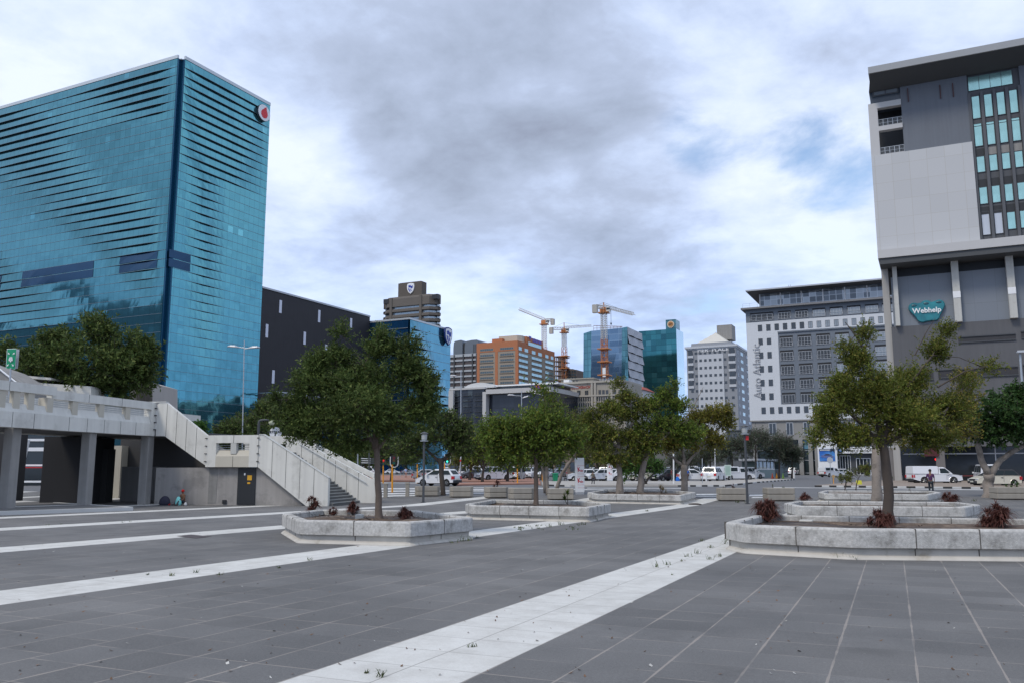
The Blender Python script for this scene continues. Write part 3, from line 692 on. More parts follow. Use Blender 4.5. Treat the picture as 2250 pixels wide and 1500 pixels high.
b = MB(); b.box(xa, xb, V8, V8 + 14, 0, onv(1250, 812, V8)[1]); b.box(xa, xb - 3, V8 + 1, V8 + 12, 0, onv(1250, 809.5, V8)[1]); b.build('wall', mat('dark_brown_wall', (.14, .105, .085), .8, var=.3, vs=.4), t8)
for k in range(4):
    for j in range(4): window(t8, xa + (xb - xa) * (j + .5) / 4, V8, onv(1250, 816 + k * 6.5, V8)[1], 1.6, 1.6, 'v', GLASSW, BRN, 0)

# ---------------------------------------------------------------- faceted blue glass tower with grey folded side
w9 = 480.; P9 = atw(1380, 800, w9); U9, V9 = P9.x, P9.y
zl9 = onv(1300, 727, V9)[1]; zr9 = zc(1380, 718, w9)
x9a, x9b, x9c = onv(1280, 760, V9)[0], onv(1300, 760, V9)[0], onv(1367, 760, V9)[0]
FBG = curtain('faceted_blue_glass', (.20, .30, .40), 5.5, 3.7, rough=.1, metal=.75, var=.14, line=.4, lw=.18, hw=.7, dark=(.32, .42, .50), blind=.12, bcol=(.10, .17, .26), tilt=.008, col2=(.11, .19, .29), mixn=.5)
FBG2 = curtain('faceted_teal_glass', (.12, .27, .30), 1.6, 3.6, rough=.08, metal=.8, var=.15, line=.5, lw=.14, hw=.25, tilt=.02)
t9 = thing('faceted_glass_tower', 'angular blue glass tower with a grey folded side wall behind the tallest crane', 'building', (U9, V9, 0))
b = MB(); b.quad((x9b - 2.4, V9, 0), (x9c - 2.2, V9 - .8, 0), (x9c + .2, V9, zr9 - .4), (x9b, V9, zl9))
b.build('main_facade', FBG, t9)
b = MB(); b.quad((x9a - 1.6, V9 + 2, 0), (x9b - 2.4, V9, 0), (x9b, V9, zl9), (x9a, V9 + 2, zl9 - .8)); b.quad((x9c - 2.2, V9 - .8, 0), (U9, V9, 0), (U9, V9, zr9), (x9c + .2, V9, zr9 - .4)); b.build('corner_facade', FBG2, t9)
y9 = onu(1411, 742, U9)[0]; zs9 = onu(1411, 741, U9)[1]
FS = curtain('grey_folded_cladding', (.36, .37, .39), 30, 4.2, rough=.5, metal=.1, var=.04, line=.0)
b = MB(); n = 17; hh = zr9 / n
for k in range(n):
    zb_, zt_ = k * hh, (k + 1) * hh; m_ = 4
    for j in range(m_):
        ya, yb = V9 + (y9 - V9) * j / m_, V9 + (y9 - V9) * (j + 1) / m_
        o0, o1 = .2 + .8 * ((j + k) % 2), .2 + .8 * ((j + 1 + k) % 2)
        b.quad((U9 + o0, ya, zb_ + .3), (U9 + o1, yb, zb_ + .3), (U9, yb, zt_), (U9, ya, zt_)); b.quad((U9 + o0, ya, zb_ + .3), (U9, ya, zb_), (U9, yb, zb_), (U9 + o1, yb, zb_ + .3), m=1)
b.build('folded_side', [MATS.get('x') or mat('folded_cladding', (.36, .37, .40), .5), SOF], t9)
b = MB(); b.rings([[(x9a - 1.6, V9 + 2.1, 0), (x9b, V9 + .3, 0), (U9 - .1, V9 + .3, 0), (U9 - .1, y9, 0), (x9a - 1, y9, 0)], [(x9a + .3, V9 + 2.1, zl9 - 1), (x9b, V9 + .3, zl9 - .6), (U9 - .1, V9 + .3, zr9 - .4), (U9 - .1, y9, zr9 - .4), (x9a - 1, y9, zl9 - 1)]]); b.build('core', DGREY, t9)
b = MB()
for a0, a1, z_ in ((x9b, x9c, zl9 + 2.2),):
    b.tube([(x9b + 1, V9 + 1, zl9 + 3.2), (x9c, V9 + 1, zr9 + .5)], .16, 4); b.tube([(x9b + 1, V9 + 1, zl9 + 1.6), (x9c, V9 + 1, zr9 + .1)], .10, 4)
    for i in range(9): x = x9b + 1 + (x9c - x9b) * i / 9; b.tube([(x, V9 + 1, zl9 - .3), (x, V9 + 1, zl9 + 3.2 - i * .22)], .10, 4)
b.build('roof_frame', mat('rust_red_steel', (.22, .09, .07), .7), t9)

# ---------------------------------------------------------------- dark teal tower with the round roof sign
w10 = 540.; P10 = atw(1488, 800, w10); U10, V10 = P10.x, P10.y; Z10 = zc(1486, 722, w10)
TT = curtain('dark_teal_glass', (.055, .22, .24), 3.4, 3.5, rough=.09, metal=.8, var=.2, line=.4, lw=.14, hw=.5, dark=(.02, .08, .10), blind=.10, bcol=(.12, .33, .35), tilt=.008, col2=(.04, .15, .18), mixn=.5)
TT2 = curtain('pale_blue_glass', (.62, .80, .86), 1.7, 3.5, rough=.1, metal=.9, var=.03, line=.15, lw=.06, hw=.1, tilt=.006)
x10 = onv(1404, 760, V10)[0]; y10 = onu(1502, 760, U10)[0]
t10 = thing('dark_teal_tower', 'dark teal glass tower with a pale mirrored side and round sign on its roof box', 'building', (U10, V10, 0))
b = MB(); b.quad((x10, V10, 0), (U10, V10, 0), (U10, V10, Z10), (x10, V10, Z10)); b.build('front_facade', TT, t10)
b = MB(); b.quad((U10, V10, 0), (U10, y10, 0), (U10, y10, Z10), (U10, V10, Z10)); b.build('side_facade', TT2, t10)
b = MB(); b.box(x10, U10 - .1, V10 + .1, y10, 0, Z10 - .1); b.build('core', TD, t10)
xr = onv(1463, 720, V10)[0]; zr = onv(1470, 702.5, V10)[1]
b = MB(); b.box(xr, U10 - .2, V10 + .05, V10 + 10, Z10 - .1, zr); b.build('roof_box', curtain('roof_box_glass', (.10, .24, .26), 2.4, 2.6, metal=.7, line=.7, lw=.25, hw=.25, dark=(.02, .05, .06)), t10)
cx, cz = onv(1474, 713, V10)
def disc(cx, cz, V, r, d, n=28): return [[(cx + r * math.cos(2 * math.pi * k / n), V - q, cz + r * math.sin(2 * math.pi * k / n)) for k in range(n)] for q in d]
b = MB(); b.rings(disc(cx, cz, V10, 2.3, (.05, .5))); b.build('sign_ring', mat('sign_cream', (.62, .50, .38), .5), t10)
b = MB(); b.rings(disc(cx, cz, V10, 1.7, (.5, .6))); b.build('sign_disc', mat('sign_amber', (.42, .20, .06), .5), t10)
b = MB(); b.rings([[(cx + a, V10 - q, cz + c) for a, c in ((-1.3, .15), (-.3, .7), (.8, .45), (1.4, -.2), (.6, -.1), (-.2, -.4), (-1.1, -.7))] for q in (.6, .68)]); b.build('emblem', mat('emblem_brown', (.16, .07, .03), .5), t10)

# ---------------------------------------------------------------- Pier Place
w11 = 330.; P11 = atw(1620, 850, w11); U11, V11 = P11.x, P11.y; Z11 = zc(1621, 760, w11)
PG = mat('grey_render', (.27, .285, .31), .8, var=.06, vs=.2); PL = mat('pale_grey_render', (.50, .52, .55), .8, var=.05, vs=.2); PR = mat('stone_roof', (.56, .54, .49), .8, var=.06, vs=.3)
x11 = onv(1511, 850, V11)[0]; y11 = onu(1649, 790, U11)[0]
t11 = thing('stepped_roof_office_block', 'grey office block lettered along its cornice under a stepped pale pyramid roof', 'building', (U11, V11, 0))
b = MB(); b.box(x11, U11, V11, y11, 0, Z11); b.build('wall', PG, t11)
xa, xb = onv(1535, 850, V11)[0], onv(1592, 850, V11)[0]; zp = onv(1560, 778, V11)[1]
b = MB(); b.box(xa, xb, V11 - .35, V11 - .003, 0, zp); b.build('centre_bay', PL, t11)
zc0, W11 = Z11, U11 - x11
b = MB(); b.box(x11 - .6, U11 + .6, V11 - .6, y11 + .5, Z11, Z11 + .8); b.box(x11 - .2, U11 + .2, V11 - .2, y11, Z11 - .5, Z11); b.build('cornice', PL, t11)
zt = onv(1573, 722, V11)[1]; st = (zt - Z11 - .8) / 5.
b = MB(); d = MB()
for k in range(5):
    i = W11 * (.085 + .085 * k); j_ = (y11 - V11) * .02 + k * 1.9
    zz0 = Z11 + .8 + k * st
    (d if k == 0 else b).rings([[(x11 + i, V11 + j_, zz0), (U11 - i, V11 + j_, zz0), (U11 - i, y11 - j_, zz0), (x11 + i, y11 - j_, zz0)], [(x11 + i + (.2 if k == 0 else 1.6), V11 + j_ + (.1 if k == 0 else 1.3), zz0 + st), (U11 - i - (.2 if k == 0 else 1.6), V11 + j_ + (.1 if k == 0 else 1.3), zz0 + st), (U11 - i - .2, y11 - j_ - .2, zz0 + st), (x11 + i + .2, y11 - j_ - .2, zz0 + st)]])
b.build('roof', PR, t11); d.build('attic', PG, t11)
b = MB(); b.box(onv(1562, 730, V11)[0], onv(1596, 730, V11)[0], V11 + 11, V11 + 18, zt - 3, onv(1575, 715, V11 + 11)[1]); b.build('roof_tank', CONC_D, t11)
cols = [1531.5, 1541.5, 1552, 1562.5, 1573.5, 1584.5, 1595.5]; fl11 = (onv(1562, 790.5, V11)[1] - onv(1562, 891, V11)[1]) / 6
z0_ = onv(1562, 790.5, V11)[1]; nwin = 0
for k in range(-1, 12):
    z = z0_ - k * fl11
    for i, q in enumerate(cols + [1521.5, 1610.5]):
        if i >= 7 and k < 4: continue
        V_ = V11 - .35 if (1535 < q < 1592 and k >= 0) else V11
        window(t11, onv(q, 850, V_)[0], V_, z, 1.0, 1.0, 'v', GLASSW, DGREY, 0, fr=.05); nwin += 1
b = MB(); gl = MB()
for q0, q1 in ((1515, 1524), (1605, 1617)):       # corner bays
    for k in range(-1, 4):
        z = z0_ - k * fl11; xa, xb = onv(q0, 850, V11)[0], onv(q1, 850, V11)[0]; window(t11, (xa + xb) / 2, V11 - .5, z + .2, xb - xa, 2.1, 'v', GLASSW, DGREY, 2, fr=.08)
        b.box(xa - .3, xb + .3, V11 - .55, V11 - .003, z - 1.9, z - .85)
b.build('balcony_front', PL, t11)
for k in range(-1, 9):
    z = z0_ - k * fl11 + .1
    for a in (.12, .38): 
        window(t11, U11, V11 + (y11 - V11) * a, z, 1.4 if a < .2 else 5.2, 1.5, 'u', GLASSW if a < .2 else wm2, LGREY, 0 if a < .2 else 2, fr=.12)
    window(t11, U11, V11 + (y11 - V11) * .75, z, 5., 1.4, 'u', GLASSW, DGREY, 2, fr=.1)
text_obj('lettering', 'PIER  PLACE', 1.9, WHITE, t11, (onv(1567, 768, V11)[0], V11 - .12, onv(1567, 768.5, V11)[1]), (R(90), 0, 0), .06, sx=1.25, bold=.02)
# ---------------------------------------------------------------- white hotel-like block with floating roof, name set vertically
w12 = 215.; V12 = atw(1700, 900, w12).y
A = lambda px, py=800, d=0.: onv(px, py, V12 - d)
def zoomp(x, y): return 1490 + x / 4.167, 600 + y / 4.167          # reads off my enlarged view of this building
AW = mat('white_panel_wall', (.60, .625, .655), .7, var=.05, vs=.3, streak=.06); AG = mat('slate_panel_wall', (.15, .175, .21), .7, var=.06, vs=.3)
ROOF = mat('roof_slab_grey', (.20, .20, .205), .7); RSOF = mat('roof_soffit', (.11, .11, .115), .8)
x0 = A(1645, 850)[0]; x1 = A(1975, 850)[0]; D12 = 22.
t12 = thing('balcony_office_block', 'white and slate office block with vertical lettering, balconies and an overhanging thin roof', 'building', (x0, V12, 0))
def Z(q, px=1655): return A(px, q)[1]
zr = {k: Z(v, 1655) for k, v in dict(slab=681, a_top=686, a_bot=705, white=709).items()}
zwb = Z(923, 1652)
b = MB(); b.box(x0, x1, V12, V12 + D12, zwb, zr['white']); b.build('wall', AW, t12)
b = MB(); b.box(x0, x1, V12 + .01, V12 + D12, zr['white'], zr['slab']); b.build('upper_wall', AG, t12)
b = MB(); b.box(x0 - 1., x1, V12 - 1.3, V12 + D12, zr['slab'], zr['slab'] + .45); b.build('ledge', ROOF, t12)
xp = onv(1668, 660, V12 + 2.0)[0]; zp1 = onv(1668, 648, V12 + 2.0)[1]
b = MB(); b.box(xp, x1, V12 + 2.0, V12 + D12, zr['slab'] + .45, zp1 + .6)
b.build('penthouse', AG, t12)
PGL = curtain('penthouse_glass', (.16, .18, .20), 1.6, 1.4, rough=.08, metal=.5, var=.35, line=.9, lw=.14, hw=.10, dark=(.50, .52, .54), blind=.4, bcol=(.45, .48, .50))
b = MB(); b.box(xp + .1, x1, V12 + 1.9, V12 + 1.98, zr['slab'] + .5, zp1); b.build('glazing', PGL, t12)
for k in range(8): b = MB(); b.box(xp + .1 + k * 5.2, xp + .35 + k * 5.2, V12 + 1.7, V12 + 1.9, zr['slab'] + .5, zp1); b.build('mullion', WHITE, t12)
xr0 = onv(1638, 640, V12 - 2.5)[0]; zr0 = onv(1638, 638, V12 - 2.5)[1]
b = MB(); zf = zr0
b.rings([[(xp - .3, V12 + 1.6, zp1 + .2), (x1, V12 + 1.6, zp1 + .2), (x1, V12 + D12, zp1 + .2), (xp - .3, V12 + D12, zp1 + .2)], [(xr0, V12 - 2.5, zf - .35), (x1, V12 - 2.5, zf - .35), (x1, V12 + D12, zf - .35), (xr0, V12 + D12, zf - .35)]]); b.build('roof_soffit', RSOF, t12)
b = MB(); b.box(xr0, x1, V12 - 2.5, V12 + D12, zf - .35, zf); b.build('roof_slab', LGREY, t12)
def rail(mb, a0, a1, y, z0_, h=1.0, n=None, r_=.03):
    n = n or max(2, int(abs(a1 - a0) / 1.3)); mb.box(a0, a1, y - .03, y + .03, z0_ + h - .05, z0_ + h); mb.box(a0, a1, y - .02, y + .02, z0_ + h * .5 - .02, z0_ + h * .5 + .02)
    for i in range(n + 1): x = a0 + (a1 - a0) * i / n; mb.box(x - r_, x + r_, y - .025, y + .025, z0_, z0_ + h - .05)
b = MB(); rail(b, x0 - .5, xp, V12 - 1.1, zr['slab'] + .45, 1.1); b.build('railing', STEEL, t12)
BGL = mat('balcony_glass', (.05, .055, .06), .12, var=.5, vs=.4); CUR = mat('curtained_glass', (.30, .33, .35), .15, metal=.3, var=.4, vs=.3)
PH = 38.7     # balcony bay pitch in enlarged pixels is 155-165; metres below
def bay(xa, xb, za, zb, depth=1.0, m=BGL, rl=True, mull=3):
    """a balcony opening: dark panel for recess shade, window and railing in front"""
    b = MB(); b.box(xa, xb, V12 - .06, V12 - .004, za, zb); o = b.build('balcony_shade_panel', mat('recess_shade', (.02, .022, .026), .8) if 'recess_shade' not in MATS else MATS['recess_shade'], t12)  # no real depth: the flat panel's near-black colour stands in for shade
    window(t12, (xa + xb) / 2, V12 - .06, (za + zb) / 2 - (zb - za) * .08, (xb - xa) * .93, (zb - za) * .78, 'v', m, LGREY, mull, fr=.09)
    if rl:
        g = MB(); rail(g, xa, xb, V12 - .22, za, (zb - za) * .40); g.build('railing', LGREY, o)
for i, (a, c) in enumerate(((658, 872), (915, 1032), (1072, 1190), (1230, 1350), (1390, 1510), (1550, 1675), (1715, 1838), (1872, 1995))):
    bay(A(zoomp(a, 0)[0], 690)[0], A(zoomp(c, 0)[0], 690)[0], zr['a_bot'] - .2, zr['a_top'] - .3, m=BGL if i < 3 else CUR)
XW = [785, 863, 941, 1019, 1098, 1177, 1256, 1336, 1417, 1499, 1582, 1665, 1748, 1831, 1914]
zB = Z(720.5, 1678); zb_ = A(1685, 893 + 600 / 1e9)[1]
zrowb = Z(901, 1687); 
nrow = 7; rows = [Z(720.5, 1678) + (Z(901, 1687) - Z(720.5, 1678)) * k / 6 for k in range(7)]
for k, z in enumerate(rows):
    for i, q in enumerate(XW):
        if 0 < k < 6 and i > 1: continue
        window(t12, A(1490 + (q + 6 * k * .98) / 4.167, 800)[0] if False else A(1490 + (q + 35) / 4.167, 900)[0] - 1.0, V12, z, 1.05, 1.65, 'v', GLASSW if i < 6 or k > 3 else CUR, DGREY, 1, fr=.06)
xg0 = A(1714, 800)[0] - .2; zg1 = (rows[0] + rows[1]) / 2 + .5; zg0 = (rows[5] + rows[6]) / 2 - .3
b = MB(); b.box(xg0, x1, V12 - .003, V12 + .5, zg0, zg1)
b.box(xg0, x1, V12 - .30, V12 - .003, zg1 - .35, zg1)
b.build('slate_grid', AG, t12)
rg = (zg1 - .5 - zg0) / 5.
for k in range(5):
    for i in range(8):
        xa = xg0 + .35 + i * 4.45; za = zg0 + .15 + k * rg
        bay(xa, xa + 3.25, za, za + rg * .77, m=BGL if (i < 3 or k < 2) else CUR, rl=k > 0)
# base storey
CB = mat('base_concrete', (.27, .265, .255), .85, var=.1, vs=.3)
b = MB(); zs = Z(966, 1660); b.box(x0 + .4, x1, V12 + .2, V12 + D12, zs, zwb - .01); b.box(x0, x1, V12 - .2, V12, zwb - .3, zwb)
for q in (1659, 1760, 1781, 1795): x = A(q, 1000)[0]; b.box(x - .5, x + .5, V12 + .1, V12 + 1.4, 0, zs)
b.build('base_wall', CB, t12)
for q0, q1 in ((1689, 1706), (1727, 1743), (1765, 1781), (1803, 1819), (1841, 1857), (1880, 1896)):
    xa, xb = A(q0, 940)[0], A(q1, 940)[0]; window(t12, (xa + xb) / 2, V12 + .18, (Z(928, 1690) + Z(956, 1690)) / 2, xb - xa, Z(928, 1690) - Z(956, 1690), 'v', GLASSW, LGREY, 1, fr=.16)
b = MB(); b.box(x0 + .6, x1, V12 + 1.4, V12 + 1.5, 0, zs); b.build('shopfront_glass', mat('shopfront_glass', (.03, .045, .05), .1, metal=.2, var=.6, vs=.2), t12)
b = MB(); 
for z in (Z(988, 1770), Z(1010, 1770), Z(1038, 1770)): b.box(x0 + .6, x1, V12 + 1.2, V12 + 1.38, z - .07, z + .07)
b.build('transom', LGREY, t12)
xpn, zpn = A(1774, 970)[0], Z(972, 1774)
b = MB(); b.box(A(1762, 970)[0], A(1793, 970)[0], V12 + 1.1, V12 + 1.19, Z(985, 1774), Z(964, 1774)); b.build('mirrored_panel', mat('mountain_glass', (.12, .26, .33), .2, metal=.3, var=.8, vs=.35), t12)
text_obj('lettering', 'Auto Atlantic', 2.75, mat('letter_grey', (.36, .37, .39), .5), t12, (A(1664, 812)[0], V12 - .12, (Z(762, 1660) + Z(866, 1664)) / 2), (R(90), R(-90), 0), .08, sx=.93)
b = MB(); 
for x in (A(1722, 600)[0], A(1726, 600)[0]): b.tube([(x, V12 + 8, zf), (x, V12 + 8, zf + 2.6)], .06, 4)
b.build('antenna', STEEL, t12)

# white pylon with the car poster
t13 = thing('poster_panel', 'white panel with a blue car poster at the showroom entrance', 'sign', (A(1797, 1000)[0], V12 - 9, 0))
v13 = V12 - 9; q = lambda px, py: onv(px, py, v13)
b = MB(); b.box(q(1797, 1000)[0], q(1839, 1000)[0], v13, v13 + 1.5, 0, q(1800, 962)[1]); b.build('panel', WHITE, t13)
pa, pb_ = q(1801, 1012), q(1834, 985)
b = MB(); b.box(pa[0], pb_[0], v13 - .12, v13 - .003, pa[1], pb_[1]); b.build('poster', mat('poster_blue', (.02, .13, .50), .4, col2=(.12, .40, .75), c2s=.5, c2lo=.4, c2hi=.7, scl=(.4, .4, 2.5)), t13)
b = MB(); W_ = pb_[0] - pa[0]; H_ = pb_[1] - pa[1]; z0p = pa[1] + H_ * .30
b.rings([[(pa[0] + W_ * a, v13 - d, z0p + H_ * c) for a, c in ((.1, .05), (.3, -.02), (.7, -.05), (.92, .0), (.93, .12), (.78, .18), (.62, .30), (.40, .30), (.22, .18), (.1, .15))] for d in (.12, .16)]); b.build('pictured_car', mat('poster_car', (.12, .16, .36), .3), t13)
b = MB(); b.rings([[(pa[0] + W_ * a, v13 - d, z0p + H_ * c) for a, c in ((.30, .17), (.74, .17), (.62, .27), (.42, .27))] for d in (.16, .18)]); b.build('pictured_windows', BLACK, t13)
b = MB(); b.box(pa[0], pb_[0], v13 - .16, v13 - .12, pa[1] + H_ * .82, pb_[1]); b.build('poster_header', mat('poster_navy', (.01, .02, .06), .5), t13)
text_obj('lettering', 'THE DRIVE', .62, WHITE, t13, ((pa[0] + pb_[0]) / 2 - .2, v13 - .17, pa[1] + H_ * .91), (R(90), 0, 0), .01) if False else None
b = MB()
for i in range(9): b.box(pa[0] + W_ * (.06 + i * .075), pa[0] + W_ * (.06 + i * .075 + .05), v13 - .18, v13 - .16, pa[1] + H_ * .86, pa[1] + H_ * .95)
b.build('header_strokes', WHITE, t13)

# low showroom with the white sign strip
v14 = V12 - 6; q = lambda px, py: onv(px, py, v14)
t14 = thing('car_showroom', 'low showroom entrance under a long white sign with a round emblem', 'building', (q(1841, 1000)[0], v14, 0))
xa, xb = q(1841, 1000)[0], q(1978, 1000)[0]
b = MB(); b.box(xa, xb, v14 + 1.4, v14 + 5.5, 0, q(1841, 996)[1]); b.build('wall', DGREY, t14)
b = MB(); b.box(xa, xb, v14, v14 + 5.5, q(1841, 995)[1], q(1841, 981)[1]); b.build('sign_board', WHITE, t14)
ex, ez_ = q(1846.5, 988); 
b = MB(); b.rings(disc(ex, ez_, v14, .62, (.02, .08))); o = b.build('round_emblem', BLACK, t14)
b = MB(); b.rings(disc(ex, ez_, v14, .38, (.08, .10))); b.build('emblem_centre', mat('emblem_blue', (.05, .22, .6), .4), o)
b = MB(); b.box(ex, ex + .27, v14 - .12, v14 - .10, ez_, ez_ + .27); b.box(ex - .27, ex, v14 - .12, v14 - .10, ez_ - .27, ez_); b.build('emblem_quarter', WHITE, o)
text_obj('lettering', 'Auto Atlantic', 1.15, BLACK, t14, (q(1894, 989)[0], v14 - .03, q(1894, 989)[1]), (R(90), 0, 0), .02)
b = MB(); b.rings([[(q(1861, 988)[0] + a, v14 - d, q(1861, 988)[1] + c) for a, c in ((-.9, 0), (-.3, .22), (.3, .22), (.9, 0), (.3, -.16), (-.3, -.16))] for d in (.02, .06)]); b.build('wing_emblem', BLACK, t14)
for q0, q1, y0_, y1_ in ((1844, 1868, 1000, 1030), (1880, 1912, 1006, 1030), (1925, 1950, 1003, 1030)):
    window(t14, (q(q0, 1010)[0] + q(q1, 1010)[0]) / 2, v14 + 1.38, (q(1850, y0_)[1] + .1) / 2, q(q1, 1010)[0] - q(q0, 1010)[0], q(1850, y0_)[1], 'v', GLASS, WHITE, 3, fr=.12)

# ---------------------------------------------------------------- the big grey building at the right edge
w15 = 104.; V15 = atw(2000, 1000, w15).y
P = lambda px, py, d=0.: onv(px, py, V15 + d)
def zq(x, y): return 1880 + x / 2.884, 80 + y / 2.884
UG = mat('slate_render', (.135, .150, .175), .75, var=.08, vs=.3, streak=.14)
LGP = curtain('pale_panel_wall', (.49, .495, .50), 2.0, 2.35, rough=.7, metal=0., var=.035, line=.55, lw=.035, hw=.03, dark=(.34, .30, .23))
SGP = curtain('slate_panel_grid', (.19, .215, .25), 2.4, 4.3, rough=.75, metal=0., var=.03, line=.35, lw=.03, hw=.04, dark=(.07, .08, .09))
xr_ = P(2700, 500)[0]; xl = P(1921, 440)[0]
t15 = thing('overhanging_roof_building', 'large slate and pale grey building with thick roof slab and teal cloud sign', 'building', (xl, V15, 0))
zb15 = P(1929, 552)[1]; zt15 = P(1921, 176)[1]; zmid = P(1921, 345)[1]
xo = P(1985, 300)[0]
ZRL = onv(1907, 150, V15 - 4.)[1]
xw0, xw1 = P(2147, 400)[0] - .2, P(2238, 400)[0] + 1.1
b = MB(); b.box(xo, xw0, V15, V15 + 20, zmid, ZRL - 1.0); b.box(xw1, xr_, V15, V15 + 20, zb15, ZRL - 1.0); b.build('slate_wall', UG, t15)
b = MB(); b.box(xl, xw0 + .0, V15 - .35, V15 + 20, zb15, zmid); b.build('pale_wall', LGP, t15)
# left stack: pale frame round two deep terraces, glass room over
FRM = mat('pale_frame', (.49, .485, .48), .7, var=.05)
b = MB(); zf0 = zmid; zf1 = P(1921, 229)[1]; xf = P(1930, 300)[0]
b.box(xl, xf + .1, V15 - .2, V15 + .6, zf0, zf1); b.box(xf + .1, xo, V15 - .2, V15 + .6, zf1 - .75, zf1); zc_ = (zf0 + zf1) / 2; b.box(xf + .1, xo, V15 - .2, V15 + .6, zc_ - .25, zc_ + .35); b.box(xf + .1, xo, V15 - .2, V15 + .6, zf0, zf0 + .1)
b.build('terrace_frame', FRM, t15)
b = MB(); b.box(xl + .2, xo, V15 + 3.5, V15 + 19, zf0, zf1); b.build('terrace_back', BLACK, t15)
for za, zb2 in ((zf0 + .1, zc_ - .25), (zc_ + .35, zf1 - .75)):
    g = MB(); rail(g, xf + .1, xo, V15 + .1, za, 1.0, 5)
    for k in range(5): g.box(xf + .1, xo, V15 + .09, V15 + .12, za + .15 + k * .16, za + .17 + k * .16)
    g.build('terrace_railing', STEEL, t15)
b = MB(); b.box(xl + .3, xo, V15 + .2, V15 + 19, zf1, ZRL - 1.0); b.build('glass_room', mat('roof_glass_dark', (.05, .065, .085), .12, var=.3, vs=.3), t15)
window(t15, (xl + xo) / 2 + .2, V15 + .18, (zf1 + zt15) / 2 + .4, (xo - xl) * .8, (zt15 - zf1) * .62, 'v', mat('blind_glass', (.22, .25, .28), .2, metal=.3, var=.3, vs=.4), DGREY, 1, fr=.18)
# roof slab and its soffit
xrl, zrl = onv(1907, 150, V15 - 4.)
b = MB(); b.box(xrl, xr_, V15 - 4., V15 + 21, zrl - .75, zrl + .1); b.build('roof_slab', mat('roof_edge', (.30, .31, .32), .6), t15)
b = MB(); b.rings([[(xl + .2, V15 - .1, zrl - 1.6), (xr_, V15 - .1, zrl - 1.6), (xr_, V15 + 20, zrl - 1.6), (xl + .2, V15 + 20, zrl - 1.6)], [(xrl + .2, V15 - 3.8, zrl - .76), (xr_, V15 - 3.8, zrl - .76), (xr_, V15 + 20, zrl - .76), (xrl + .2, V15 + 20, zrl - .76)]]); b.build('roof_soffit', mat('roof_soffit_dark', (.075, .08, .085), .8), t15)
# window bay
SPN = mat('bay_spandrel', (.075, .08, .09), .6, var=.1, vs=.5)
b = MB(); b.box(xw0, xw1, V15 + .35, V15 + 20, zb15, zrl - 1.); b.build('bay_wall', SPN, t15)
GRN = mat('green_window_glass', (.36, .60, .57), .14, metal=.7, var=.45, vs=.45)
GRD = mat('green_glass_dark', (.03, .09, .10), .12, metal=.4)
nb = 4; pw_ = (xw1 - xw0) / 4.18
rowz = [P(2190, y)[1] for y in (227, 289, 355, 425, 487)]
hs = [3.0, 3.0, 2.1, 2.2, 2.2]
for k, z in enumerate(rowz):
    for i in range(nb):
        x = xw0 + pw_ * (i + .58); special = k == 4 and i < 2
        window(t15, x, V15 + .33, z, pw_ * .68, hs[k] if not special else 3.0, 'v', (mat('louvred_white', (.55, .60, .68), .3) if 'louvred_white' not in MATS else MATS['louvred_white']) if special else GRN, DGREY, 0, fr=.07)
b = MB()
for i in range(5):
    x = xw0 + pw_ * (i + .08) ; b.box(x - .16, x + .16, V15 - .1, V15 + .34, zb15, P(2190, 196)[1])
b.build('bay_fin', mat('bay_fin_grey', (.085, .09, .10), .6), t15)
for k, z in enumerate(rowz):
    if k < 3:
        g = MB()
        for i in range(nb): x = xw0 + pw_ * (i + .58); g.box(x - .45, x + .45, V15 + .28, V15 + .34, z - hs[k] / 2 - 1.0, z - hs[k] / 2 - .93)
        g.build('vent_slot', BLACK, t15)
    if k >= 2:
        for i in range(nb):
            x = xw0 + pw_ * (i + .58); g = MB(); g.box(x - pw_ * .33, x + pw_ * .33, V15 + .27, V15 + .345, z + hs[k] / 2 + .02, z + hs[k] / 2 + .95); g.build('transom_panel', BLACK if not (k == 2 and i > 0) else CONC_D, t15)
zg_, zh_ = P(2175, 186)[1], P(2175, 150)[1]
window(t15, (xw0 + xw1) / 2 - .3, V15 + .33, zg_ + .6, (xw1 - xw0) * .86, 1.9, 'v', GRN, DGREY, 3, fr=.06)
window(t15, (xw0 + xw1) / 2 - .3, V15 + .33, zg_ + 2.6, (xw1 - xw0) * .86, 1.9, 'v', GRD, DGREY, 0, fr=.06)
for x_, y_ in ((1995, 210), (2066, 203), (2094, 199)): 
    x, z = P(x_, y_); g = MB(); g.box(x - .05, x + .05, V15 - .16, V15 - .003, z - .9, z + .9); g.build('wall_fixing', mat('rust_fixing', (.09, .04, .04), .8) if 'rust_fixing' not in MATS else MATS['rust_fixing'], t15)
# middle slab
xm, zm = onv(1928, 552, V15 - 1.6)
b = MB(); b.box(xm, xr_, V15 - 1.6, V15 + 20, zm - .95, zm + .1); b.build('ledge_slab', FRM, t15)
b = MB(); b.box(xm + .2, xr_, V15 - 1.4, V15 + 20, zm - 1.7, zm - .96); b.build('ledge_soffit', MATS['roof_soffit_dark'], t15)
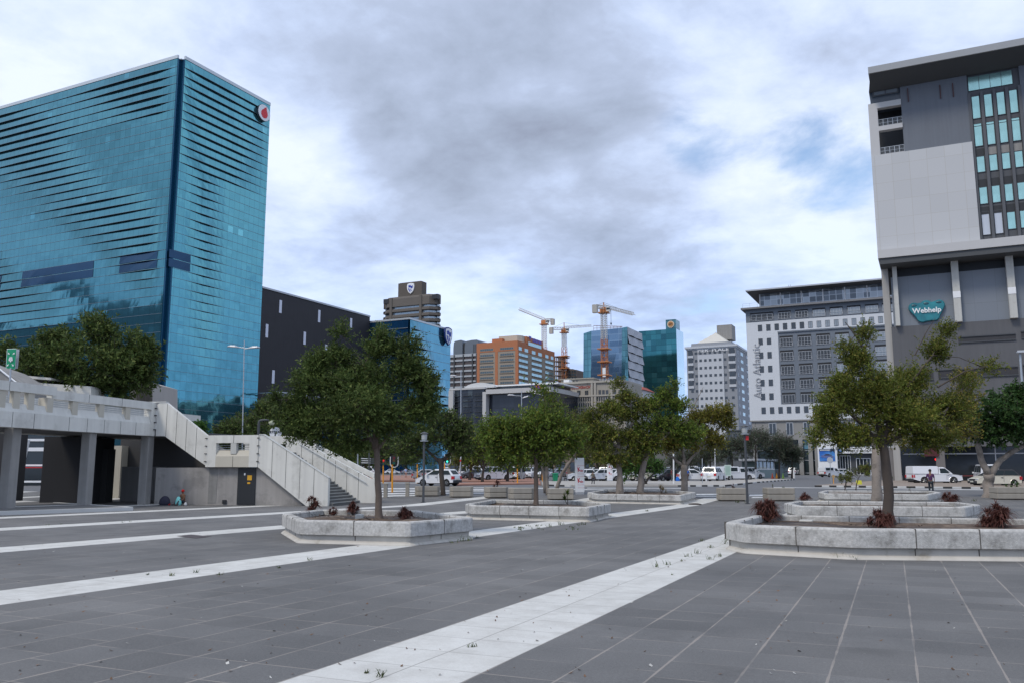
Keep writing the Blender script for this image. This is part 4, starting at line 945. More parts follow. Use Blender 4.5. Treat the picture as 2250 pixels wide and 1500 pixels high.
# lower body
dl = 1.6; xl2 = P(1963, 700, dl)[0]; z_sl = zm - 1.7
zdk = P(2000, 716, dl)[1]
b = MB(); b.box(xl2, xr_, V15 + dl, V15 + 18, zdk, z_sl - 1.2); b.build('panel_wall', SGP, t15)
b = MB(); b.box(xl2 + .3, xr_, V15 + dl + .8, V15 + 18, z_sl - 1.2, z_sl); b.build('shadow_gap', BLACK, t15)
CDK = mat('dark_render', (.105, .107, .115), .8, var=.10, vs=.3, streak=.16)
zgf = P(2100, 980, dl)[1]
b = MB(); b.box(xl2 - .3, xr_, V15 + dl - .15, V15 + 18, zgf, zdk); b.build('dark_wall', CDK, t15)
for (a0, a1, y0_, y1_) in ((2106, 2231, 735, 752), (2244, 2330, 725, 742), (2062, 2236, 806, 829), (2248, 2340, 798, 820), (2000, 2050, 812, 834)):
    xa, za = P(a0, y1_, dl); xb, zb_2 = P(a1, y0_, dl); g = MB(); g.box(xa, xb, V15 + dl - .2, V15 + dl - .153, za, zb_2); o = g.build('louvre_band', mat('louvre_dark', (.035, .034, .038), .6, var=.3, vs=1) if 'louvre_dark' not in MATS else MATS['louvre_dark'], t15)
    g = MB(); g.box(xa, xb, V15 + dl - .32, V15 + dl - .153, zb_2, zb_2 + .12); g.box(xa, xb, V15 + dl - .32, V15 + dl - .153, za - .12, za); g.build('louvre_frame', DGREY, o)
for a0, a1 in ((1962, 1972), (2092, 2108), (2213, 2230), (2340, 2357)):
    xa, xb = P(a0, 620, dl - .7)[0], P(a1, 620, dl - .7)[0]; g = MB(); g.box(xa, xb, V15 + dl - .9, V15 + dl, zdk + .0, z_sl + .02); g.build('column', CONC, t15)
    if a0 > 2000: g = MB(); zz = P(a0, 640 + (2250 - a0) * .07, dl)[1]; g.box(xa - .02, xb + .02, V15 + dl - .95, V15 + dl - .903, zz - .4, zz + .4); g.build('light_box', WHITE, t15)
xa, xb = P(1943, 700, dl)[0], P(1961, 700, dl)[0]
g = MB(); g.box(xa, xb - .15, V15 + dl, V15 + dl + 2, 0, z_sl); g.build('corner_column', mat('corner_concrete', (.36, .35, .33), .85, streak=.15, var=.05, vs=.5), t15)
# ground floor: shopfront
b = MB(); b.box(xl2 - .2, xr_, V15 + 3.2, V15 + 17, 0, zgf); b.build('shopfront', mat('dim_shop_glass', (.022, .026, .03), .1, var=.6, vs=.4), t15)
b = MB()
for q0 in (1963, 1975, 2060, 2076, 2190, 2260): x = P(q0, 1030, 3.)[0]; b.box(x - .06, x + .06, V15 + 3.02, V15 + 3.18, 0, zgf)
z = P(2050, 996, 3.)[1]; b.box(xl2, xr_, V15 + 3.0, V15 + 3.17, z - .07, z + .07); b.build('shopfront_frame', LGREY, t15)
SPM = mat('shop_pier', (.16, .15, .145), .8, var=.2)
for q0 in (1946, 1962, 2068, 2290): b = MB(); x = P(q0, 1030, 1.8)[0]; b.box(x - .5, x + .5, V15 + 1.7, V15 + 3.1, 0, zgf); b.build('pier', SPM, t15)
x, z = P(2057, 1008, 2.9); g = MB(); g.ball((x, V15 + 2.9, z), .17, 10); g.build('red_lamp', mat('red_lamp_glow', (.7, .01, .01), .4, emit=((1, .02, .02), 1.2)), t15)
x, z = P(2050, 985, 1.7); g = MB(); g.box(x - 1., x + .6, V15 + 1.5, V15 + 1.69, z - .9, z + 1.); g.build('red_banner', mat('dull_red', (.07, .012, .015), .7), t15)
x, z = P(2120, 1044, 2.95); g = MB(); g.box(x - 2.5, x + 5.5, V15 + 2.9, V15 + 2.99, z - .06, z + .06); g.build('red_stripe', mat('red_stripe', (.14, .02, .02), .6), t15)
# cloud-shaped sign
sx, sz_ = P(2036, 684, dl); k_ = (P(2076, 684, dl)[0] - P(1996, 684, dl)[0]) / 80.
TEAL = mat('teal_sign', (.015, .15, .19), .35, col2=(.03, .27, .31), c2s=.8, c2lo=.4, c2hi=.7); TEAL2 = mat('teal_sign_dark', (.008, .07, .10), .4)
g = MB()
def blobm(pts, r, d0, d1, mi=0):
    pass
out = []
for cx_, cy_, r_, a0, a1 in ((-27, -9, 13, 200, 55), (0, -11, 15, 140, 40), (28, -12, 13, 125, -30), (16, 13, 13, -5, -115), (-10, 14, 14, -65, -170)):
    for i in range(9): t = R(a0 + (a1 - a0) * i / 8); out.append((cx_ + r_ * math.cos(t), -cy_ + r_ * math.sin(t) if False else -cy_ * 1. + r_ * math.sin(t)))
g.rings([[(sx + a * k_ * (1 - i_), V15 + dl - d, sz_ + (c * k_) * (1 - i_)) for a, c in out] for d, i_ in ((.01, 0), (.35, 0), (.5, .05))]); cl = g.build('cloud_sign', TEAL, t15)
for cx_, cy_ in ((-27, 14), (0, 17), (28, 18)):
    g = MB(); g.ball((sx + cx_ * k_, V15 + dl - .48, sz_ + cy_ * k_), 5.2 * k_, 10, sq=(1.4, .25, .65)); g.build('cloud_dimple', TEAL2, cl)
text_obj('lettering', 'Webhelp', 17 * k_, WHITE, cl, (sx + .02, V15 + dl - .56, sz_), (R(90), 0, 0), .05, bold=.022)

# ---------------------------------------------------------------- low street blocks in the middle
w16 = 235.; V16 = atw(1100, 900, w16).y; q = lambda px, py, d=0: onv(px, py, V16 + d)
xA, xB, xC = q(988, 900)[0], q(1065, 900)[0], q(1211, 900)[0]; zA = q(1000, 853)[1]; zB16 = q(1140, 861)[1]
t16 = thing('black_glass_block', 'low black glass block with balconies and white curved roof parts behind the street trees', 'building', (xA, V16, 0))
BKG = curtain('black_block_glass', (.02, .025, .038), 1.5, 3.0, rough=.15, metal=.0, var=.4, line=.6, lw=.12, hw=.5, dark=(.012, .014, .02), blind=.08, bcol=(.10, .13, .14))
b = MB(); b.box(xA, xB - .3, V16 + .3, V16 + 20, 0, zA - .4); b.build('west_glazing', BKG, t16)
b = MB(); b.box(xB + .8, xC, V16 + 1.2, V16 + 20, 0, zB16 - .2); b.build('east_glazing', BKG, t16)
b = MB(); b.box(xB - .3, xB + .8, V16 - .8, V16 + 8, 0, zB16 + .5); b.build('pale_fin', FRM, t16)
b = MB(); b.box(xB + .8, xC + .3, V16 - .9, V16 + 20, zB16 - .15, zB16 + 1.1); b.box(xA - .2, xB, V16 - .1, V16 + 20, zA - .4, zA + .1); b.build('roof_edge', FRM, t16)
fl16 = 3.0
for k in range(1, 9):
    z = zA - .6 - k * 1.55 * 1.0
    if z < 3: break
    for i in range(3):
        xa = xA + (xB - xA) * (i + .12) / 3.; xb = xA + (xB - xA) * (i + .85) / 3.
        g = MB(); g.box(xa, xb, V16 - .5, V16 + .29, z - .12, z); rail(g, xa, xb, V16 - .45, z, .7); g.build('balcony', DGREY, t16)
b = MB(); b.box(q(990, 880)[0], q(1000, 880)[0], V16 - 1.2, V16 - .2, 0, q(990, 858)[1]); b.build('end_frame', FRM, t16)
b = MB(); xa, xb = q(1018, 850)[0], q(1082, 850)[0]; n_ = 10; top = []
for i in range(n_ + 1): t = i / n_; top.append((xa + (xb - xa) * t, zA + .4 + (q(1050, 842)[1] - zA) * (math.sin(math.pi * min(1, t * 1.15) * .9) ** .6 if t < .99 else .15)))
b.rings([[(x, V16 + d, z) for x, z in [(xa, zA)] + top + [(xb, zA)]] for d in (1, 10)]); b.build('curved_roof', mat('white_roof', (.62, .63, .63), .5), t16)
b = MB(); xa, xb = q(1085, 850)[0], q(1205, 850)[0]; b.box(xa, xb, V16 + 3, V16 + 16, zB16 + 1.1, q(1150, 846)[1] + .3)
b.build('roof_storey', mat('roof_storey_glass', (.05, .06, .07), .2, var=.4, vs=.4), t16)
b = MB(); b.box(xa - 1, xb + 2, V16 + 2, V16 + 17, q(1150, 846)[1] + .3, q(1150, 844)[1] + .4)
b.build('roof_edge', WHITE, t16)
for i in range(9):
    x = q(1128 + i * 8.2, 840)[0]; g = MB(); g.cyl(x, V16 + 6, q(1150, 844)[1] + .4, q(1150, 839.5)[1] + .4, .34, n=10); g.build('roof_tank', LGREY, t16)
# roof letters, violet and orange
lx, lz = q(1170, 850.5, -1.)
text_obj('roof_letters', 'Fed', 1.9, mat('sign_purple', (.10, .03, .45), .4), t16, (lx + .8, V16 - 1.0, lz), (R(90), 0, 0), .08, bold=.03)
text_obj('roof_letters', 'Ex', 1.9, mat('sign_orange', (.65, .12, .02), .4), t16, (q(1187, 850)[0], V16 - 1.0, lz), (R(90), 0, 0), .08, bold=.03)

w17 = 245.; V17 = atw(1290, 900, w17).y; q = lambda px, py, d=0: onv(px, py, V17 + d)
HB = mat('old_beige_wall', (.34, .315, .27), .85, var=.12, vs=.25, streak=.12)
xa, xb = q(1208, 900)[0], q(1374, 900)[0]; z17 = q(1270, 842)[1]
t17 = thing('old_beige_building', 'old beige office building with red roofline lettering and tall ribbed windows', 'building', (xa, V17, 0))
b = MB(); b.box(xa, xb, V17, V17 + 16, 0, z17); b.build('wall', HB, t17)
b = MB(); b.box(xa - .2, xb, V17 - .5, V17 + 16, z17, z17 + .5)
for px in (1212, 1237, 1243, 1302, 1309, 1345): x = q(px, 900)[0]; b.box(x - .3, x + .3, V17 - .45, V17 - .003, 0, z17)
for px in range(1216, 1345, 5): x = q(px, 900)[0]; b.box(x - .09, x + .09, V17 - .3, V17 - .003, 0, q(1270, 872)[1])
b.box(xa, xb, V17 - .5, V17 - .003, q(1270, 870)[1] - .2, q(1270, 870)[1] + .25)
b.build('ribs', mat('old_pale_stone', (.38, .355, .31), .85, var=.1), t17)
for px in (1254, 1272, 1289): window(t17, q(px, 862)[0], V17, q(px, 862)[1], 1.0 * 1.1, 1.4, 'v', GLASSW, BE, 1, fr=.05)
for px in (1219, 1226, 1232, 1318, 1326, 1334, 1351, 1362): window(t17, q(px, 862)[0], V17, q(px, 863)[1], .8, 1.9, 'v', GLASSW, BRN, 1, fr=.08)
for k in range(5):
    for i, px in enumerate(range(1219, 1345, 5)):
        if px in (1239,): continue
        window(t17, q(px - .5, 900)[0], V17, q(1270, 877 + k * 12.)[1], .46, 1.1, 'v', GLASSW, HB, 0, fr=.03)
b = MB(); b.box(q(1221, 835)[0], q(1293, 835)[0], V17 + 4, V17 + 14, z17, q(1250, 830)[1]); b.box(q(1221, 835)[0] - .3, q(1293, 835)[0] + .3, V17 + 3.6, V17 + 14, q(1250, 830)[1], q(1250, 828)[1]); b.box(q(1293, 835)[0], q(1335, 835)[0], V17 + 5, V17 + 14, z17, q(1320, 837)[1]); b.build('roof_storey', HB, t17)
for px in range(1247, 1275, 7):
    for y_ in (831.5, 836): window(t17, q(px, y_, 4)[0], V17 + 4, q(px, y_, 4)[1], .5, .45, 'v', GLASSW, HB, 0, fr=.04)
b = MB(); b.box(q(1237, 845)[0], q(1249, 845)[0], V17 + .5, V17 + 3, z17 + .5, q(1240, 842 - 2)[1] + .9); b.build('roof_cabin', WHITE, t17)
b = MB(); b.box(q(1310, 835)[0], q(1350, 835)[0], V17 + 8, V17 + 14, q(1320, 837)[1] - .6, q(1320, 829)[1]); b.build('upper_storey', mat('pale_upper', (.44, .45, .45), .7), t17)
for px in range(1313, 1350, 6): window(t17, q(px, 833, 8)[0], V17 + 8, q(px, 833, 8)[1], .45, .5, 'v', GLASSW, WHITE, 0, fr=.05)
text_obj('lettering', 'ST HEERENGRACHT', 1.15, mat('letter_red', (.35, .04, .03), .6), t17, (q(1272, 851)[0], V17 - .06, q(1272, 850.5)[1]), (R(90), 0, 0), .05, sx=.78, bold=.02)
# plain pale block behind the trees right of it, with a red tiled edge
V18 = atw(1400, 880, 260).y; q = lambda px, py, d=0: onv(px, py, V18 + d); xa, xb = q(1370, 880)[0], q(1412, 880)[0]
t18 = thing('white_low_block', 'low white building with a red tiled edge seen through the sparse tree', 'building', (xa, V18, 0))
b = MB(); b.box(xa, xb, V18, V18 + 12, 0, q(1390, 856)[1]); b.build('wall', mat('white_wall', (.52, .53, .55), .8, var=.1, vs=.3), t18)
z_ = q(1390, 856)[1]; b = MB(); b.rings([[(xa - .5, V18 - .6, z_), (xb + .5, V18 - .6, z_), (xb + .5, V18 + 12, z_), (xa - .5, V18 + 12, z_)], [(xa - .5, V18 + 4, z_ + 2.2), (xb - 1, V18 + 4, z_ + 1.2), (xb - 1, V18 + 8, z_ + 1.2), (xa - .5, V18 + 8, z_ + 2.2)]]); b.build('roof', mat('red_tiles', (.30, .06, .035), .8, var=.2), t18)
for k in range(6):
    for px in (1376, 1385, 1394, 1403): window(t18, q(px, 870)[0], V18, q(1390, 866 + k * 14)[1], .8, 1.1, 'v', GLASSW, WHITE, 0, fr=.07)
# grey low block under Pier Place side, far street wall to close the view
V19 = atw(1640, 1000, 240).y; q = lambda px, py, d=0: onv(px, py, V19 + d); xa, xb = q(1596, 950)[0], q(1652, 950)[0]
t19 = thing('grey_annex', 'small slate grey annex between the stepped-roof block and the white block', 'building', (xa, V19, 0))
b = MB(); b.box(xa, xb, V19, V19 + 10, 0, q(1620, 945)[1]); b.box(xa - .4, xb, V19 - .4, V19 + 10, q(1620, 945)[1], q(1620, 943)[1]); b.build('wall', UG, t19)
for k in range(3):
    for px in (1604, 1616, 1628, 1640): window(t19, q(px, 950)[0], V19, q(1620, 955 + k * 26)[1], .9, .9, 'v', GLASSW, DGREY, 0, fr=.06)
# row of grey shop buildings behind the parked cars (only glimpsed between trunks)
V20 = atw(1100, 1000, 225).y; q = lambda px, py, d=0: onv(px, py, V20 + d)
for i, (a0, a1, yt, c_) in enumerate(((985, 1100, 985, (.12, .11, .10)), (1102, 1180, 978, (.2, .19, .18)), (1215, 1345, 975, (.16, .12, .10)), (1350, 1480, 978, (.13, .13, .125)), (1483, 1594, 970, (.11, .115, .12)))):
    xa, xb = q(a0, 1000)[0], q(a1, 1000)[0]
    t = thing('shop_building', ['dim brown low building glimpsed behind the cars left of the white pickup', 'low grey frontage glimpsed behind the vans near the green light', 'brown low frontage glimpsed behind the green bin and tall kiosk sign', 'dim grey frontage glimpsed behind the leaning grey trunk', 'dark frontage glimpsed behind the forked trunk and blue bags'][i], 'building', (xa, V20, 0), 'low frontages behind the parked cars')
    b = MB(); b.box(xa, xb, V20, V20 + 8, 0, q(a0, yt)[1]); b.build('wall', mat('shop_wall_%s' % 'abcde'[i], c_, .85, var=.2, vs=.3), t)
    for k in range(int((xb - xa) / 4)): window(t, xa + 2 + k * 4, V20, 2.0, 2.6, 2.4, 'v', GLASS, DGREY, 1, fr=.1)

# ---------------------------------------------------------------- tower cranes
CW = mat('crane_white', (.60, .58, .54), .6, var=.1); CO = mat('crane_orange', (.50, .20, .07), .6, var=.2, vs=.2); CK = mat('counterweight', (.42, .40, .36), .9)
def lattice(mb, p, q_, w_, n, r_=.14, up_=(0, 0, 1), tri=False):
    p, q_ = Vector(p), Vector(q_); d = (q_ - p); L = d.length; d.normalize(); u = Vector(up_); s = d.cross(u).normalized(); u = s.cross(d)
    if tri: cs = [s * w_ / 2, -s * w_ / 2, u * w_ * .9]
    else: cs = [s * w_ / 2 + u * w_ / 2, s * w_ / 2 - u * w_ / 2, -s * w_ / 2 - u * w_ / 2, -s * w_ / 2 + u * w_ / 2]
    for c in cs: mb.tube([p + c, q_ + c], r_, 4)
    for i in range(n):
        a = p + d * L * i / n; b_ = p + d * L * (i + 1) / n
        for j in range(len(cs)):
            c, e = cs[j], cs[(j + 1) % len(cs)]; mb.tube([a + c, b_ + e], r_ * .62, 3, cap=False); mb.tube([a + c, a + e], r_ * .62, 3, cap=False)
def crane(label, w_, mast, jib, cjib, apex, white_from, w0=3.0, jdw=0.):
    """pixel readings at distance w_: mast x & top y & bottom y, jib tip, counter-jib tip, apex y"""
    mx_, my, mb_y = mast; base = atw(mx_, mb_y, w_); top = atw(mx_, my, w_); x, y = base.x, base.y
    t = thing('tower_crane', label, 'crane', (x, y, 0), 'tower cranes over the building site')
    zsplit = atw(mx_, white_from, w_).z
    m = MB(); lattice(m, (x, y, zsplit), (x, y, top.z), w0 * .75, 14, .16, up_=(0, 1, 0)); m.build('upper_mast', CW, t)
    m = MB(); lattice(m, (x, y, 0), (x, y, zsplit), w0 * .8, 22, .22, up_=(0, 1, 0)); m.build('mast', CO, t)
    for k in range(4):
        z = zsplit * (.92 - .10 * k); m = MB(); m.box(x - w0 * .9, x + w0 * .9, y - w0 * .9, y + w0 * .9, z, z + .5); m.build('mast_collar', CO, t)
    jt = atw(jib[0], jib[1], w_ + jdw); ct = atw(cjib[0], cjib[1], w_ - jdw * .3)
    m = MB(); lattice(m, (x, y, top.z), jt, 1.7, 18, .13, tri=True); m.build('jib', CW, t)
    m = MB(); lattice(m, (x, y, top.z), ct, 1.6, 5, .15); m.build('counter_jib', CW, t)
    m = MB(); m.box(ct.x - 1.1, ct.x + 1.3, ct.y - 1., ct.y + 1., ct.z - 3.4, ct.z + .6); m.build('counterweight', CK, t)
    m = MB(); m.box(x - 1.6, x + 1.6, y - 1.6, y + 1.6, top.z - 2.2, top.z - .2); m.box(x - 2.6, x + 2.6, y - 2.4, y + 2.4, top.z - 3, top.z - 2.5); m.build('slewing_unit', CO, t)
    m = MB(); m.box(x + 1.7, x + 3.6, y - 1.5, y + .2, top.z - 2.4, top.z - .2); cbn = m.build('cab', CW, t)
    m = MB(); m.box(x + 1.9, x + 3.61, y - 1.52, y - .2, top.z - 1.6, top.z - .6); m.build('cab_window', GLASS, cbn)
    if apex:
        az = atw(mx_, apex, w_).z; m = MB(); m.tube([(x, y, top.z), (x, y, az)], .3, 4); m.build('apex', CO, t)
        m = MB(); m.tube([(x, y, az), Vector((x, y, top.z)).lerp(jt, .6) + Vector((0, 0, 1.3))], .06, 3); m.tube([(x, y, az), ct], .06, 3); m.build('stay', BLACK, t)
    return t, x, y, top.z, jt
crane('white and orange crane with its jib raised left, behind the orange building', 560, (1196, 704, 790), (1139, 681), (1214, 703), None, 762, 3.4, 0)
crane('middle crane with level jib and square counterweight to its left', 560, (1240.5, 722, 830), (1300, 718), (1211, 722), 709, 762, 3.4, 60)
t, x, y, zt, jt = crane('tallest crane standing in front of the faceted glass tower', 420, (1329, 676, 830), (1393, 693), (1307, 673), 665, 745, 3.2, 40)
p = Vector((x, y, zt)).lerp(jt, .22); m = MB(); m.tube([p, p - Vector((0, 0, 7))], .10, 4); m.box(p.x - .3, p.x + .3, p.y - .3, p.y + .3, p.z - 8, p.z - 7); m.build('hook', BLACK, t)
b1 = atw(1330, 808, 419); b2 = atw(1330, 828, 419); m = MB(); m.box(b1.x - .8, b1.x + .8, b1.y - 1.9, b1.y - 1.8, b2.z, b1.z); m.build('banner', WHITE, t)
# ================================================================== footbridge and stairs at the left
RZ = R(26 - 12.)
o5 = atw(337, 1000, 51.); FO = Vector((o5.x, o5.y, 0))
fx = Vector((math.cos(RZ), math.sin(RZ), 0)); fy = Vector((-math.sin(RZ), math.cos(RZ), 0))
def lray(px, py):
    r = Vector(ray(px, py)); o = Vector((0, 0, EYE)) - FO
    return (o.dot(fx), o.dot(fy), o.z), (r.dot(fx), r.dot(fy), r.z)
def ly(px, py, c=0.):      # plane local y = c -> (x, z)
    o, r = lray(px, py); t = (c - o[1]) / r[1]; return o[0] + r[0] * t, o[2] + r[2] * t
def lx_(px, py, c=0.):     # plane local x = c -> (y, z)
    o, r = lray(px, py); t = (c - o[0]) / r[0]; return o[1] + r[1] * t, o[2] + r[2] * t
def lgz(x, y): p = FO + fx * x + fy * y; return zg(p.x, p.y)
fb = thing('footbridge', 'pale concrete elevated walkway on square columns with a stair descending to the plaza', 'footbridge', FO, None, RZ)
def fbuild(b, name, m, parent=None, **k):
    """b holds coordinates local to the bridge"""
    o = b.build('x', m, None, **k); o.name = name; o.data.name = name; o.parent = parent or fb; return o
PC = mat('precast_pale', (.63, .62, .575), .85, var=.07, vs=1.0, bump=.15, bs=40, col2=(.44, .43, .39), c2s=.9, c2lo=.55, c2hi=.78, streak=.20)
PCW = mat('precast_warm', (.50, .465, .39), .85, var=.1, vs=1.2); GAP = mat('joint_shadow', (.05, .048, .045), .9)
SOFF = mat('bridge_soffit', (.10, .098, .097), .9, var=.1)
zt5 = ly(337, 884)[1]; zr5 = ly(337, 900)[1]; zo5 = ly(337, 915)[1]; zb5 = ly(337, 957)[1]
WB = 4.2                                   # width of walkway and stairs
yL = lx_(0, 900)[0] - 9; ys = lx_(112, 900)[0]
# walkway parapet, one run flush, nearer run proud and taller
for (y0, y1, dx, dz, nm) in ((ys, -.45, 0., 0., 'parapet'), (yL, ys - .02, .28, .14, 'parapet')):
    b = MB(); b.box(-.32 + dx, dx, y0, y1, zr5 + dz, zt5 + dz); fbuild(b, 'parapet_beam', PC)
    b = MB(); b.rings([[(dx, y, zb5), (dx, y, zo5 - .42), (dx - .16, y, zo5), (-.5 + dx, y, zo5), (-.5 + dx, y, zb5)] for y in (y0, y1)]); fbuild(b, 'fascia', PC)
    b = MB(); n = max(1, int((y1 - y0) / 1.25))
    for i in range(1, n): y = y0 + (y1 - y0) * i / n; b.box(dx - .05, dx + .004, y - .012, y + .012, zb5, zo5 - .42)
    for i in range(1, n // 2): y = y0 + (y1 - y0) * i / (n // 2); b.box(dx - .05, dx + .004, y - .012, y + .012, zr5 + dz, zt5 + dz)
    fbuild(b, 'panel_joint', GAP)
for q in (100, 166, 225, 283): y = lx_(q, 905)[0]; b = MB(); b.box(-.30, .24 if q == 100 else -.04, y - .2, y + .2, zo5 - .3, zr5 + .01); fbuild(b, 'parapet_post', PCW)
for q in (6, 38, 70): y = lx_(q, 895, .28)[0]; b = MB(); b.box(-.02, .22, y - .2, y + .2, zo5 - .3, zr5 + .16); fbuild(b, 'parapet_post', PCW)
b = MB()
for k in range(4): z = zo5 + .06 + k * .1; b.tube([(-.22, yL, z), (-.22, -.5, z)], .014, 4)
fbuild(b, 'rails', STEEL)
b = MB(); b.box(-.5, 0, -.44, .0, zb5, zt5); fbuild(b, 'end_pier', PC)
b = MB()
for k in range(4): b.box(.0, .10, -.16, -.04, zb5 + .35 + k * .42, zb5 + .41 + k * .42)
fbuild(b, 'tie_brackets', BLACK)
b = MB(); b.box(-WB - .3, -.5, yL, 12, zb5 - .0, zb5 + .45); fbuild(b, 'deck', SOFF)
b = MB(); b.box(-WB - .6, -WB - .3, yL, 12, zb5 - .05, zo5); b.box(-WB - .6, -WB - .35, yL, 12, zr5, zt5); fbuild(b, 'far_parapet', PC)
for i in range(7): y = yL + 3 + i * 3.4; b = MB(); b.box(-WB - .55, -WB - .38, y - .2, y + .2, zo5, zr5); fbuild(b, 'parapet_post', PCW)
# columns
for q, w_ in ((337, 51.), (193, None), (24, None)):
    y = 0 if w_ else lx_(q, 1000, -.45)[0]
    for xx in (-.45,):
        b = MB(); g = lgz(xx, y) ; b.bbox(xx - .27, xx + .27, y - .27, y + .27, g - .1, zb5 + .01, .03); fbuild(b, 'column', CONC_D)
# flight one
def quadprism(pts, y0, y1, m, name, parent=None):
    b = MB(); b.rings([[(x, y, z) for x, z in pts] for y in (y0, y1)]); return fbuild(b, name, m, parent)
xa0, xa1, xb_, xl2_ = .08, ly(366, 884)[0], ly(455, 955)[0], ly(570, 955)[0]
zl_t = ly(512, 955)[1]; zl_b = ly(512, 1025)[1]; xc = ly(722, 1050)[0]; zc_t = ly(722, 1050)[1]
g_end = lgz(xc, 0)
hh5 = zt5 - zb5
for y0, y1, nm in ((-.02, .22, 'stair_parapet'),):
    quadprism([(xa0, zb5), (xa0, zt5 - .12), (xa0 + .12, zt5), (xa1, zt5), (xb_, zl_t), (xb_, zl_b + .1), (xa1, zb5)], y0, y1, PC, nm)
def joints(x0, x1, n, ztf, zbf, y=-.02, parent=None):
    b = MB()
    for i in range(1, n):
        x = x0 + (x1 - x0) * i / n; b.box(x - .012, x + .012, y - .004, y + .05, zbf(x), ztf(x))
    fbuild(b, 'panel_joint', GAP, parent)
lin = lambda a, b, x0, x1: (lambda x: a + (b - a) * (x - x0) / (x1 - x0))
joints(xa0, xb_, 5, lambda x: zt5 if x < xa1 else lin(zt5, zl_t, xa1, xb_)(x), lambda x: zb5 if x < xa1 else lin(zb5, zl_b, xa1, xb_)(x))
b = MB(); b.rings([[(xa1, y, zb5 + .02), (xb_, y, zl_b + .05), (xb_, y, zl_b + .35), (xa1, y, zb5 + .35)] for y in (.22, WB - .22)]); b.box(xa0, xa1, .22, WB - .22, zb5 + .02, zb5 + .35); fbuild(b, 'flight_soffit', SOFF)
# landing with two framed openings
b = MB()
def fr(x0, x1, z0_, z1_, y0=-.06, y1=.22): b.box(x0, x1, y0, y1, z0_, z1_)
zq5 = lambda p: ly(512, p)[1]
fr(xb_ + .02, xl2_ - .02, zq5(972), zl_t); fr(xb_ + .02, ly(476, 980)[0], zl_b, zq5(972)); fr(ly(549, 980)[0], xl2_ - .02, zl_b, zq5(972)); fbuild(b, 'landing_parapet', PC)
b = MB(); x0_, x1_ = ly(476, 980)[0], ly(549, 980)[0]
b.rings([[(x, -.06, zl_b), (x, -.06, zq5(1001)), (x, .12, zq5(988)), (x, .22, zq5(988)), (x, .22, zl_b)] for x in (x0_, x1_)]); fbuild(b, 'landing_fascia', PCW)
b = MB(); xm_ = ly(514, 980)[0]; b.box(xm_ - .18, xm_ + .18, -.05, .2, zq5(996), zq5(972)); fbuild(b, 'landing_post', CONC)
b = MB(); 
for k in range(3): z = zq5(986) + k * .12; b.tube([(x0_, .15, z), (x1_, .15, z)], .014, 4)
fbuild(b, 'rails', STEEL)
b = MB(); b.box(xm_ - .012, xm_ + .012, -.065, 0, zl_b, zq5(1001)); b.box(xm_ - .012, xm_ + .012, -.065, 0, zq5(972), zl_t)
for z in (.3, .75, 1.2, 1.65): b.box(xb_ - .06, xb_ + .08, -.10, -.06, zl_b + z, zl_b + z + .05); b.box(xl2_ - .08, xl2_ + .06, -.10, -.06, zl_b + z, zl_b + z + .05)
fbuild(b, 'panel_joint', GAP)
b = MB(); b.box(xb_, xl2_, .22, WB, zl_b + .02, zl_b + .45); fbuild(b, 'landing_slab', SOFF)
b = MB(); b.box(xb_, xl2_ + 1.6, WB + .0, WB + .3, zl_b + 1.45, zl_t + .1); b.box(xb_, xl2_ + 1.6, WB, WB + .3, zl_b, zl_b + .95)
for q in (.1, 1.6, 3.2, 4.6): b.box(xb_ + q, xb_ + q + .4, WB + .02, WB + .28, zl_b + .95, zl_b + 1.45)
fbuild(b, 'landing_parapet', PC)
# flight two
zb_end = lin(zl_b, zl_b - (zl_t - zc_t), xl2_, xc)
xg5 = ly(678, 1103)[0]
quadprism([(xl2_, zl_b), (xl2_, zl_t), (xl2_ + .25, zl_t), (xc, zc_t), (xc, g_end - .1), (xg5, g_end - .1)], -.02, .22, PC, 'stair_parapet')
joints(xl2_, xc, 5, lin(zl_t + .02, zc_t, xl2_ + .25, xc), lambda x: max(g_end, lin(zl_b, g_end, xl2_, xg5)(x)))
b = MB(); b.rings([[(x, -.05, z), (x, .25, z), (x, .25, z + .07), (x, -.05, z + .07)] for x, z in ((xa1 - 1.2, zt5), (xa1, zt5))]); 
fbuild(b, 'coping', CONC); b = MB(); b.rings([[(x, -.05, z), (x, .25, z), (x, .25, z + .05), (x, -.05, z + .05)] for x, z in ((xl2_, zl_t), (xl2_ + .25, zl_t), (xc + .02, zc_t))]); fbuild(b, 'coping', CONC)
xf0 = ly(640, 968, WB)[0]; xf1, zf1_ = ly(815, 1051, WB)
quadprism([(xf0 - .3, zl_b), (xf0 - .3, zl_t), (xf0 + .3, zl_t), (xf1, zf1_), (xf1, lgz(xf1, WB) - .1), (xf1 - 4.5, lgz(xf1, WB) - .1)], WB - .1, WB + .15, PC, 'stair_parapet')
joints(xf0, xf1, 7, lin(zl_t, zf1_, xf0, xf1), lambda x: lgz(x, WB), y=WB - .1)
b = MB(); b.box(xf1, xf1 + .45, WB - .12, WB + .45, lgz(xf1, WB) - .1, zf1_ + .02); fbuild(b, 'newel_block', PC)
b = MB(); b.rings([[(x, y, z) for x, z in ((xf0, zl_t + .25), (xf1, zf1_ + .32), (xf1, zf1_), (xf0, zl_t - .1))] for y in (WB + .5, WB + .75)]); fbuild(b, 'outer_ramp_parapet', PC)
def srail(x0, z0_, x1, z1_, y):
    b = MB(); b.tube([(x0, y, z0_), (x1, y, z1_)], .025, 6)
    for i in range(4): t = (i + .5) / 4; x = x0 + (x1 - x0) * t; z = z0_ + (z1_ - z0_) * t; b.tube([(x, y, z), (x, y + .1, z - .1)], .015, 4)
    fbuild(b, 'handrail', STEEL)
srail(xf0 + .6, zl_t - .35, xf1 - .2, zf1_ - .25, WB - .2)
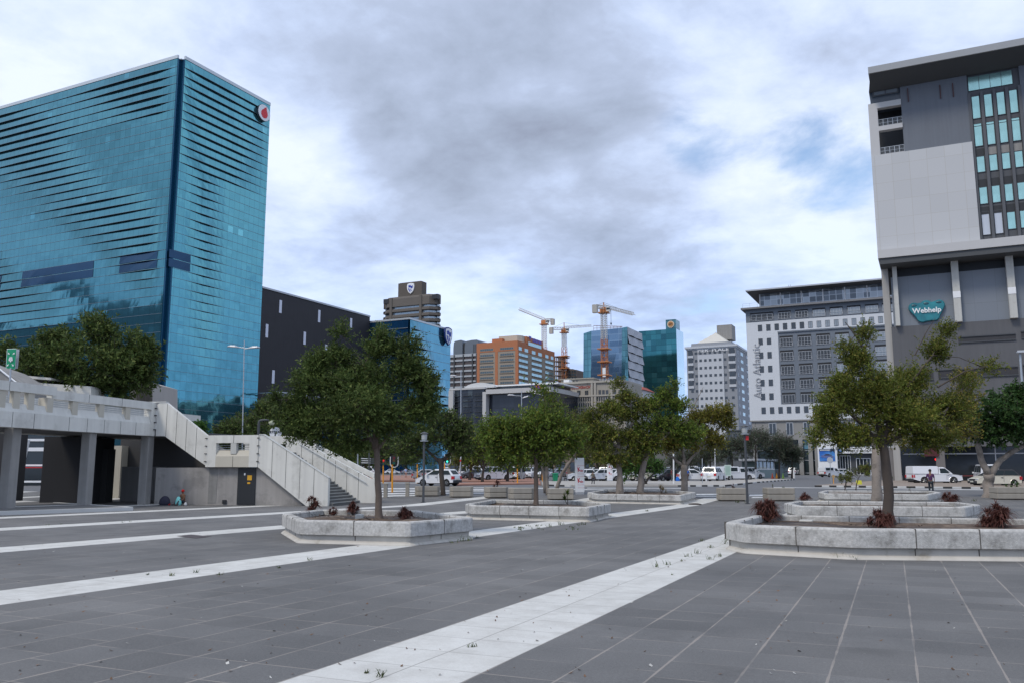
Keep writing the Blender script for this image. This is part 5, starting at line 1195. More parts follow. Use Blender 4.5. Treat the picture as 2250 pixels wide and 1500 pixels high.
nst = 19; xs0 = xl2_ + .1; xs1 = xc + .25; zs_top = zl_t - .95
ST = mat('stair_tread', (.23, .235, .225), .9, var=.25, vs=2, bump=.3); STR = mat('stair_riser', (.14, .14, .135), .9, var=.25, vs=2)
b = MB(); b2 = MB()
for k in range(nst):
    z0_ = g_end + .02 + (zs_top - g_end) * k / nst; z1_ = g_end + .02 + (zs_top - g_end) * (k + 1) / nst
    xo_ = xs1 - (xs1 - xs0) * k / nst; xi = xs1 - (xs1 - xs0) * (k + 1) / nst
    b2.box(xi - .1, xo_ - .04, .22, WB - .1, z0_ - .02, z1_ - .05)
    b.box(xi - .08, xo_ + .0, .222, WB - .101, z1_ - .05, z1_)
fbuild(b, 'stair_treads', ST); fbuild(b2, 'stair_risers', STR)
b = MB(); b.rings([[(xs0, y, zs_top - .3), (xs1 - .4, y, g_end - .05), (xs0, y, g_end - .05)] for y in (.3, WB - .3)]); fbuild(b, 'stair_core', SOFF)
# wall below with the black door
WL = mat('under_wall', (.30, .285, .27), .9, var=.14, vs=.8, streak=.3, col2=(.22, .21, .20), c2s=.8)
zw_t = zl_b - .03
quadprism([(.05, g_end - .1), (.05, zw_t), (xl2_, zw_t), (xg5 + .1, g_end - .1)], .28, .6, WL, 'lower_wall')
quadprism([(-3.6, g_end - .1), (-3.6, zb5), (xa1, zb5), (xb_ + .1, zl_b + .1), (xb_ + .1, g_end)], WB - .1, WB + .2, SOFF, 'back_wall')  # dark wall added to fill the shade below the flight
xd0, xd1 = ly(523, 1060, .28)[0], ly(562, 1060, .28)[0]
b = MB(); b.box(xd0, xd1, .22, .279, g_end + .03, zw_t - .02); dr = fbuild(b, 'door', BLACK)
b = MB(); b.box(xd0 + .55 * (xd1 - xd0), xd0 + .80 * (xd1 - xd0), .20, .219, ly(540, 1054, .2)[1], ly(540, 1043, .2)[1]); fbuild(b, 'warning_sticker', mat('sticker_yellow', (.62, .33, .02), .6), dr)
b = MB(); b.box(xd0 + .56 * (xd1 - xd0), xd0 + .72 * (xd1 - xd0), .20, .219, ly(540, 1062, .2)[1], ly(540, 1058, .2)[1]); fbuild(b, 'warning_sticker', MATS['sticker_yellow'], dr)
b = MB(); x, z = ly(538, 1040, .2); b.box(x - .05, x + .03, .20, .219, z - .08, z + .05); fbuild(b, 'door_label', WHITE, dr)
b = MB(); x, z = ly(493, 1101, .24); b.box(x - .12, x + .12, .2, .279, z - .12, z + .1); fbuild(b, 'vent', BLACK)
b = MB(); x, z = ly(467, 1070, .24); b.box(x - .28, x + .25, .262, .279, z - .9, zw_t - .02); fbuild(b, 'patched_render', mat('patch_grey', (.22, .215, .205), .95, var=.3, vs=2, streak=.3))
# walls and blocks under the deck; two near-black walls added as its shade
def under(px0, px1, pyt, w_, m, name, deep=1.5, z0_=None):
    a, c = atw(px0, pyt, w_), atw(px1, pyt, w_); g = zg(a.x, a.y); b = MB()
    d = Vector((H2[0], H2[1], 0)) * deep
    b.rings([[(a.x, a.y, z), (c.x, c.y, z), (c.x + d.x, c.y + d.y, z), (a.x + d.x, a.y + d.y, z)] for z in ((g if z0_ is None else z0_) - .1, a.z)]); return b, m, name
ub = thing('undercroft_walls', 'dark walls below the elevated walkway, two added to fill its shade', 'wall', atw(150, 1100, 52.) * 1., None)
ub.location.z = 0
for args in ((-90, 42, 948, 52., mat('shade_wall_left', (.03, .03, .032), .9), 'left_shade_fill', 1.), (98, 183, 958, 50., mat('black_wall', (.018, .018, .02), .9), 'dark_block', 4.), (236, 268, 978, 58., PCW, 'pale_fin', 1.), (268, 352, 1024, 54., CONC_S, 'back_wall', 1.), (266, 352, 958, 59., mat('deep_shade_wall', (.05, .05, .052), .9), 'upper_shade_fill', 1.), (205, 214, 960, 53., CONC_S, 'rough_pier', .6), (219, 238, 985, 52.5, mat('black_pier', (.03, .03, .03), .9), 'dark_pier', 1.)):
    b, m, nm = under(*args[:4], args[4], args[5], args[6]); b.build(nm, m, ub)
# street frontage seen through the columns at far left
vb = thing('low_glass_frontage', 'white banded glass frontage with red strip seen between walkway columns', 'building', Vector(atw(60, 1040, 80.)[:2] + (0,)) if False else Vector((atw(60, 1040, 80.).x, atw(60, 1040, 80.).y, 0)))
for (p0, p1, y0_, y1_, m, nm, w_) in ((-40, 140, 955, 1092, mat('frontage_glass', (.04, .05, .055), .1), 'glazing', 82), (-40, 140, 963, 968, WHITE, 'white_band', 80), (-40, 140, 982, 990, WHITE, 'white_band', 80), (-40, 140, 1019, 1023, WHITE, 'white_band', 80), (-40, 140, 1025, 1027, RED, 'red_band', 79.8), (-40, 140, 1055, 1059, WHITE, 'white_band', 80)):
    a, c = atw(p0, y1_, w_), atw(p1, y0_, w_); d = Vector((H2[0], H2[1], 0)) * .3
    b = MB(); b.rings([[(a.x, a.y, z), (c.x, c.y, z), (c.x + d.x, c.y + d.y, z), (a.x + d.x, a.y + d.y, z)] for z in (a.z, c.z)]); b.build(nm, m, vb)
a, c = atw(41, 1056, 70.), atw(62, 965, 70.); b = MB(); b.tube([a, c], .16, 8); b.build('slanted_strut', WHITE, vb)
# concrete blocks and ramp behind the walkway
def behind(name, label, polys, w_, m, deep=4., extra=None):
    p0 = polys[0][0]; a = atw(p0[0], p0[1], w_); t = thing(name, label, 'building', (a.x, a.y, 0))
    d = Vector((H2[0], H2[1], 0)) * deep
    for poly in polys:
        pts = [atw(x, y, w_) for x, y in poly]; b = MB(); b.rings([pts, [p + d for p in pts]]); b.build('wall', m, t)
    return t
tb = behind('ribbed_concrete_block', 'pale ribbed concrete block behind the walkway beside the teal tower foot', [[(284, 843), (300, 832), (335, 842), (335, 960), (284, 960)]], 66., mat('ribbed_concrete', (.40, .37, .34), .9, streak=.1, var=.05), 5)
b = MB()
for i in range(11): p = atw(302 + i * 3.2, 846 - 0, 65.9); q_ = atw(302 + i * 3.2, 950, 65.9); b.tube([p, q_], .045, 4)
b.build('rib', mat('rib_shadow', (.20, .18, .165), .9), tb)
tb = behind('raised_ramp', 'grey concrete ramp wall with white edge left of the walkway tree', [[(-60, 790), (0, 811), (64, 850), (64, 905), (-60, 905)]], 55., CONC_D, 3)
b = MB(); b.tube([atw(-40, 796, 54.9), atw(0, 811, 54.9), atw(44, 846, 54.9)], .06, 5); b.build('handrail', WHITE, tb)
tb = behind('upper_terrace', 'pale terrace parapets glimpsed behind the walkway tree trunk', [[(28, 822), (112, 829), (112, 834), (28, 828)], [(62, 828), (66, 848), (58, 848)], [(86, 840), (110, 842), (200, 848), (200, 900), (60, 900), (60, 850)]], 60., PC, 2)

# ---------------------------------------------------------------- assembly point sign on its pole
sg = atw(22, 930, 42.); ts = thing('assembly_point_sign', 'green assembly point sign on a grey pole fixed to the walkway', 'sign', (sg.x, sg.y, sg.z))
b = MB(); b.tube([atw(18, 935, 42.), atw(19.5, 880, 42.), atw(23.5, 808, 42.)], .045, 8); b.build('pole', STEEL, ts)
def card(p0, p1, p2, p3, w_, th, m, name, par):
    pts = [atw(*p, w_) for p in (p0, p1, p2, p3)]; d = Vector((H2[0], H2[1], 0)) * th; b = MB(); b.rings([pts, [p + d for p in pts]]); return b.build(name, m, par)
card((23, 810), (38, 809), (42, 767), (27, 767), 42.3, .04, STEEL, 'rear_board', ts)
bd = card((13.5, 808), (32, 810), (35, 766.5), (16, 767), 42., .04, mat('sign_green', (.0, .28, .13), .5), 'board', ts)
card((12.8, 809), (32.6, 811), (35.6, 765.5), (15.2, 766), 42.05, .03, WHITE, 'board_edge', ts)
b = MB(); c = atw(23.7, 789, 41.97)
s_ = 42 / F
dR = Vector((rt[0], rt[1], 0)) * s_; dU = Vector((0, 0, 1)) * s_; dF = -Vector((H2[0], H2[1], 0)) * .012
def fig(x, y, k=1.):
    o = c + dR * x + dU * y
    b.rings([[o + (dR * math.cos(t) + dU * math.sin(t)) * 1.1 * k + dF * q + dU * 2.2 * k for t in [2 * math.pi * i / 8 for i in range(8)]] for q in (0, 1)])
    b.rings([[o + dR * a * k + dU * e * k + dF * q for a, e in ((-1.3, -2.8), (1.3, -2.8), (1.5, 1), (-1.5, 1))] for q in (0, 1)])
for x, y in ((0, 0), (-3, -.5), (3, -.5), (-1.6, 2.8), (1.8, 2.8), (0, -3)): fig(x, y)
b.build('people_symbol', WHITE, bd)
b = MB()
for sx_, sy_ in ((-1, 1), (1, 1), (-1, -1), (1, -1)):
    o = c + dR * 6. * sx_ + dU * 12 * sy_; b.rings([[o + dR * a * sx_ + dU * e * sy_ + dF * q for a, e in ((1.5, 3.2), (-2.2, 2.2), (-1., 1.2), (-3., -.6), (-2., -1.6), (-.2, .4), (1, -.8))] for q in (0, 1)])
b.build('arrows', WHITE, bd)

# ================================================================== planters
def offset(poly, d):
    """inward offset of a counter-clockwise polygon"""
    n = len(poly); out = []
    for i in range(n):
        p0, p1, p2 = (Vector(poly[j % n]) for j in (i - 1, i, i + 1)); e1 = (p1 - p0).normalized(); e2 = (p2 - p1).normalized()
        n1 = Vector((-e1.y, e1.x)); n2 = Vector((-e2.y, e2.x)); m = (n1 + n2); k = m.length_squared
        m = m * (2 / k) if k > 1e-6 else n1
        if m.length > 3: m = m.normalized() * 3
        out.append(tuple(p1 + m * d))
    return out
CAPM = mat('exposed_aggregate', (.50, .49, .465), .9, var=.55, vs=17, bump=.8, bs=60, col2=(.27, .26, .24), c2s=3.2, c2lo=.48, c2hi=.70)
FOOT = mat('planter_foot', (.50, .475, .43), .9, var=.15, vs=2.5, streak=.2, bump=.2, col2=(.26, .22, .16), c2s=1.6, c2lo=.55, c2hi=.75)
SOIL = mat('soil', (.10, .072, .055), .95, var=.9, vs=9, bump=1.0, bs=14, col2=(.22, .165, .12), c2s=3.)
def planter(label, px, h, group='raised concrete planters', jl=1.35, th=.26):
    pts = [tuple(G(x, y, h)[:2]) for x, y in px]
    if sum(pts[i][0] * pts[(i + 1) % len(pts)][1] - pts[(i + 1) % len(pts)][0] * pts[i][1] for i in range(len(pts))) < 0: pts = pts[::-1]
    # round the corners a little
    rp = []
    n = len(pts)
    for i in range(n):
        p0, p1, p2 = (Vector(pts[j % n]) for j in (i - 1, i, i + 1)); r_ = .16
        a = p1 + (p0 - p1).normalized() * r_; c = p1 + (p2 - p1).normalized() * r_; rp += [tuple(a), tuple((a + c) / 4 + p1 / 2), tuple(c)]
    cx = sum(p[0] for p in rp) / len(rp); cy = sum(p[1] for p in rp) / len(rp)
    t = thing('planter', label, 'planter', (cx, cy, zg(cx, cy)), group)
    ring = lambda d, z: [(p[0], p[1], zg(*p) + z) for p in offset(rp, d)]
    b = MB(); b.rings([ring(.04, h * .36), ring(0, h * .39), ring(0, h - .045), ring(.015, h - .015), ring(.05, h), ring(th - .03, h), ring(th, h - .03), ring(th, h - .26)], cap=False); b.build('rim', CAPM, t)
    b = MB(); b.rings([ring(.10, h * .37), ring(.10, .085), ring(.03, .05), ring(-.015, .01), ring(-.015, -.1)], cap=False); b.build('foot', FOOT, t)
    # soil: gently uneven fan
    s = offset(rp, th - .005); b = MB(); random.seed(hash(label) % 999 if False else len(label)); m_ = len(s); rr = [[(cx + (p[0] - cx) * k, cy + (p[1] - cy) * k, zg(*p) + h - .15 + (random.uniform(-.03, .05) if k < .99 else -.02)) for p in s] for k in (1, .8, .6, .4, .2, .02)]
    b.rings(rr, cap=False); b.build('soil', SOIL, t, smooth=True)
    b = MB(); acc = 0
    for i in range(n):
        p, q = Vector(pts[i]), Vector(pts[(i + 1) % n]); L = (q - p).length; e = (q - p).normalized(); nn_ = Vector((-e.y, e.x)); k = max(1, round(L / jl))
        for j in range(1 if k > 1 else 0, k):
            c = p + e * L * j / k; z = zg(*c); w_ = .009
            b.prism([tuple(c - e * w_ - nn_ * .004), tuple(c + e * w_ - nn_ * .004), tuple(c + e * w_ + nn_ * (th + .003)), tuple(c - e * w_ + nn_ * (th + .003))], z + h * .37, z + h + .002)
            b.prism([tuple(c - e * w_ + nn_ * .094), tuple(c + e * w_ + nn_ * .094), tuple(c + e * w_ + nn_ * .12), tuple(c - e * w_ + nn_ * .12)], z + .0, z + h * .37)
    b.build('joints', mat('joint_dark', (.09, .08, .07), .9) if 'joint_dark' not in MATS else MATS['joint_dark'], t)
    return t, (cx, cy)
planter('pale hexagonal concrete planter around the big dark green tree at the centre left', [(619, 1127), (656, 1141.5), (904, 1145.5), (1042, 1135.5), (920, 1120), (700, 1118)], .56)
planter('low concrete planter with weeds along its front behind the hexagonal one', [(1022, 1105.5), (1036, 1109), (1296, 1113), (1343, 1105.5), (1262, 1098.5), (1080, 1096)], .54)
planter('farthest centre planter holding the two thick grey trunks', [(1290, 1080.5), (1308, 1084), (1497, 1087), (1529, 1080), (1470, 1075.5), (1330, 1074)], .54)
planter('nearest long planter at the right with three dark red aloes', [(1592, 1145.5), (1632, 1152), (1873, 1160.5), (2440, 1164), (2560, 1150), (2330, 1140), (1662, 1129)], .60, jl=1.15)
planter('middle planter of the right-hand row, behind the nearest one', [(1722, 1104), (1748, 1110), (2122, 1112.5), (2154, 1107.5), (2108, 1102), (1752, 1099)], .56)
planter('farthest planter of the right-hand row with two small saplings', [(1797, 1080), (1812, 1083), (2040, 1085.5), (2068, 1080.5), (2045, 1077), (1812, 1076)], .54)

# two-tier grey box planters along the street edge
BOXM = mat('box_concrete', (.30, .275, .235), .9, var=.15, vs=2, bump=.2, streak=.15)
def box_planter(label, x0, x1, yt, yb, rz=0., rd=False):
    p = G((x0 + x1) / 2, yb + 1.2); w_ = wof(p); wd_ = (x1 - x0) * w_ / F * (.93 if rz else 1.); h = (yb - yt) * w_ / F; dp = 1.15
    p = p + Vector((H2[0], H2[1], 0)) * dp * .5
    t = thing('box_planter', label, 'planter', (p.x, p.y, zg(p.x, p.y)), 'two-tier concrete planter boxes on the street edge', YAW + rz)
    def tier(z0_, z1_, d, nm):
        b = MB(); w2, d2 = wd_ / 2 - d, dp / 2 - d; c = .22 if rd else .05
        rg_ = lambda e, z: [(-w2 + c, -d2 + e, z), (w2 - c, -d2 + e, z), (w2 - e, -d2 + c, z), (w2 - e, d2 - c, z), (w2 - c, d2 - e, z), (-w2 + c, d2 - e, z), (-w2 + e, d2 - c, z), (-w2 + e, -d2 + c, z)]
        b.rings([rg_(.03, z0_), rg_(0, z0_ + .03), rg_(0, z1_ - .03), rg_(.03, z1_)]); o = b.build('x', BOXM); o.name = nm; o.parent = t
    tier(.05, h * .50, 0, 'lower_tier'); tier(h * .53, h, 0, 'upper_tier'); 
    b = MB(); b.box(-wd_ / 2 + .12, wd_ / 2 - .12, -dp / 2 + .12, dp / 2 - .12, -.15, h - .08); o = b.build('x', SOIL); o.name = 'core'; o.parent = t
    return t, p, h, w_
bxs = [box_planter(*a) for a in (
    ('box planter directly behind the dark lamp post, foot of the small tree behind', 908, 967, 1067.5, 1088.5, R(8), True), ('box planter standing alone between the dark lamp post and the brown bush', 985, 1040, 1068, 1091, R(6), True),
    ('box planter with a round brown bush on top', 1063, 1116, 1069, 1092.5, R(14), True), ('empty box planter right beside the one with the brown bush', 1116, 1174, 1071, 1096, R(10), True),
    ('box planter between the slim trunk and the tall white kiosk sign', 1203, 1262, 1072, 1096.5, R(2), False), ('box planter with small red sprouts left of the tall lamp post', 1584, 1641, 1071.5, 1099, 0., False),
    ('box planter with sparse green sprouts right of the tall lamp post', 1688, 1748, 1071, 1099, 0., False), ('stained box planter with green shrubs under the fig tree at the right', 2193, 2285, 1069.5, 1096, R(-4), False))]
for x, y0, y1, lb in ((847, 1061, 1092, 'left of the two square concrete bollards beside the stair foot'), (895, 1060, 1089.5, 'right-hand square concrete bollard by the box planters')):
    p = G(x, y1); w_ = wof(p); h = (y1 - y0) * w_ / F; t = thing('bollard', lb, 'bollard', p, 'square concrete bollards', YAW); b = MB(); b.bbox(-.13, .13, -.13, .13, -.05, h - .1, .02); b.build('shaft', BOXM).parent = t; b = MB(); b.bbox(-.15, .15, -.15, .15, h - .1, h, .03); b.build('cap', BOXM).parent = t
# ================================================================== trees and plants
def leafmat(name, c, c2, rough=.55, tr=.25):
    m = bpy.data.materials.new(name); m.use_nodes = True; t = m.node_tree; n = t.nodes; l = t.links; b = n['Principled BSDF']
    g = n.new('ShaderNodeNewGeometry'); r = n.new('ShaderNodeValToRGB'); l.new(g.outputs['Random Per Island'], r.inputs[0])
    e = r.color_ramp.elements; e[0].color = (*[v * .95 for v in c], 1); e[1].color = (*c2, 1); x = e.new(.55); x.color = (*c, 1); x = e.new(.85); x.color = (*[(a + d) / 2 for a, d in zip(c, c2)], 1)
    no = n.new('ShaderNodeTexNoise'); no.inputs['Scale'].default_value = .9; no.inputs['Detail'].default_value = 3; tc_ = n.new('ShaderNodeTexCoord'); l.new(tc_.outputs['Object'], no.inputs['Vector'])
    mr = n.new('ShaderNodeMapRange'); mr.inputs[1].default_value = .35; mr.inputs[2].default_value = .65; mr.inputs[3].default_value = .72; mr.inputs[4].default_value = 1.28; l.new(no.outputs['Fac'], mr.inputs[0])
    q = n.new('ShaderNodeMix'); q.data_type = 'RGBA'; q.blend_type = 'MULTIPLY'; q.inputs[0].default_value = 1; l.new(r.outputs[0], q.inputs[6]); l.new(mr.outputs[0], q.inputs[7])
    l.new(q.outputs[2], b.inputs['Base Color']); b.inputs['Roughness'].default_value = rough; b.inputs['Specular IOR Level'].default_value = .12
    ts = n.new('ShaderNodeBsdfTranslucent'); l.new(q.outputs[2], ts.inputs[0]); ms = n.new('ShaderNodeMixShader'); ms.inputs[0].default_value = tr
    l.new(b.outputs[0], ms.inputs[1]); l.new(ts.outputs[0], ms.inputs[2]); l.new(ms.outputs[0], n['Material Output'].inputs[0]); return m
L_DK = leafmat('leaf_dark_green', (.065, .10, .028), (.16, .19, .055)); L_OL = leafmat('leaf_olive', (.105, .135, .025), (.24, .20, .045))
L_GR = leafmat('leaf_fresh_green', (.095, .15, .026), (.23, .235, .045)); L_BR = leafmat('leaf_bronze', (.14, .145, .025), (.29, .21, .05)); L_FIG = leafmat('leaf_deep', (.035, .075, .022), (.09, .15, .045), .4)
L_BG = leafmat('leaf_grey_green', (.07, .095, .06), (.17, .20, .14)); L_RED = leafmat('aloe_red_brown', (.105, .042, .034), (.20, .10, .08), .6, .1); L_SH = leafmat('leaf_bright', (.05, .12, .025), (.14, .24, .06)); L_DRY = leafmat('dry_grass', (.20, .16, .08), (.32, .27, .15)); L_WEED = leafmat('weed_green', (.08, .115, .04), (.20, .19, .10))
BARK = mat('bark_brown', (.135, .105, .085), .95, var=.35, vs=5, bump=1., bs=18, streak=.3); BARKG = mat('bark_grey', (.25, .215, .185), .95, var=.3, vs=4, bump=1., bs=14, streak=.25, col2=(.14, .12, .10), c2s=2.); BARKD = mat('bark_dark', (.075, .06, .05), .95, var=.3, vs=5)
def np_quads(name, V, m, parent):
    """V: (n, 4, 3) world-space leaf quads"""
    n = len(V); me = bpy.data.meshes.new(name); o_ = np.array(org(parent)) if parent else np.zeros(3)
    v = (V.reshape(-1, 3) - o_).astype(np.float32)
    me.vertices.add(n * 4); me.vertices.foreach_set('co', v.ravel()); me.loops.add(n * 4); me.loops.foreach_set('vertex_index', np.arange(n * 4, dtype=np.int32))
    me.polygons.add(n); me.polygons.foreach_set('loop_start', np.arange(0, n * 4, 4, dtype=np.int32)); me.update(); me.validate(); me.materials.append(m)
    o = bpy.data.objects.new(name, me); COL.objects.link(o); o.parent = parent; return o
def unit(a): return a / np.maximum(1e-9, np.linalg.norm(a, axis=-1, keepdims=True))
def twigs(rng, C, Rad, ntw, nlf, tl, ls, cen, upb=.25, thin=.42, droop=0.):
    """leafy twigs bursting out of clump centres; returns leaf quads and twig segments"""
    K_ = len(C); P0 = C[:, None, :] + rng.normal(0, 1, (K_, ntw, 3)) * Rad[:, None, None] * .42
    out = unit(P0 - cen[None, None, :]) * .7 + unit(P0 - C[:, None, :]) * .6 + rng.normal(0, .5, P0.shape); out[..., 2] += upb; out = unit(out)
    tl_ = tl * rng.uniform(.5, 1.25, (K_, ntw, 1)); P1 = P0 + out * tl_; 
    s = np.linspace(.08, 1., nlf)[None, None, :, None]; B = P0[:, :, None, :] + (out * tl_)[:, :, None, :] * s
    B[..., 2] -= droop * (s[..., 0] ** 2) * tl
    d = rng.normal(0, 1, B.shape); o4 = out[:, :, None, :]; d = unit(d - (d * o4).sum(-1, keepdims=True) * o4) * .85 + o4 * .6; d = unit(d)
    nrm_ = unit(np.cross(d, rng.normal(0, 1, B.shape)) + np.array([0, 0, .0])); side = unit(np.cross(d, nrm_))
    L = ls * rng.uniform(.65, 1.3, B.shape[:-1] + (1,)); W = L * thin * .5
    q = np.stack([B, B + d * L * .5 + side * W, B + d * L, B + d * L * .5 - side * W], axis=-2).reshape(-1, 4, 3)
    return q, P0.reshape(-1, 3), P1.reshape(-1, 3)
def tree(label, w, trunk, lobes, leaf=L_DK, bark=BARK, seed=1, ntw=9, nlf=9, tl=.5, ls=.10, clump=.45, dens=1., bare=None, group=None, upb=.25, thin=.42, droop=0., limbs=True, base_dz=0., cat='tree', name='tree', w2=None, shell=.45):
    """trunk: list of stems, each [(px, py, width_px), ...]; lobes: (px, py, rx, ry, dw, n) ellipsoids of foliage, pixels at distance w"""
    rng = np.random.default_rng(seed); s = w / F; kx = (clump * .45 + tl * .62) / s
    lobes = [(x, y, max(rx * .45, rx - kx), max(ry * .40, ry - kx), dw, n) for x, y, rx, ry, dw, n in lobes]
    bx, by = trunk[0][0][0], trunk[0][0][1]; p = atw(bx, by, w); gz = zg(p.x, p.y)
    t = thing(name, label, cat, (p.x, p.y, min(p.z, 9e9)), group)
    b = MB(); tops = []
    for st in trunk:
        pts = []; rad = []
        for k, (x, y, wd_) in enumerate(st):
            q = atw(x, y, w); q += Vector((H2[0], H2[1], 0)) * (math.sin(k * 1.9 + seed) * wd_ * s * .25 if 0 < k else 0); pts.append(q); rad.append(wd_ * s / 2)
        # subdivide with a slight wander
        P_, R_ = [], []
        for i in range(len(pts) - 1):
            for j in range(3): f = j / 3; P_.append(pts[i].lerp(pts[i + 1], f) + Vector(rng.normal(0, rad[i] * .10, 3).tolist())); R_.append((rad[i] * (1 - f) + rad[i + 1] * f) * float(rng.uniform(.94, 1.06)))
        P_.append(pts[-1]); R_.append(rad[-1]); 
        if st is trunk[0]: P_[0] = Vector(pts[0]); P_.insert(0, pts[0] - Vector((0, 0, .3))); R_.insert(0, rad[0] * 1.25); R_[1] *= 1.12
        b.tube(P_, R_, 9); tops.append((pts[-1], rad[-1]))
    b.build('trunk', bark, t, smooth=True)
    C = []; Rd = []; LC = []
    for (x, y, rx, ry, dw, n) in lobes:
        c = np.array(atw(x, y, w + dw)); n = max(3, int(n * dens)); LC.append((c, n, rx * s))
        u = unit(rng.normal(0, 1, (n, 3))) * (rng.uniform(shell, 1.0, (n, 1)) ** .6)
        R3_ = np.array([rt[0], rt[1], 0]); F3 = np.array([H2[0], H2[1], 0])
        P_ = c + u[:, :1] * rx * s * R3_ + u[:, 1:2] * (rx + ry) / 2 * s * F3 + u[:, 2:3] * ry * s * np.array([0, 0, 1.])
        C.append(P_); Rd.append(np.full(n, clump) * rng.uniform(.75, 1.25, n))
    Call = np.concatenate(C); cen = Call.mean(0); cen[2] = Call[:, 2].min() * .6 + cen[2] * .4
    q, p0, p1 = twigs(rng, Call, np.concatenate(Rd), ntw, nlf, tl, ls, cen, upb, thin, droop)
    if limbs:
        b = MB()
        for li, (c, n, rr) in enumerate(LC):
            tp, tr = min(tops, key=lambda a: (Vector(c) - a[0]).length); c_ = Vector(c); mid = tp.lerp(c_, .5) + Vector((0, 0, (c_ - tp).length * .08)) + Vector(rng.normal(0, .12 * rr, 3).tolist())
            r0 = min(tr * .62, .035 + .05 * rr); b.tube([tp, tp.lerp(mid, .6), mid, c_], [r0, r0 * .8, r0 * .62, r0 * .4], 6)
            for k in range(min(n, 14)): e = Vector(C[li][k]); m_ = c_.lerp(e, .5) + Vector(rng.normal(0, .06 * rr, 3).tolist()); b.tube([c_ if k % 2 else mid.lerp(c_, .5), m_, e], [r0 * .42, r0 * .25, r0 * .10], 4)
        st_ = max(1, len(p0) // 900); tb_ = MB()
        for a, c in zip(p0[::st_], p1[::st_]): tb_.tube([a, c], [s * .5, s * .2], 3, cap=False)
        tag(tb_.build('twigs', BARKD, t), kind='stuff')
        if bare:
            for br in bare: P_ = [atw(x, y, w) for x, y, _ in br]; b.tube(P_, [v[2] * s / 2 for v in br], 5)
        b.build('limbs', bark, t)
    np_quads('foliage', q, leaf, t); return t
wq = lambda px, py, h=0.: wof(G(px, py, h))
# the big dense tree in the hexagonal planter
w1 = wq(833, 1141, .42)
tree('big dense dark green tree in the hexagonal planter', w1, [[(833, 1141, 17), (831, 1060, 13), (827, 985, 13), (822, 960, 12)], [(824, 985, 9), (800, 930, 7), (770, 880, 5)], [(827, 985, 10), (838, 930, 7), (845, 860, 5)], [(828, 990, 7), (870, 930, 5), (900, 890, 4)], [(826, 975, 8), (815, 880, 5), (800, 800, 3)]],
     [(690, 850, 64, 52, 0, 40), (655, 905, 50, 46, .2, 34), (740, 800, 66, 46, .1, 44), (825, 772, 44, 32, 0, 24), (890, 812, 54, 52, 0, 44), (925, 850, 48, 52, 0, 40), (800, 860, 105, 75, 0, 80), (740, 925, 100, 55, 0, 80), (860, 925, 85, 48, 0, 64), (930, 905, 34, 38, .1, 20), (680, 950, 52, 22, 0, 24), (760, 972, 60, 20, 0, 26), (752, 738, 16, 26, 0, 8), (838, 740, 15, 30, 0, 9), (900, 765, 24, 28, 0, 10), (612, 880, 16, 30, 0, 7), (800, 900, 90, 60, -.9, 60), (780, 850, 90, 60, .9, 50), (650, 930, 56, 36, 0, 26), (700, 800, 40, 40, 0, 18), (860, 770, 34, 34, 0, 14), (915, 900, 54, 40, 0, 24), (760, 850, 80, 60, 0, 40)],
     L_DK, BARK, 3, ntw=10, nlf=11, tl=.36, ls=.098, clump=.17, upb=.22, thin=.38, shell=.4, dens=.85)
# tree behind the walkway
tree('broad dark tree rising behind the elevated walkway in front of the teal tower', 62., [[(180, 905, 16), (178, 870, 14)], [(178, 880, 9), (130, 840, 6), (90, 810, 4)], [(180, 880, 9), (225, 840, 6), (280, 810, 4)]],
     [(190, 798, 130, 62, 0, 90), (90, 798, 72, 45, 0, 44), (280, 808, 76, 55, 0, 56), (215, 738, 62, 34, 0, 30), (120, 753, 52, 28, 0, 22), (20, 778, 30, 28, 0, 10), (310, 778, 44, 34, 0, 18), (300, 838, 36, 24, 0, 12), (205, 843, 110, 30, 0, 44), (60, 836, 34, 18, 0, 8), (205, 710, 18, 18, 0, 4), (292, 750, 20, 24, 0, 6), (250, 868, 34, 18, 0, 10)],
     L_DK, BARKD, 5, ntw=9, nlf=10, tl=.75, ls=.30, clump=.62, upb=.3, thin=.38)
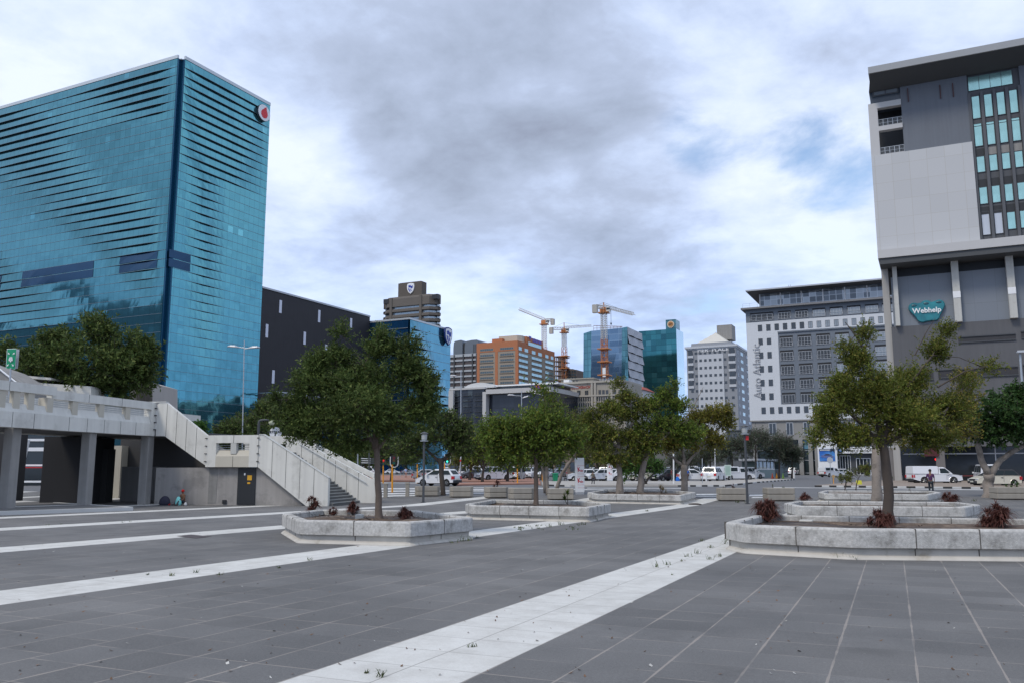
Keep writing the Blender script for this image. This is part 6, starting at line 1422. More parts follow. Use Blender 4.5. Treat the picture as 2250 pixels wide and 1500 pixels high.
# right-hand pair
wA = wq(1955, 1152, .45); wB_ = wq(1926, 1104, .42)
tree('spiky olive tree in the nearest right-hand planter, its dark branches rising above', wA, [[(1955, 1152, 24), (1949, 1060, 21), (1941, 985, 19), (1935, 955, 18)], [(1935, 965, 12), (1925, 900, 10), (1918, 840, 8), (1905, 780, 6), (1880, 735, 3)], [(1940, 970, 11), (1960, 900, 8), (2000, 840, 6), (2050, 780, 4)], [(1934, 970, 9), (1880, 920, 6), (1830, 870, 4)], [(1942, 975, 9), (2010, 940, 6), (2080, 900, 4)]],
     [(1890, 800, 48, 46, 0, 20), (1925, 870, 88, 72, 0, 62), (1850, 850, 46, 46, 0, 20), (1830, 905, 48, 56, 0, 26), (1800, 960, 24, 20, 0, 6), (2000, 850, 66, 60, .3, 34), (2055, 780, 34, 44, .2, 17), (2076, 730, 16, 28, .2, 5), (1975, 920, 112, 55, 0, 66), (2080, 900, 62, 52, .4, 30), (1880, 960, 76, 36, 0, 30), (2040, 965, 80, 26, 0, 26), (1905, 745, 22, 28, 0, 6), (1860, 770, 26, 20, 0, 5), (2120, 850, 20, 30, .4, 4), (2168, 810, 22, 16, .3, 4)],
     L_OL, BARKD, 8, ntw=10, nlf=11, tl=.28, ls=.066, clump=.16, upb=.3, thin=.42, shell=.1, dens=1.7,
     bare=[[(1912, 800, 5), (1890, 752, 4), (1868, 722, 3), (1857, 708, 1.5)], [(1895, 757, 3), (1893, 730, 2), (1897, 705, 1)], [(1900, 770, 3), (1912, 735, 2), (1917, 712, 1)], [(2060, 850, 4), (2120, 815, 3), (2170, 803, 1.2)], [(2010, 780, 3), (2035, 730, 2), (2055, 700, 1)]])
tree('bronze tinged tree in the middle planter of the right-hand row', wB_, [[(1926, 1104, 22), (1924, 1040, 20), (1926, 985, 18)], [(1926, 990, 12), (1990, 930, 8), (2060, 890, 5)], [(1926, 990, 12), (1900, 930, 8), (1860, 900, 5)]],
     [(2010, 900, 90, 40, 0, 30), (2110, 890, 66, 46, 0, 24), (2090, 945, 70, 24, 0, 16), (1870, 890, 50, 50, 0, 20), (1815, 925, 30, 34, 0, 9), (1960, 960, 60, 22, 0, 12), (2120, 835, 40, 28, 0, 9)],
     L_BR, BARKG, 9, ntw=10, nlf=9, tl=.5, ls=.13, clump=.30, upb=.25, shell=.1, dens=1.25)
wF = wq(2172, 1092)
tree('dark glossy fig tree with forked grey trunk at the right edge', wF, [[(2172, 1092, 26), (2176, 1060, 22), (2172, 1040, 22)], [(2172, 1042, 15), (2158, 1010, 13), (2148, 975, 12), (2142, 940, 9)], [(2178, 1042, 14), (2200, 1010, 12), (2225, 990, 11), (2262, 972, 9)]],
     [(2200, 910, 92, 48, 0, 80), (2262, 900, 66, 60, 0, 50), (2140, 935, 54, 38, 0, 40), (2220, 950, 88, 30, 0, 50), (2320, 930, 60, 50, 0, 30), (2235, 870, 34, 24, 0, 16)],
     L_FIG, BARKG, 12, ntw=9, nlf=9, tl=.55, ls=.23, clump=.48, thin=.6, upb=.2)
# middle group
w3 = wq(1178, 1108, .42)
tree('slim trunked fresh green tree in the weedy planter', w3, [[(1178, 1104, 11), (1178, 1040, 9), (1176, 990, 8)], [(1176, 1000, 6), (1150, 960, 4), (1120, 930, 3)], [(1176, 1000, 6), (1210, 960, 4), (1240, 930, 3)]],
     [(1130, 952, 66, 44, 0, 50), (1190, 937, 60, 50, 0, 50), (1110, 992, 44, 24, 0, 22), (1180, 987, 78, 26, 0, 40), (1232, 957, 40, 44, 0, 26), (1090, 957, 22, 20, 0, 8), (1090, 955, 34, 30, 0, 16), (1250, 965, 40, 26, 0, 16), (1190, 872, 16, 26, 0, 6), (1150, 960, 70, 28, 0, 30)],
     L_GR, BARK, 21, ntw=9, nlf=9, tl=.6, ls=.15, clump=.40, upb=.25)
tree('grey twin-stem tree beside the box planter with its crown above the kiosk sign', 62.5, [[(1203, 1083, 8), (1200, 1030, 8), (1202, 990, 7)], [(1198, 1083, 7), (1193, 1030, 6), (1188, 990, 5)]], [(1215, 904, 34, 40, 0, 22), (1200, 949, 36, 40, 0, 22), (1195, 999, 46, 24, 0, 20), (1205, 884, 18, 18, 0, 6), (1250, 974, 40, 30, 0, 16)], L_GR, BARKG, 22, ntw=8, nlf=8, tl=.6, ls=.16, clump=.42)
tree('leaning trunk olive tree left of the tall kiosk sign', 66., [[(1224, 1071, 9), (1232, 1045, 8), (1248, 1020, 7), (1262, 1000, 6)]], [(1280, 975, 52, 24, 0, 26), (1262, 930, 42, 34, 0, 26), (1305, 940, 40, 34, 0, 18)], L_OL, BARKG, 23, ntw=8, nlf=8, tl=.6, ls=.15, clump=.42)
w4_ = wq(1362, 1083, .42)
tree('sparse olive tree on the left thick trunk of the farthest centre planter', w4_, [[(1362, 1083, 17), (1362, 1040, 12), (1358, 1000, 11), (1360, 975, 10)], [(1360, 985, 8), (1390, 930, 6), (1385, 880, 4), (1372, 850, 3)], [(1358, 985, 7), (1320, 950, 4), (1300, 915, 3)]],
     [(1340, 901, 40, 22, 0, 16), (1305, 921, 30, 20, 0, 10), (1378, 878, 32, 22, 0, 11), (1372, 916, 50, 28, 0, 20), (1330, 961, 60, 34, 0, 36), (1390, 966, 46, 30, 0, 24), (1350, 1001, 70, 20, 0, 28), (1360, 848, 18, 12, 0, 4), (1410, 896, 26, 20, 0, 7), (1290, 950, 44, 24, 0, 18), (1430, 975, 40, 20, 0, 14)],
     L_OL, BARKG, 24, ntw=10, nlf=9, tl=.55, ls=.17, clump=.34, shell=.1, upb=.15, dens=1.3)
tree('green-gold tree on the leaning grey trunk of the farthest centre planter', w4_ + .4, [[(1406, 1084, 16), (1408, 1050, 13), (1416, 1010, 13), (1428, 975, 11)], [(1428, 980, 8), (1445, 930, 6), (1450, 880, 4)], [(1426, 985, 7), (1470, 950, 5), (1510, 920, 3)]],
     [(1458, 874, 34, 22, 0, 20), (1430, 899, 40, 24, 0, 22), (1485, 894, 34, 26, 0, 20), (1450, 939, 66, 34, 0, 56), (1420, 979, 50, 22, 0, 26), (1500, 954, 40, 30, 0, 24), (1480, 852, 14, 10, 0, 3), (1400, 960, 40, 24, 0, 16), (1520, 950, 34, 24, 0, 12)],
     L_GR, BARKG, 25, ntw=10, nlf=9, tl=.55, ls=.17, clump=.36, shell=.1)
tree('bronze leaved tree with three-way forked grey trunk behind the farthest centre planter', w4_ + 4., [[(1503, 1082, 16), (1503, 1050, 14), (1503, 1020, 14)], [(1500, 1024, 8), (1480, 1005, 6), (1456, 992, 4)], [(1502, 1022, 8), (1502, 1000, 7), (1494, 970, 5)], [(1506, 1022, 8), (1522, 1002, 6), (1540, 985, 4)]],
     [(1520, 960, 60, 34, 0, 40), (1570, 915, 40, 18, 0, 20), (1590, 905, 18, 8, 0, 6), (1535, 925, 50, 22, 0, 26), (1478, 970, 30, 30, 0, 16), (1565, 970, 32, 22, 0, 16), (1480, 970, 50, 24, 0, 20), (1590, 930, 30, 16, 0, 10)],
     L_BR, BARKG, 26, ntw=10, nlf=9, tl=.55, ls=.17, clump=.36, shell=.1, dens=1.2, bare=[[(1500, 930, 3), (1530, 880, 2), (1545, 850, 1)], [(1505, 900, 2), (1498, 870, 1)]])
tree('dark umbrella-crowned tree behind the white hatchback', 62., [[(974, 1090, 11), (971, 1040, 11), (968, 1005, 12)], [(968, 1015, 8), (935, 985, 5)], [(968, 1015, 8), (1000, 985, 5)]],
     [(965, 960, 66, 36, 0, 50), (905, 970, 44, 30, 0, 30), (1015, 950, 34, 34, 0, 24), (970, 925, 50, 24, 0, 26), (1000, 985, 44, 18, 0, 20), (920, 1000, 50, 12, 0, 16)], L_DK, BARKD, 27, ntw=9, nlf=9, tl=.6, ls=.2, clump=.5)
sp = [(1060, 985, 52, 26, 'low spreading green tree over the dark sedan', L_GR), (1115, 1000, 44, 18, 'low tree crown over the grey pickup front', L_GR), (860, 1000, 60, 22, 'dark street tree above the orange signal poles', L_DK), (800, 1000, 46, 24, 'dark street tree above the white minibus', L_DK), (1032, 1005, 32, 16, 'small brownish street tree left of the striped pole', L_OL), (1310, 1000, 50, 20, 'dim street tree between the two kiosk signs', L_OL), (1190, 1005, 60, 18, 'dim street tree behind the green bin', L_DK)]
for i, (x, y, rx, ry, lb, lm) in enumerate(sp):
    w_ = 96 + i * 4
    tree(lb, w_, [[(x, 1052, 6), (x + 3, 1025, 5), (x, y + ry * .5, 5)], [(x + 2, 1030, 3.5), (x - rx * .5, y, 2)], [(x + 2, 1030, 3.5), (x + rx * .5, y, 2)]], [(x, y - 4, rx, ry, 0, 26), (x - rx * .5, y + 2, rx * .6, ry * .8, 0, 12), (x + rx * .5, y + 2, rx * .6, ry * .8, 0, 12), (x, y - 14, rx * .6, ry * .8, 0, 10)], lm, BARKD, 40 + i, ntw=8, nlf=7, tl=1.1, ls=.34, clump=.9, group='street trees along the car park')
for i, (x, y, rx, ry, lb) in enumerate(((1608, 985, 34, 28, 'grey-green tree behind the white station wagon'), (1660, 970, 40, 34, 'grey-green tree with a high crown beside the tall lamp post'), (1712, 980, 34, 32, 'grey-green tree above the glass parking booth'), (1740, 1000, 22, 20, 'small grey-green tree right of the parking booth'), (1560, 1000, 34, 18, 'low dark tree behind the white hatchback with lettering'), (1500, 1010, 40, 14, 'low dark tree behind the parked dark hatchback'))):
    w_ = 128 + i * 2
    tree(lb, w_, [[(x, 1046, 4), (x + 1, 1020, 3.5), (x, y + ry * .3, 3)]], [(x, y, rx, ry, 0, 34), (x - rx * .4, y + ry * .4, rx * .6, ry * .6, 0, 12), (x + rx * .4, y - ry * .2, rx * .5, ry * .6, 0, 12)], L_BG, BARKD, 60 + i, ntw=9, nlf=7, tl=1.0, ls=.36, clump=.9, thin=.2, group='grey-green trees before the white block')
for i, (x, y, rx, ry, lb, w_, lm) in enumerate(((545, 945, 46, 30, 'bushy green tree behind the stair landing', 80, L_DK), (600, 905, 44, 34, 'bushy green tree behind the round lamps', 84, L_DK), (510, 955, 26, 14, 'low shrub in front of the teal tower foot', 76, L_DK), (640, 960, 50, 34, 'dark bush behind the far stair parapet', 88, L_DK), (740, 1000, 40, 24, 'dark bush over the end of the far stair parapet', 90, L_GR))):
    tree(lb, w_, [[(x, 1030, 7), (x, y + ry * .3, 6)]], [(x, y, rx, ry, 0, 44), (x + rx * .4, y + ry * .5, rx * .7, ry * .6, 0, 20), (x - rx * .4, y + ry * .5, rx * .7, ry * .6, 0, 20)], lm, BARKD, 70 + i, ntw=9, nlf=8, tl=.9, ls=.28, clump=.75, upb=.5, group='bushy trees behind the stairs')
tree('bright green round topped bush tree before the parked cream car', 82., [[(1420, 1064, 7), (1410, 1045, 6), (1400, 1030, 4)], [(1418, 1062, 5), (1424, 1050, 4), (1436, 1040, 3)]], [(1405, 1022, 42, 20, 0, 50), (1378, 1028, 24, 14, 0, 18), (1440, 1026, 20, 14, 0, 14), (1410, 1008, 26, 10, 0, 14)], L_SH, BARKD, 80, ntw=9, nlf=8, tl=.55, ls=.2, clump=.45, thin=.6)
for x, y, lb in ((437, 938, 'bright green shrub poking over the stair parapet'),):
    tree(lb, 56., [[(x, 1000, 3), (x, 950, 3)]], [(x, y + 2, 20, 12, 0, 18)], L_SH, BARK, 81, ntw=8, nlf=7, tl=.3, ls=.2, clump=.2, thin=.5, cat='shrub', name='shrub')
# saplings in the far right planter
for x, yb, lobes, lb, sd in ((1856, 1079, [(1856, 1050, 17, 11, 0, 10)], 'small sapling with pale leaves in the far right-hand planter', 90), (1880, 1079, [(1895, 1035, 24, 12, 0, 14), (1868, 1040, 10, 8, 0, 5), (1908, 1028, 14, 8, 0, 6)], 'taller windswept sapling in the far right-hand planter', 91)):
    w_ = wq(x, 1081, .4); tree(lb, w_, [[(x, yb, 2.4), (x + 2, 1062, 2.2), (x + (3 if sd == 90 else 6), 1050, 1.8)]], lobes, L_OL, BARKD, sd, ntw=7, nlf=6, tl=.25, ls=.12, clump=.14, cat='sapling', name='sapling')

def blades(label, px, py, h_px, w_px, n, m, hz, seed, name='aloe_shrub', cat='shrub', group=None, arch=.7, wd_=.016, w=None, heads=5):
    """many narrow arching blades"""
    rng = np.random.default_rng(seed); p = G(px, py, hz) if w is None else atw(px, py, w); w_ = wof(p); s = w_ / F; H_ = h_px * s; W_ = w_px * s / 2
    t = thing(name, label, cat, p, group); base = np.array(p)
    th_ = rng.uniform(0, 6.28, heads); rr_ = W_ * .72 * rng.uniform(0, 1, heads) ** .5; hd = np.stack([rr_ * np.cos(th_), rr_ * np.sin(th_), rng.uniform(.15, .70, heads) * H_ * (1 - .5 * (rr_ / W_) ** 2)], -1); hd[0] = (0, 0, .70 * H_)
    Q = []
    k = rng.integers(0, heads, n); a = rng.uniform(0, 2 * math.pi, n); el = rng.uniform(-.1, 1.45, n); L = rng.uniform(.5, 1., n) * min(H_, W_ * 1.5) * .62
    dx = np.stack([np.cos(a) * np.cos(el), np.sin(a) * np.cos(el), np.sin(el)], -1); sd_ = np.stack([-np.sin(a), np.cos(a), np.zeros(n)], -1)
    o = base + hd[k] + rng.normal(0, .02, (n, 3)); prev = o; segs = 4
    for i in range(segs):
        f0, f1 = i / segs, (i + 1) / segs; nx = o + dx * (L * f1)[:, None]; nx[:, 2] -= arch * L * f1 ** 2.2 * .8
        wa, wb = wd_ * (1 - f0 * .85), wd_ * (1 - f1 * .85); Q.append(np.stack([prev - sd_ * wa, prev + sd_ * wa, nx + sd_ * wb, nx - sd_ * wb], 1)); prev = nx
    Q = np.concatenate(Q); Q[..., 2] = np.maximum(Q[..., 2], base[2] - .02)
    np_quads('leaves', Q, m, t); b = MB()
    for x in hd: b.tube([base, base + x * np.array([.8, .8, .6]), base + x], [.018, .014, .01], 5)
    b.build('stems', BARKD, t); return t
AG_ = 'dry reddish aloe shrubs in the planters'
for (x, y, h, w_, n, lb, hz) in ((684, 1126, 44, 36, 420, 'tallest reddish aloe, at the left end of the hexagonal planter', .41), (732, 1131, 22, 22, 220, 'smallest reddish aloe in the hexagonal planter', .41), (775, 1130, 34, 32, 380, 'round reddish aloe left of the big tree trunk', .41), (887, 1141, 31, 44, 420, 'low wide reddish aloe right of the big tree trunk', .41),
                              (1686, 1143, 54, 64, 800, 'large dark red aloe at the left end of the nearest right planter', .45), (1934, 1156, 42, 66, 760, 'dark red aloe at the foot of the spiky olive tree', .45), (2190, 1158, 60, 76, 900, 'widest dark red aloe at the right end of the nearest planter', .45),
                              (1768, 1103, 25, 36, 360, 'red aloe at the left end of the middle right-hand planter', .42), (2088, 1108, 32, 44, 480, 'red aloe at the right end of the middle right-hand planter', .42)):
    blades(lb, x, y, h, w_, int(n * 1.7), L_RED, hz, int(x), group=AG_, heads=max(8, int(w_ / 3)), wd_=.014 if w_ > 30 else .011)
for i, (t_, p, h, w_) in enumerate(bxs):
    if i == 2: q_ = pj = None
for (bi, dx, hp, wp, m_, lb, n) in ((2, 0.05, 19, 21, L_RED, 'round brown bush growing in a box planter', 420), (5, .15, 15, 11, L_RED, 'small red sprout in the box planter left of the tall lamp post', 110), (5, -.5, 8, 16, L_DRY, 'dry tuft in the box planter left of the tall lamp post', 60), (6, -.35, 14, 6, L_WEED, 'thin green stalk in the box planter right of the tall lamp post', 40), (6, .3, 7, 16, L_WEED, 'low green tuft in the box planter right of the tall lamp post', 70), (7, .1, 18, 50, L_SH, 'green shrub in the stained box planter under the fig tree', 240)):
    t_, p, h, w_ = bxs[bi]; q_ = Vector((p.x, p.y, zg(p.x, p.y) + h - .08)) + Vector((rt[0], rt[1], 0)) * dx
    rng_px = 1125; s = w_ / F
    tt = blades(lb, 0, 0, hp, wp, n, m_, 0, 300 + int(hp * 7 + wp), name='shrub', wd_=.012, w=None) if False else None
    # place by position instead of by pixel
    _G = G
    def G(px, py, dz=0., _q=q_): return Vector(_q)
    blades(lb, 0, 0, hp, wp, n, m_, 0, 300 + int(hp * 7 + wp), name='shrub', wd_=.014); G = _G
blades('spiky green palm-like plant at the right end of the weedy planter', 1247, 1107, 32, 44, 110, L_SH if False else L_GR, .41, 401, name='palm_plant', cat='plant', arch=.35, wd_=.022, heads=2)
blades('grassy tuft beside the grey trunk in the farthest centre planter', 1452, 1083, 20, 34, 260, L_DRY, .41, 402, name='grass_tuft', cat='plant', arch=.2, heads=6, wd_=.008)
blades('green strap-leaved plant beside the middle trunk at the right', 1962, 1080, 42, 14, 26, L_SH, .41, 403, name='strap_plant', cat='plant', arch=.1, heads=1, wd_=.03)
blades('small green weed in the far right-hand planter', 2000, 1080, 14, 8, 40, L_WEED, .41, 404, name='weed', cat='plant', arch=.1, heads=2)
# weeds in the pale band and round the planter feet: one object of tufts each
def weeds():
    rng = np.random.default_rng(77); sp_ = [(837, 1484, 26), (1036, 1420, 16), (805, 1478, 9), (1441, 1245, 28), (1465, 1240, 18), (1510, 1222, 17), (1530, 1215, 20), (1562, 1202, 14), (1560, 1228, 16), (1580, 1222, 18), (1497, 1232, 8), (1477, 1262, 6), (325, 1262, 8), (378, 1264, 14), (430, 1257, 12), (484, 1262, 12), (680, 1230, 14), (612, 1247, 9), (1142, 1163, 14), (1180, 1155, 8), (1206, 1157, 14), (1232, 1152, 16), (1280, 1152, 12), (1260, 1158, 7), (1420, 1122, 8), (1108, 1140, 12), (1200, 1142, 16), (1247, 1143, 24), (1290, 1144, 20), (1310, 1143, 14), (1150, 1142, 8), (1336, 1134, 10), (1104, 1140, 22),
        (996, 1192, 14), (1020, 1188, 26), (1030, 1187, 18), (1592, 1193, 24), (1597, 1186, 22), (1627, 1196, 20), (1743, 1215, 8), (1790, 1218, 9), (1846, 1226, 26), (1878, 1228, 18), (1543, 1188, 14), (2140, 1100, 10), (2080, 1133, 18), (2100, 1134, 14), (2060, 1100, 12), (135, 1151, 7), (105, 1153, 6), (270, 1147, 6), (285, 1146, 6), (1620, 1103, 9), (1640, 1104, 8), (1048, 1181, 8)]
    for i in range(26): sp_.append((float(rng.uniform(1130, 1290)), float(1165 - rng.uniform(0, 14)), 6))
    Q = []
    for x, y, h in sp_:
        p = G(x, y); s = wof(p) / F; H_ = h * s; n = 10 if h > 7 else 5
        for k in range(n):
            a = rng.uniform(0, 6.28); l = rng.uniform(.3, .9) * H_; d = np.array([math.cos(a) * .8, math.sin(a) * .8, rng.uniform(.5, 1.8)]); d /= np.linalg.norm(d); o = np.array(p) + rng.normal(0, .25 * H_, 3) * np.array([1, 1, 0]); sd_ = np.array([-math.sin(a), math.cos(a), 0]); wd_ = max(.006, s * .6)
            Q.append([o - sd_ * wd_, o + sd_ * wd_, o + d * l * .6 + sd_ * wd_ * .7, o + d * l * .6 - sd_ * wd_ * .7]); Q.append([o + d * l * .6 - sd_ * wd_ * .7, o + d * l * .6 + sd_ * wd_ * .7, o + d * l * .9 + np.array([d[0], d[1], -.2]) * l * .25 + sd_ * .001, o + d * l * .9 + np.array([d[0], d[1], -.2]) * l * .25])
            for q in range(2): e = o + d * l * rng.uniform(.3, 1); u = rng.normal(0, 1, 3); u /= np.linalg.norm(u); v = np.cross(u, [0, 0, 1.]); k_ = max(.012, s * 1.2); Q.append([e, e + u * k_ + v * k_ * .4, e + u * k_ * 2, e + u * k_ - v * k_ * .4])
    o = np_quads('weeds', np.array(Q), L_WEED, None); tag(o, kind='stuff')
weeds()
# dead leaves, twigs and scraps on the flags
def debris():
    rng = np.random.default_rng(15); Q = []
    for x0, x1, ya, yb, n in ((680, 1000, 1128, 1139, 120), (1660, 2250, 1136, 1156, 420), (1060, 1300, 1101, 1107, 60), (1760, 2110, 1101.5, 1107, 110)):
        for i in range(n):
            p = np.array(G(float(rng.uniform(x0, x1)), float(rng.uniform(ya, yb)), .44)); k = rng.uniform(.015, .05); a = rng.uniform(0, 6.28); u = np.array([math.cos(a), math.sin(a), rng.uniform(0, .5)]) * k; v = np.array([-math.sin(a), math.cos(a), .3]) * k * rng.uniform(.2, .6)
            Q.append([p - u, p - v, p + u + np.array([0, 0, .02]), p + v])
    tag(np_quads('bark_litter', np.array(Q), mat('bark_litter', (.12, .075, .05), .95, isl=.9), None), kind='stuff')
debris()
def litter():
    rng = np.random.default_rng(5); Q = []; Q2 = []
    for i in range(420):
        x, y = rng.uniform(-60, 2300), 1108 + (rng.uniform(0, 1) ** 1.3) * 385; p = G(x, y, .006); s = wof(p) / F; k = rng.uniform(.010, .028); a = rng.uniform(0, 6.28); u = np.array([math.cos(a), math.sin(a), .15]) * k; v = np.array([-math.sin(a), math.cos(a), .2]) * k * rng.uniform(.3, .7); c = np.array(p)
        (Q2 if rng.uniform() < .22 else Q).append([c - u, c - v, c + u + np.array([0, 0, .008]), c + v])
    tag(np_quads('dead_leaves', np.array(Q), mat('dead_leaf', (.13, .075, .045), .9, isl=.6), None), kind='stuff'); tag(np_quads('paper_scraps', np.array(Q2), mat('scrap', (.42, .41, .38), .9, isl=.4), None), kind='stuff')
litter()
# ================================================================== vehicles
def paint(name, c, metal=0.): return mat(name, c, .32, metal=metal, coat=.6)
P_WH = paint('car_white', (.72, .73, .75)); P_GR = paint('car_grey', (.10, .11, .125), .4); P_DK = paint('car_dark', (.028, .03, .04), .3); P_CR = paint('car_cream', (.62, .585, .48)); P_SV = paint('car_silver', (.38, .40, .43), .5); P_BL = paint('car_blue_black', (.02, .03, .06), .3)
TYRE = mat('tyre', (.016, .016, .017), .85); RIM = mat('rim', (.42, .43, .44), .35, metal=.7); TRIM = mat('black_trim', (.025, .025, .028), .6); CGL = mat('car_glass', (.03, .04, .045), .2, spec=.03); HL = mat('headlamp', (.55, .58, .6), .15, metal=.4); TL = mat('tail_lamp', (.45, .01, .015), .25); PLT = mat('number_plate', (.6, .6, .52), .5)
KINDS = dict(   # L, W, wheelbase, r, front axle x, lower profile (rear to front), cabin (x0,x1,zb, x2,x3,zt)
    hatch=(3.95, 1.70, 2.49, .31, 1.17, [(-1.97, .34), (-1.99, .62), (-1.93, .98), (-1.2, 1.0), (.85, .99), (1.25, .93), (1.8, .74), (1.96, .58), (1.97, .30)], [(-1.93, 1.05, .97, -1.45, .10, 1.49)]),
    sedan=(4.55, 1.75, 2.65, .32, 1.32, [(-2.27, .36), (-2.29, .62), (-2.24, .95), (-1.55, 1.0), (1.0, .97), (2.0, .76), (2.25, .60), (2.27, .30)], [(-1.75, 1.15, .97, -1.0, .30, 1.44)]),
    suv=(4.65, 1.86, 2.70, .37, 1.36, [(-2.30, .45), (-2.33, .8), (-2.28, 1.08), (-1.6, 1.1), (1.05, 1.08), (2.05, .95), (2.28, .75), (2.31, .38)], [(-2.26, 1.25, 1.07, -1.9, .35, 1.74)]),
    double=(5.30, 1.86, 3.08, .39, 1.62, [(-2.62, .52), (-2.65, .75), (-2.65, 1.16), (-.95, 1.16), (1.15, 1.12), (2.3, 1.02), (2.6, .82), (2.65, .42)], [(-.95, 1.35, 1.12, -.70, .55, 1.80)]),
    single=(5.15, 1.80, 3.08, .37, 1.62, [(-2.55, .50), (-2.58, .7), (-2.58, 1.02), (.10, 1.04), (1.25, 1.06), (2.2, .94), (2.5, .74), (2.56, .42)], [(.12, 1.55, 1.04, .22, .80, 1.70)]),
    van=(4.85, 1.88, 3.0, .34, 1.45, [(-2.40, .34), (-2.43, .7), (-2.43, 1.10), (1.6, 1.10), (2.25, .92), (2.41, .68), (2.42, .32)], [(-2.42, 2.15, 1.08, -2.35, 1.25, 2.0)]),
)
LPR = {}
def car(kind, label, x0, x1, yb, head, col, canopy=False, roof=None, w=None, group='vehicles parked and passing across the street', trail=None, scale=1.):
    """x0..x1 pixel extent, yb pixel of tyre contact; head = heading of the nose, degrees right of the viewing direction (0 = away)"""
    L, W, wb, r, fa, prof, cabs = KINDS[kind]
    p = G((x0 + x1) / 2, yb) if w is None else atw((x0 + x1) / 2, yb, w); w_ = wof(p)
    p = Vector((p.x, p.y, zg(p.x, p.y))) + Vector((H2[0], H2[1], 0)) * (.9 if 45 < head % 180 < 135 else 2.)
    t = thing({'hatch': 'hatchback', 'sedan': 'sedan_car', 'suv': 'suv_car', 'double': 'pickup_truck', 'single': 'pickup_truck', 'van': 'minibus'}[kind], label, 'pickup' if kind in ('double', 'single') else 'van' if kind == 'van' else 'car', p + Vector((0, 0, .0)), group, YAW + R(90 - head))
    t.scale = (scale,) * 3
    def pt(b, name, m, par=t, sm_=False): o = b.build(name, m, None, smooth=sm_); n_ = name; o.parent = par; return o
    ra = fa - wb; W2 = W / 2; ar = r * 1.18
    def arch(cx, back):      # points over a wheel arch from front to rear
        return [(cx + ar * math.cos(a), r + ar * math.sin(a) * 1.0) for a in [math.pi * (.06 + .88 * i / 8) for i in range(9)]]
    zb_ = prof[-1][1]; bot = prof[-1:] 
    low = [(prof[-1][0], zb_)] ; low += [(fa + ar, .32 * 1)] + [q for q in arch(fa, 0)] + [(fa - ar, .27), (ra + ar, .27)] + [q for q in arch(ra, 0)] + [(ra - ar, .32)]
    poly = prof[:-1] + low
    cx_ = 0; czm = .65
    def sec(k, y): return [(q[0] * (1 - k * .5), y, q[1] - k * (.9 if q[1] > .75 else 0) * .35) for q in poly]
    b = MB(); b.rings([sec(.10, -W2 + .03), sec(.03, -W2), sec(0, -W2 + .07), sec(0, W2 - .07), sec(.03, W2), sec(.10, W2 - .03)][0:6]); body = pt(b, 'body', col)
    b = MB()
    for q in (fa, ra): b.box(q - ar * 1.02, q + ar * 1.02, -W2 + .12, W2 - .12, .2, r + ar * .99)
    b.box(-L / 2 + .2, L / 2 - .2, -W2 + .1, W2 - .1, .2, .4); pt(b, 'underbody', TYRE)
    cabl = list(cabs)
    if canopy: cabl.append((-2.56, .06, 1.02, -2.52, .06, 1.80))
    for ci, (a0, a1, zb2, a2, a3, zt) in enumerate(cabl):
        isC = ci == 1; wi = W2 - .05; wt = wi * (.80 if kind not in ('van',) and not isC else .90)
        B_ = [(a0, -wi, zb2), (a1, -wi, zb2), (a1, wi, zb2), (a0, wi, zb2)]; T_ = [(a2, -wt, zt), (a3, -wt, zt), (a3, wt, zt), (a2, wt, zt)]
        R_ = [(a2 + .12, -wt + .12, zt + .045), (a3 - .12, -wt + .12, zt + .045), (a3 - .12, wt - .12, zt + .045), (a2 + .12, wt - .12, zt + .045)]
        b = MB(); b.rings([B_, T_, R_]); cb_ = pt(b, 'canopy' if isC else 'cabin', roof or col)
        def pane(c, u0, u1, v0, v1, off=.008, name='window', mm=CGL):
            c = [Vector(q) for q in c]; n_ = (c[1] - c[0]).cross(c[3] - c[0]).normalized() * off
            f = lambda u, v: (c[0] * (1 - u) + c[1] * u) * (1 - v) + (c[3] * (1 - u) + c[2] * u) * v + n_
            b = MB(); b.quad(f(u0, v0), f(u1, v0), f(u1, v1), f(u0, v1)); pt(b, name, mm, cb_)
        sideR = (B_[0], B_[1], T_[1], T_[0]); sideL = (B_[2], B_[3], T_[3], T_[2])
        if isC:
            if canopy == 'glass': pane(sideR, .1, .9, .25, .9); pane(sideL, .1, .9, .25, .9)
            b = MB(); b.box(a0 - .02, a1, -wi - .012, wi + .012, zb2 - .02, zb2 + .04); pt(b, 'canopy_seam', TRIM, cb_); continue
        spl = {'hatch': (.06, .50, .53, .93), 'sedan': (.10, .50, .53, .92), 'suv': (.05, .34, .37, .64, .67, .95), 'double': (.05, .48, .52, .93), 'single': (.1, .9), 'van': (.04, .32, .34, .62, .65, .96)}[kind]
        for i in range(0, len(spl), 2):
            pane(sideR, spl[i], spl[i + 1], .10, .86); pane(sideL, 1 - spl[i + 1], 1 - spl[i], .10, .86)
        pane((B_[1], B_[2], T_[2], T_[1]), .06, .94, .08, .92, name='windscreen'); pane((B_[3], B_[0], T_[0], T_[3]), .10, .90, .18, .88, name='rear_window')
    k_ = (col.name, kind)
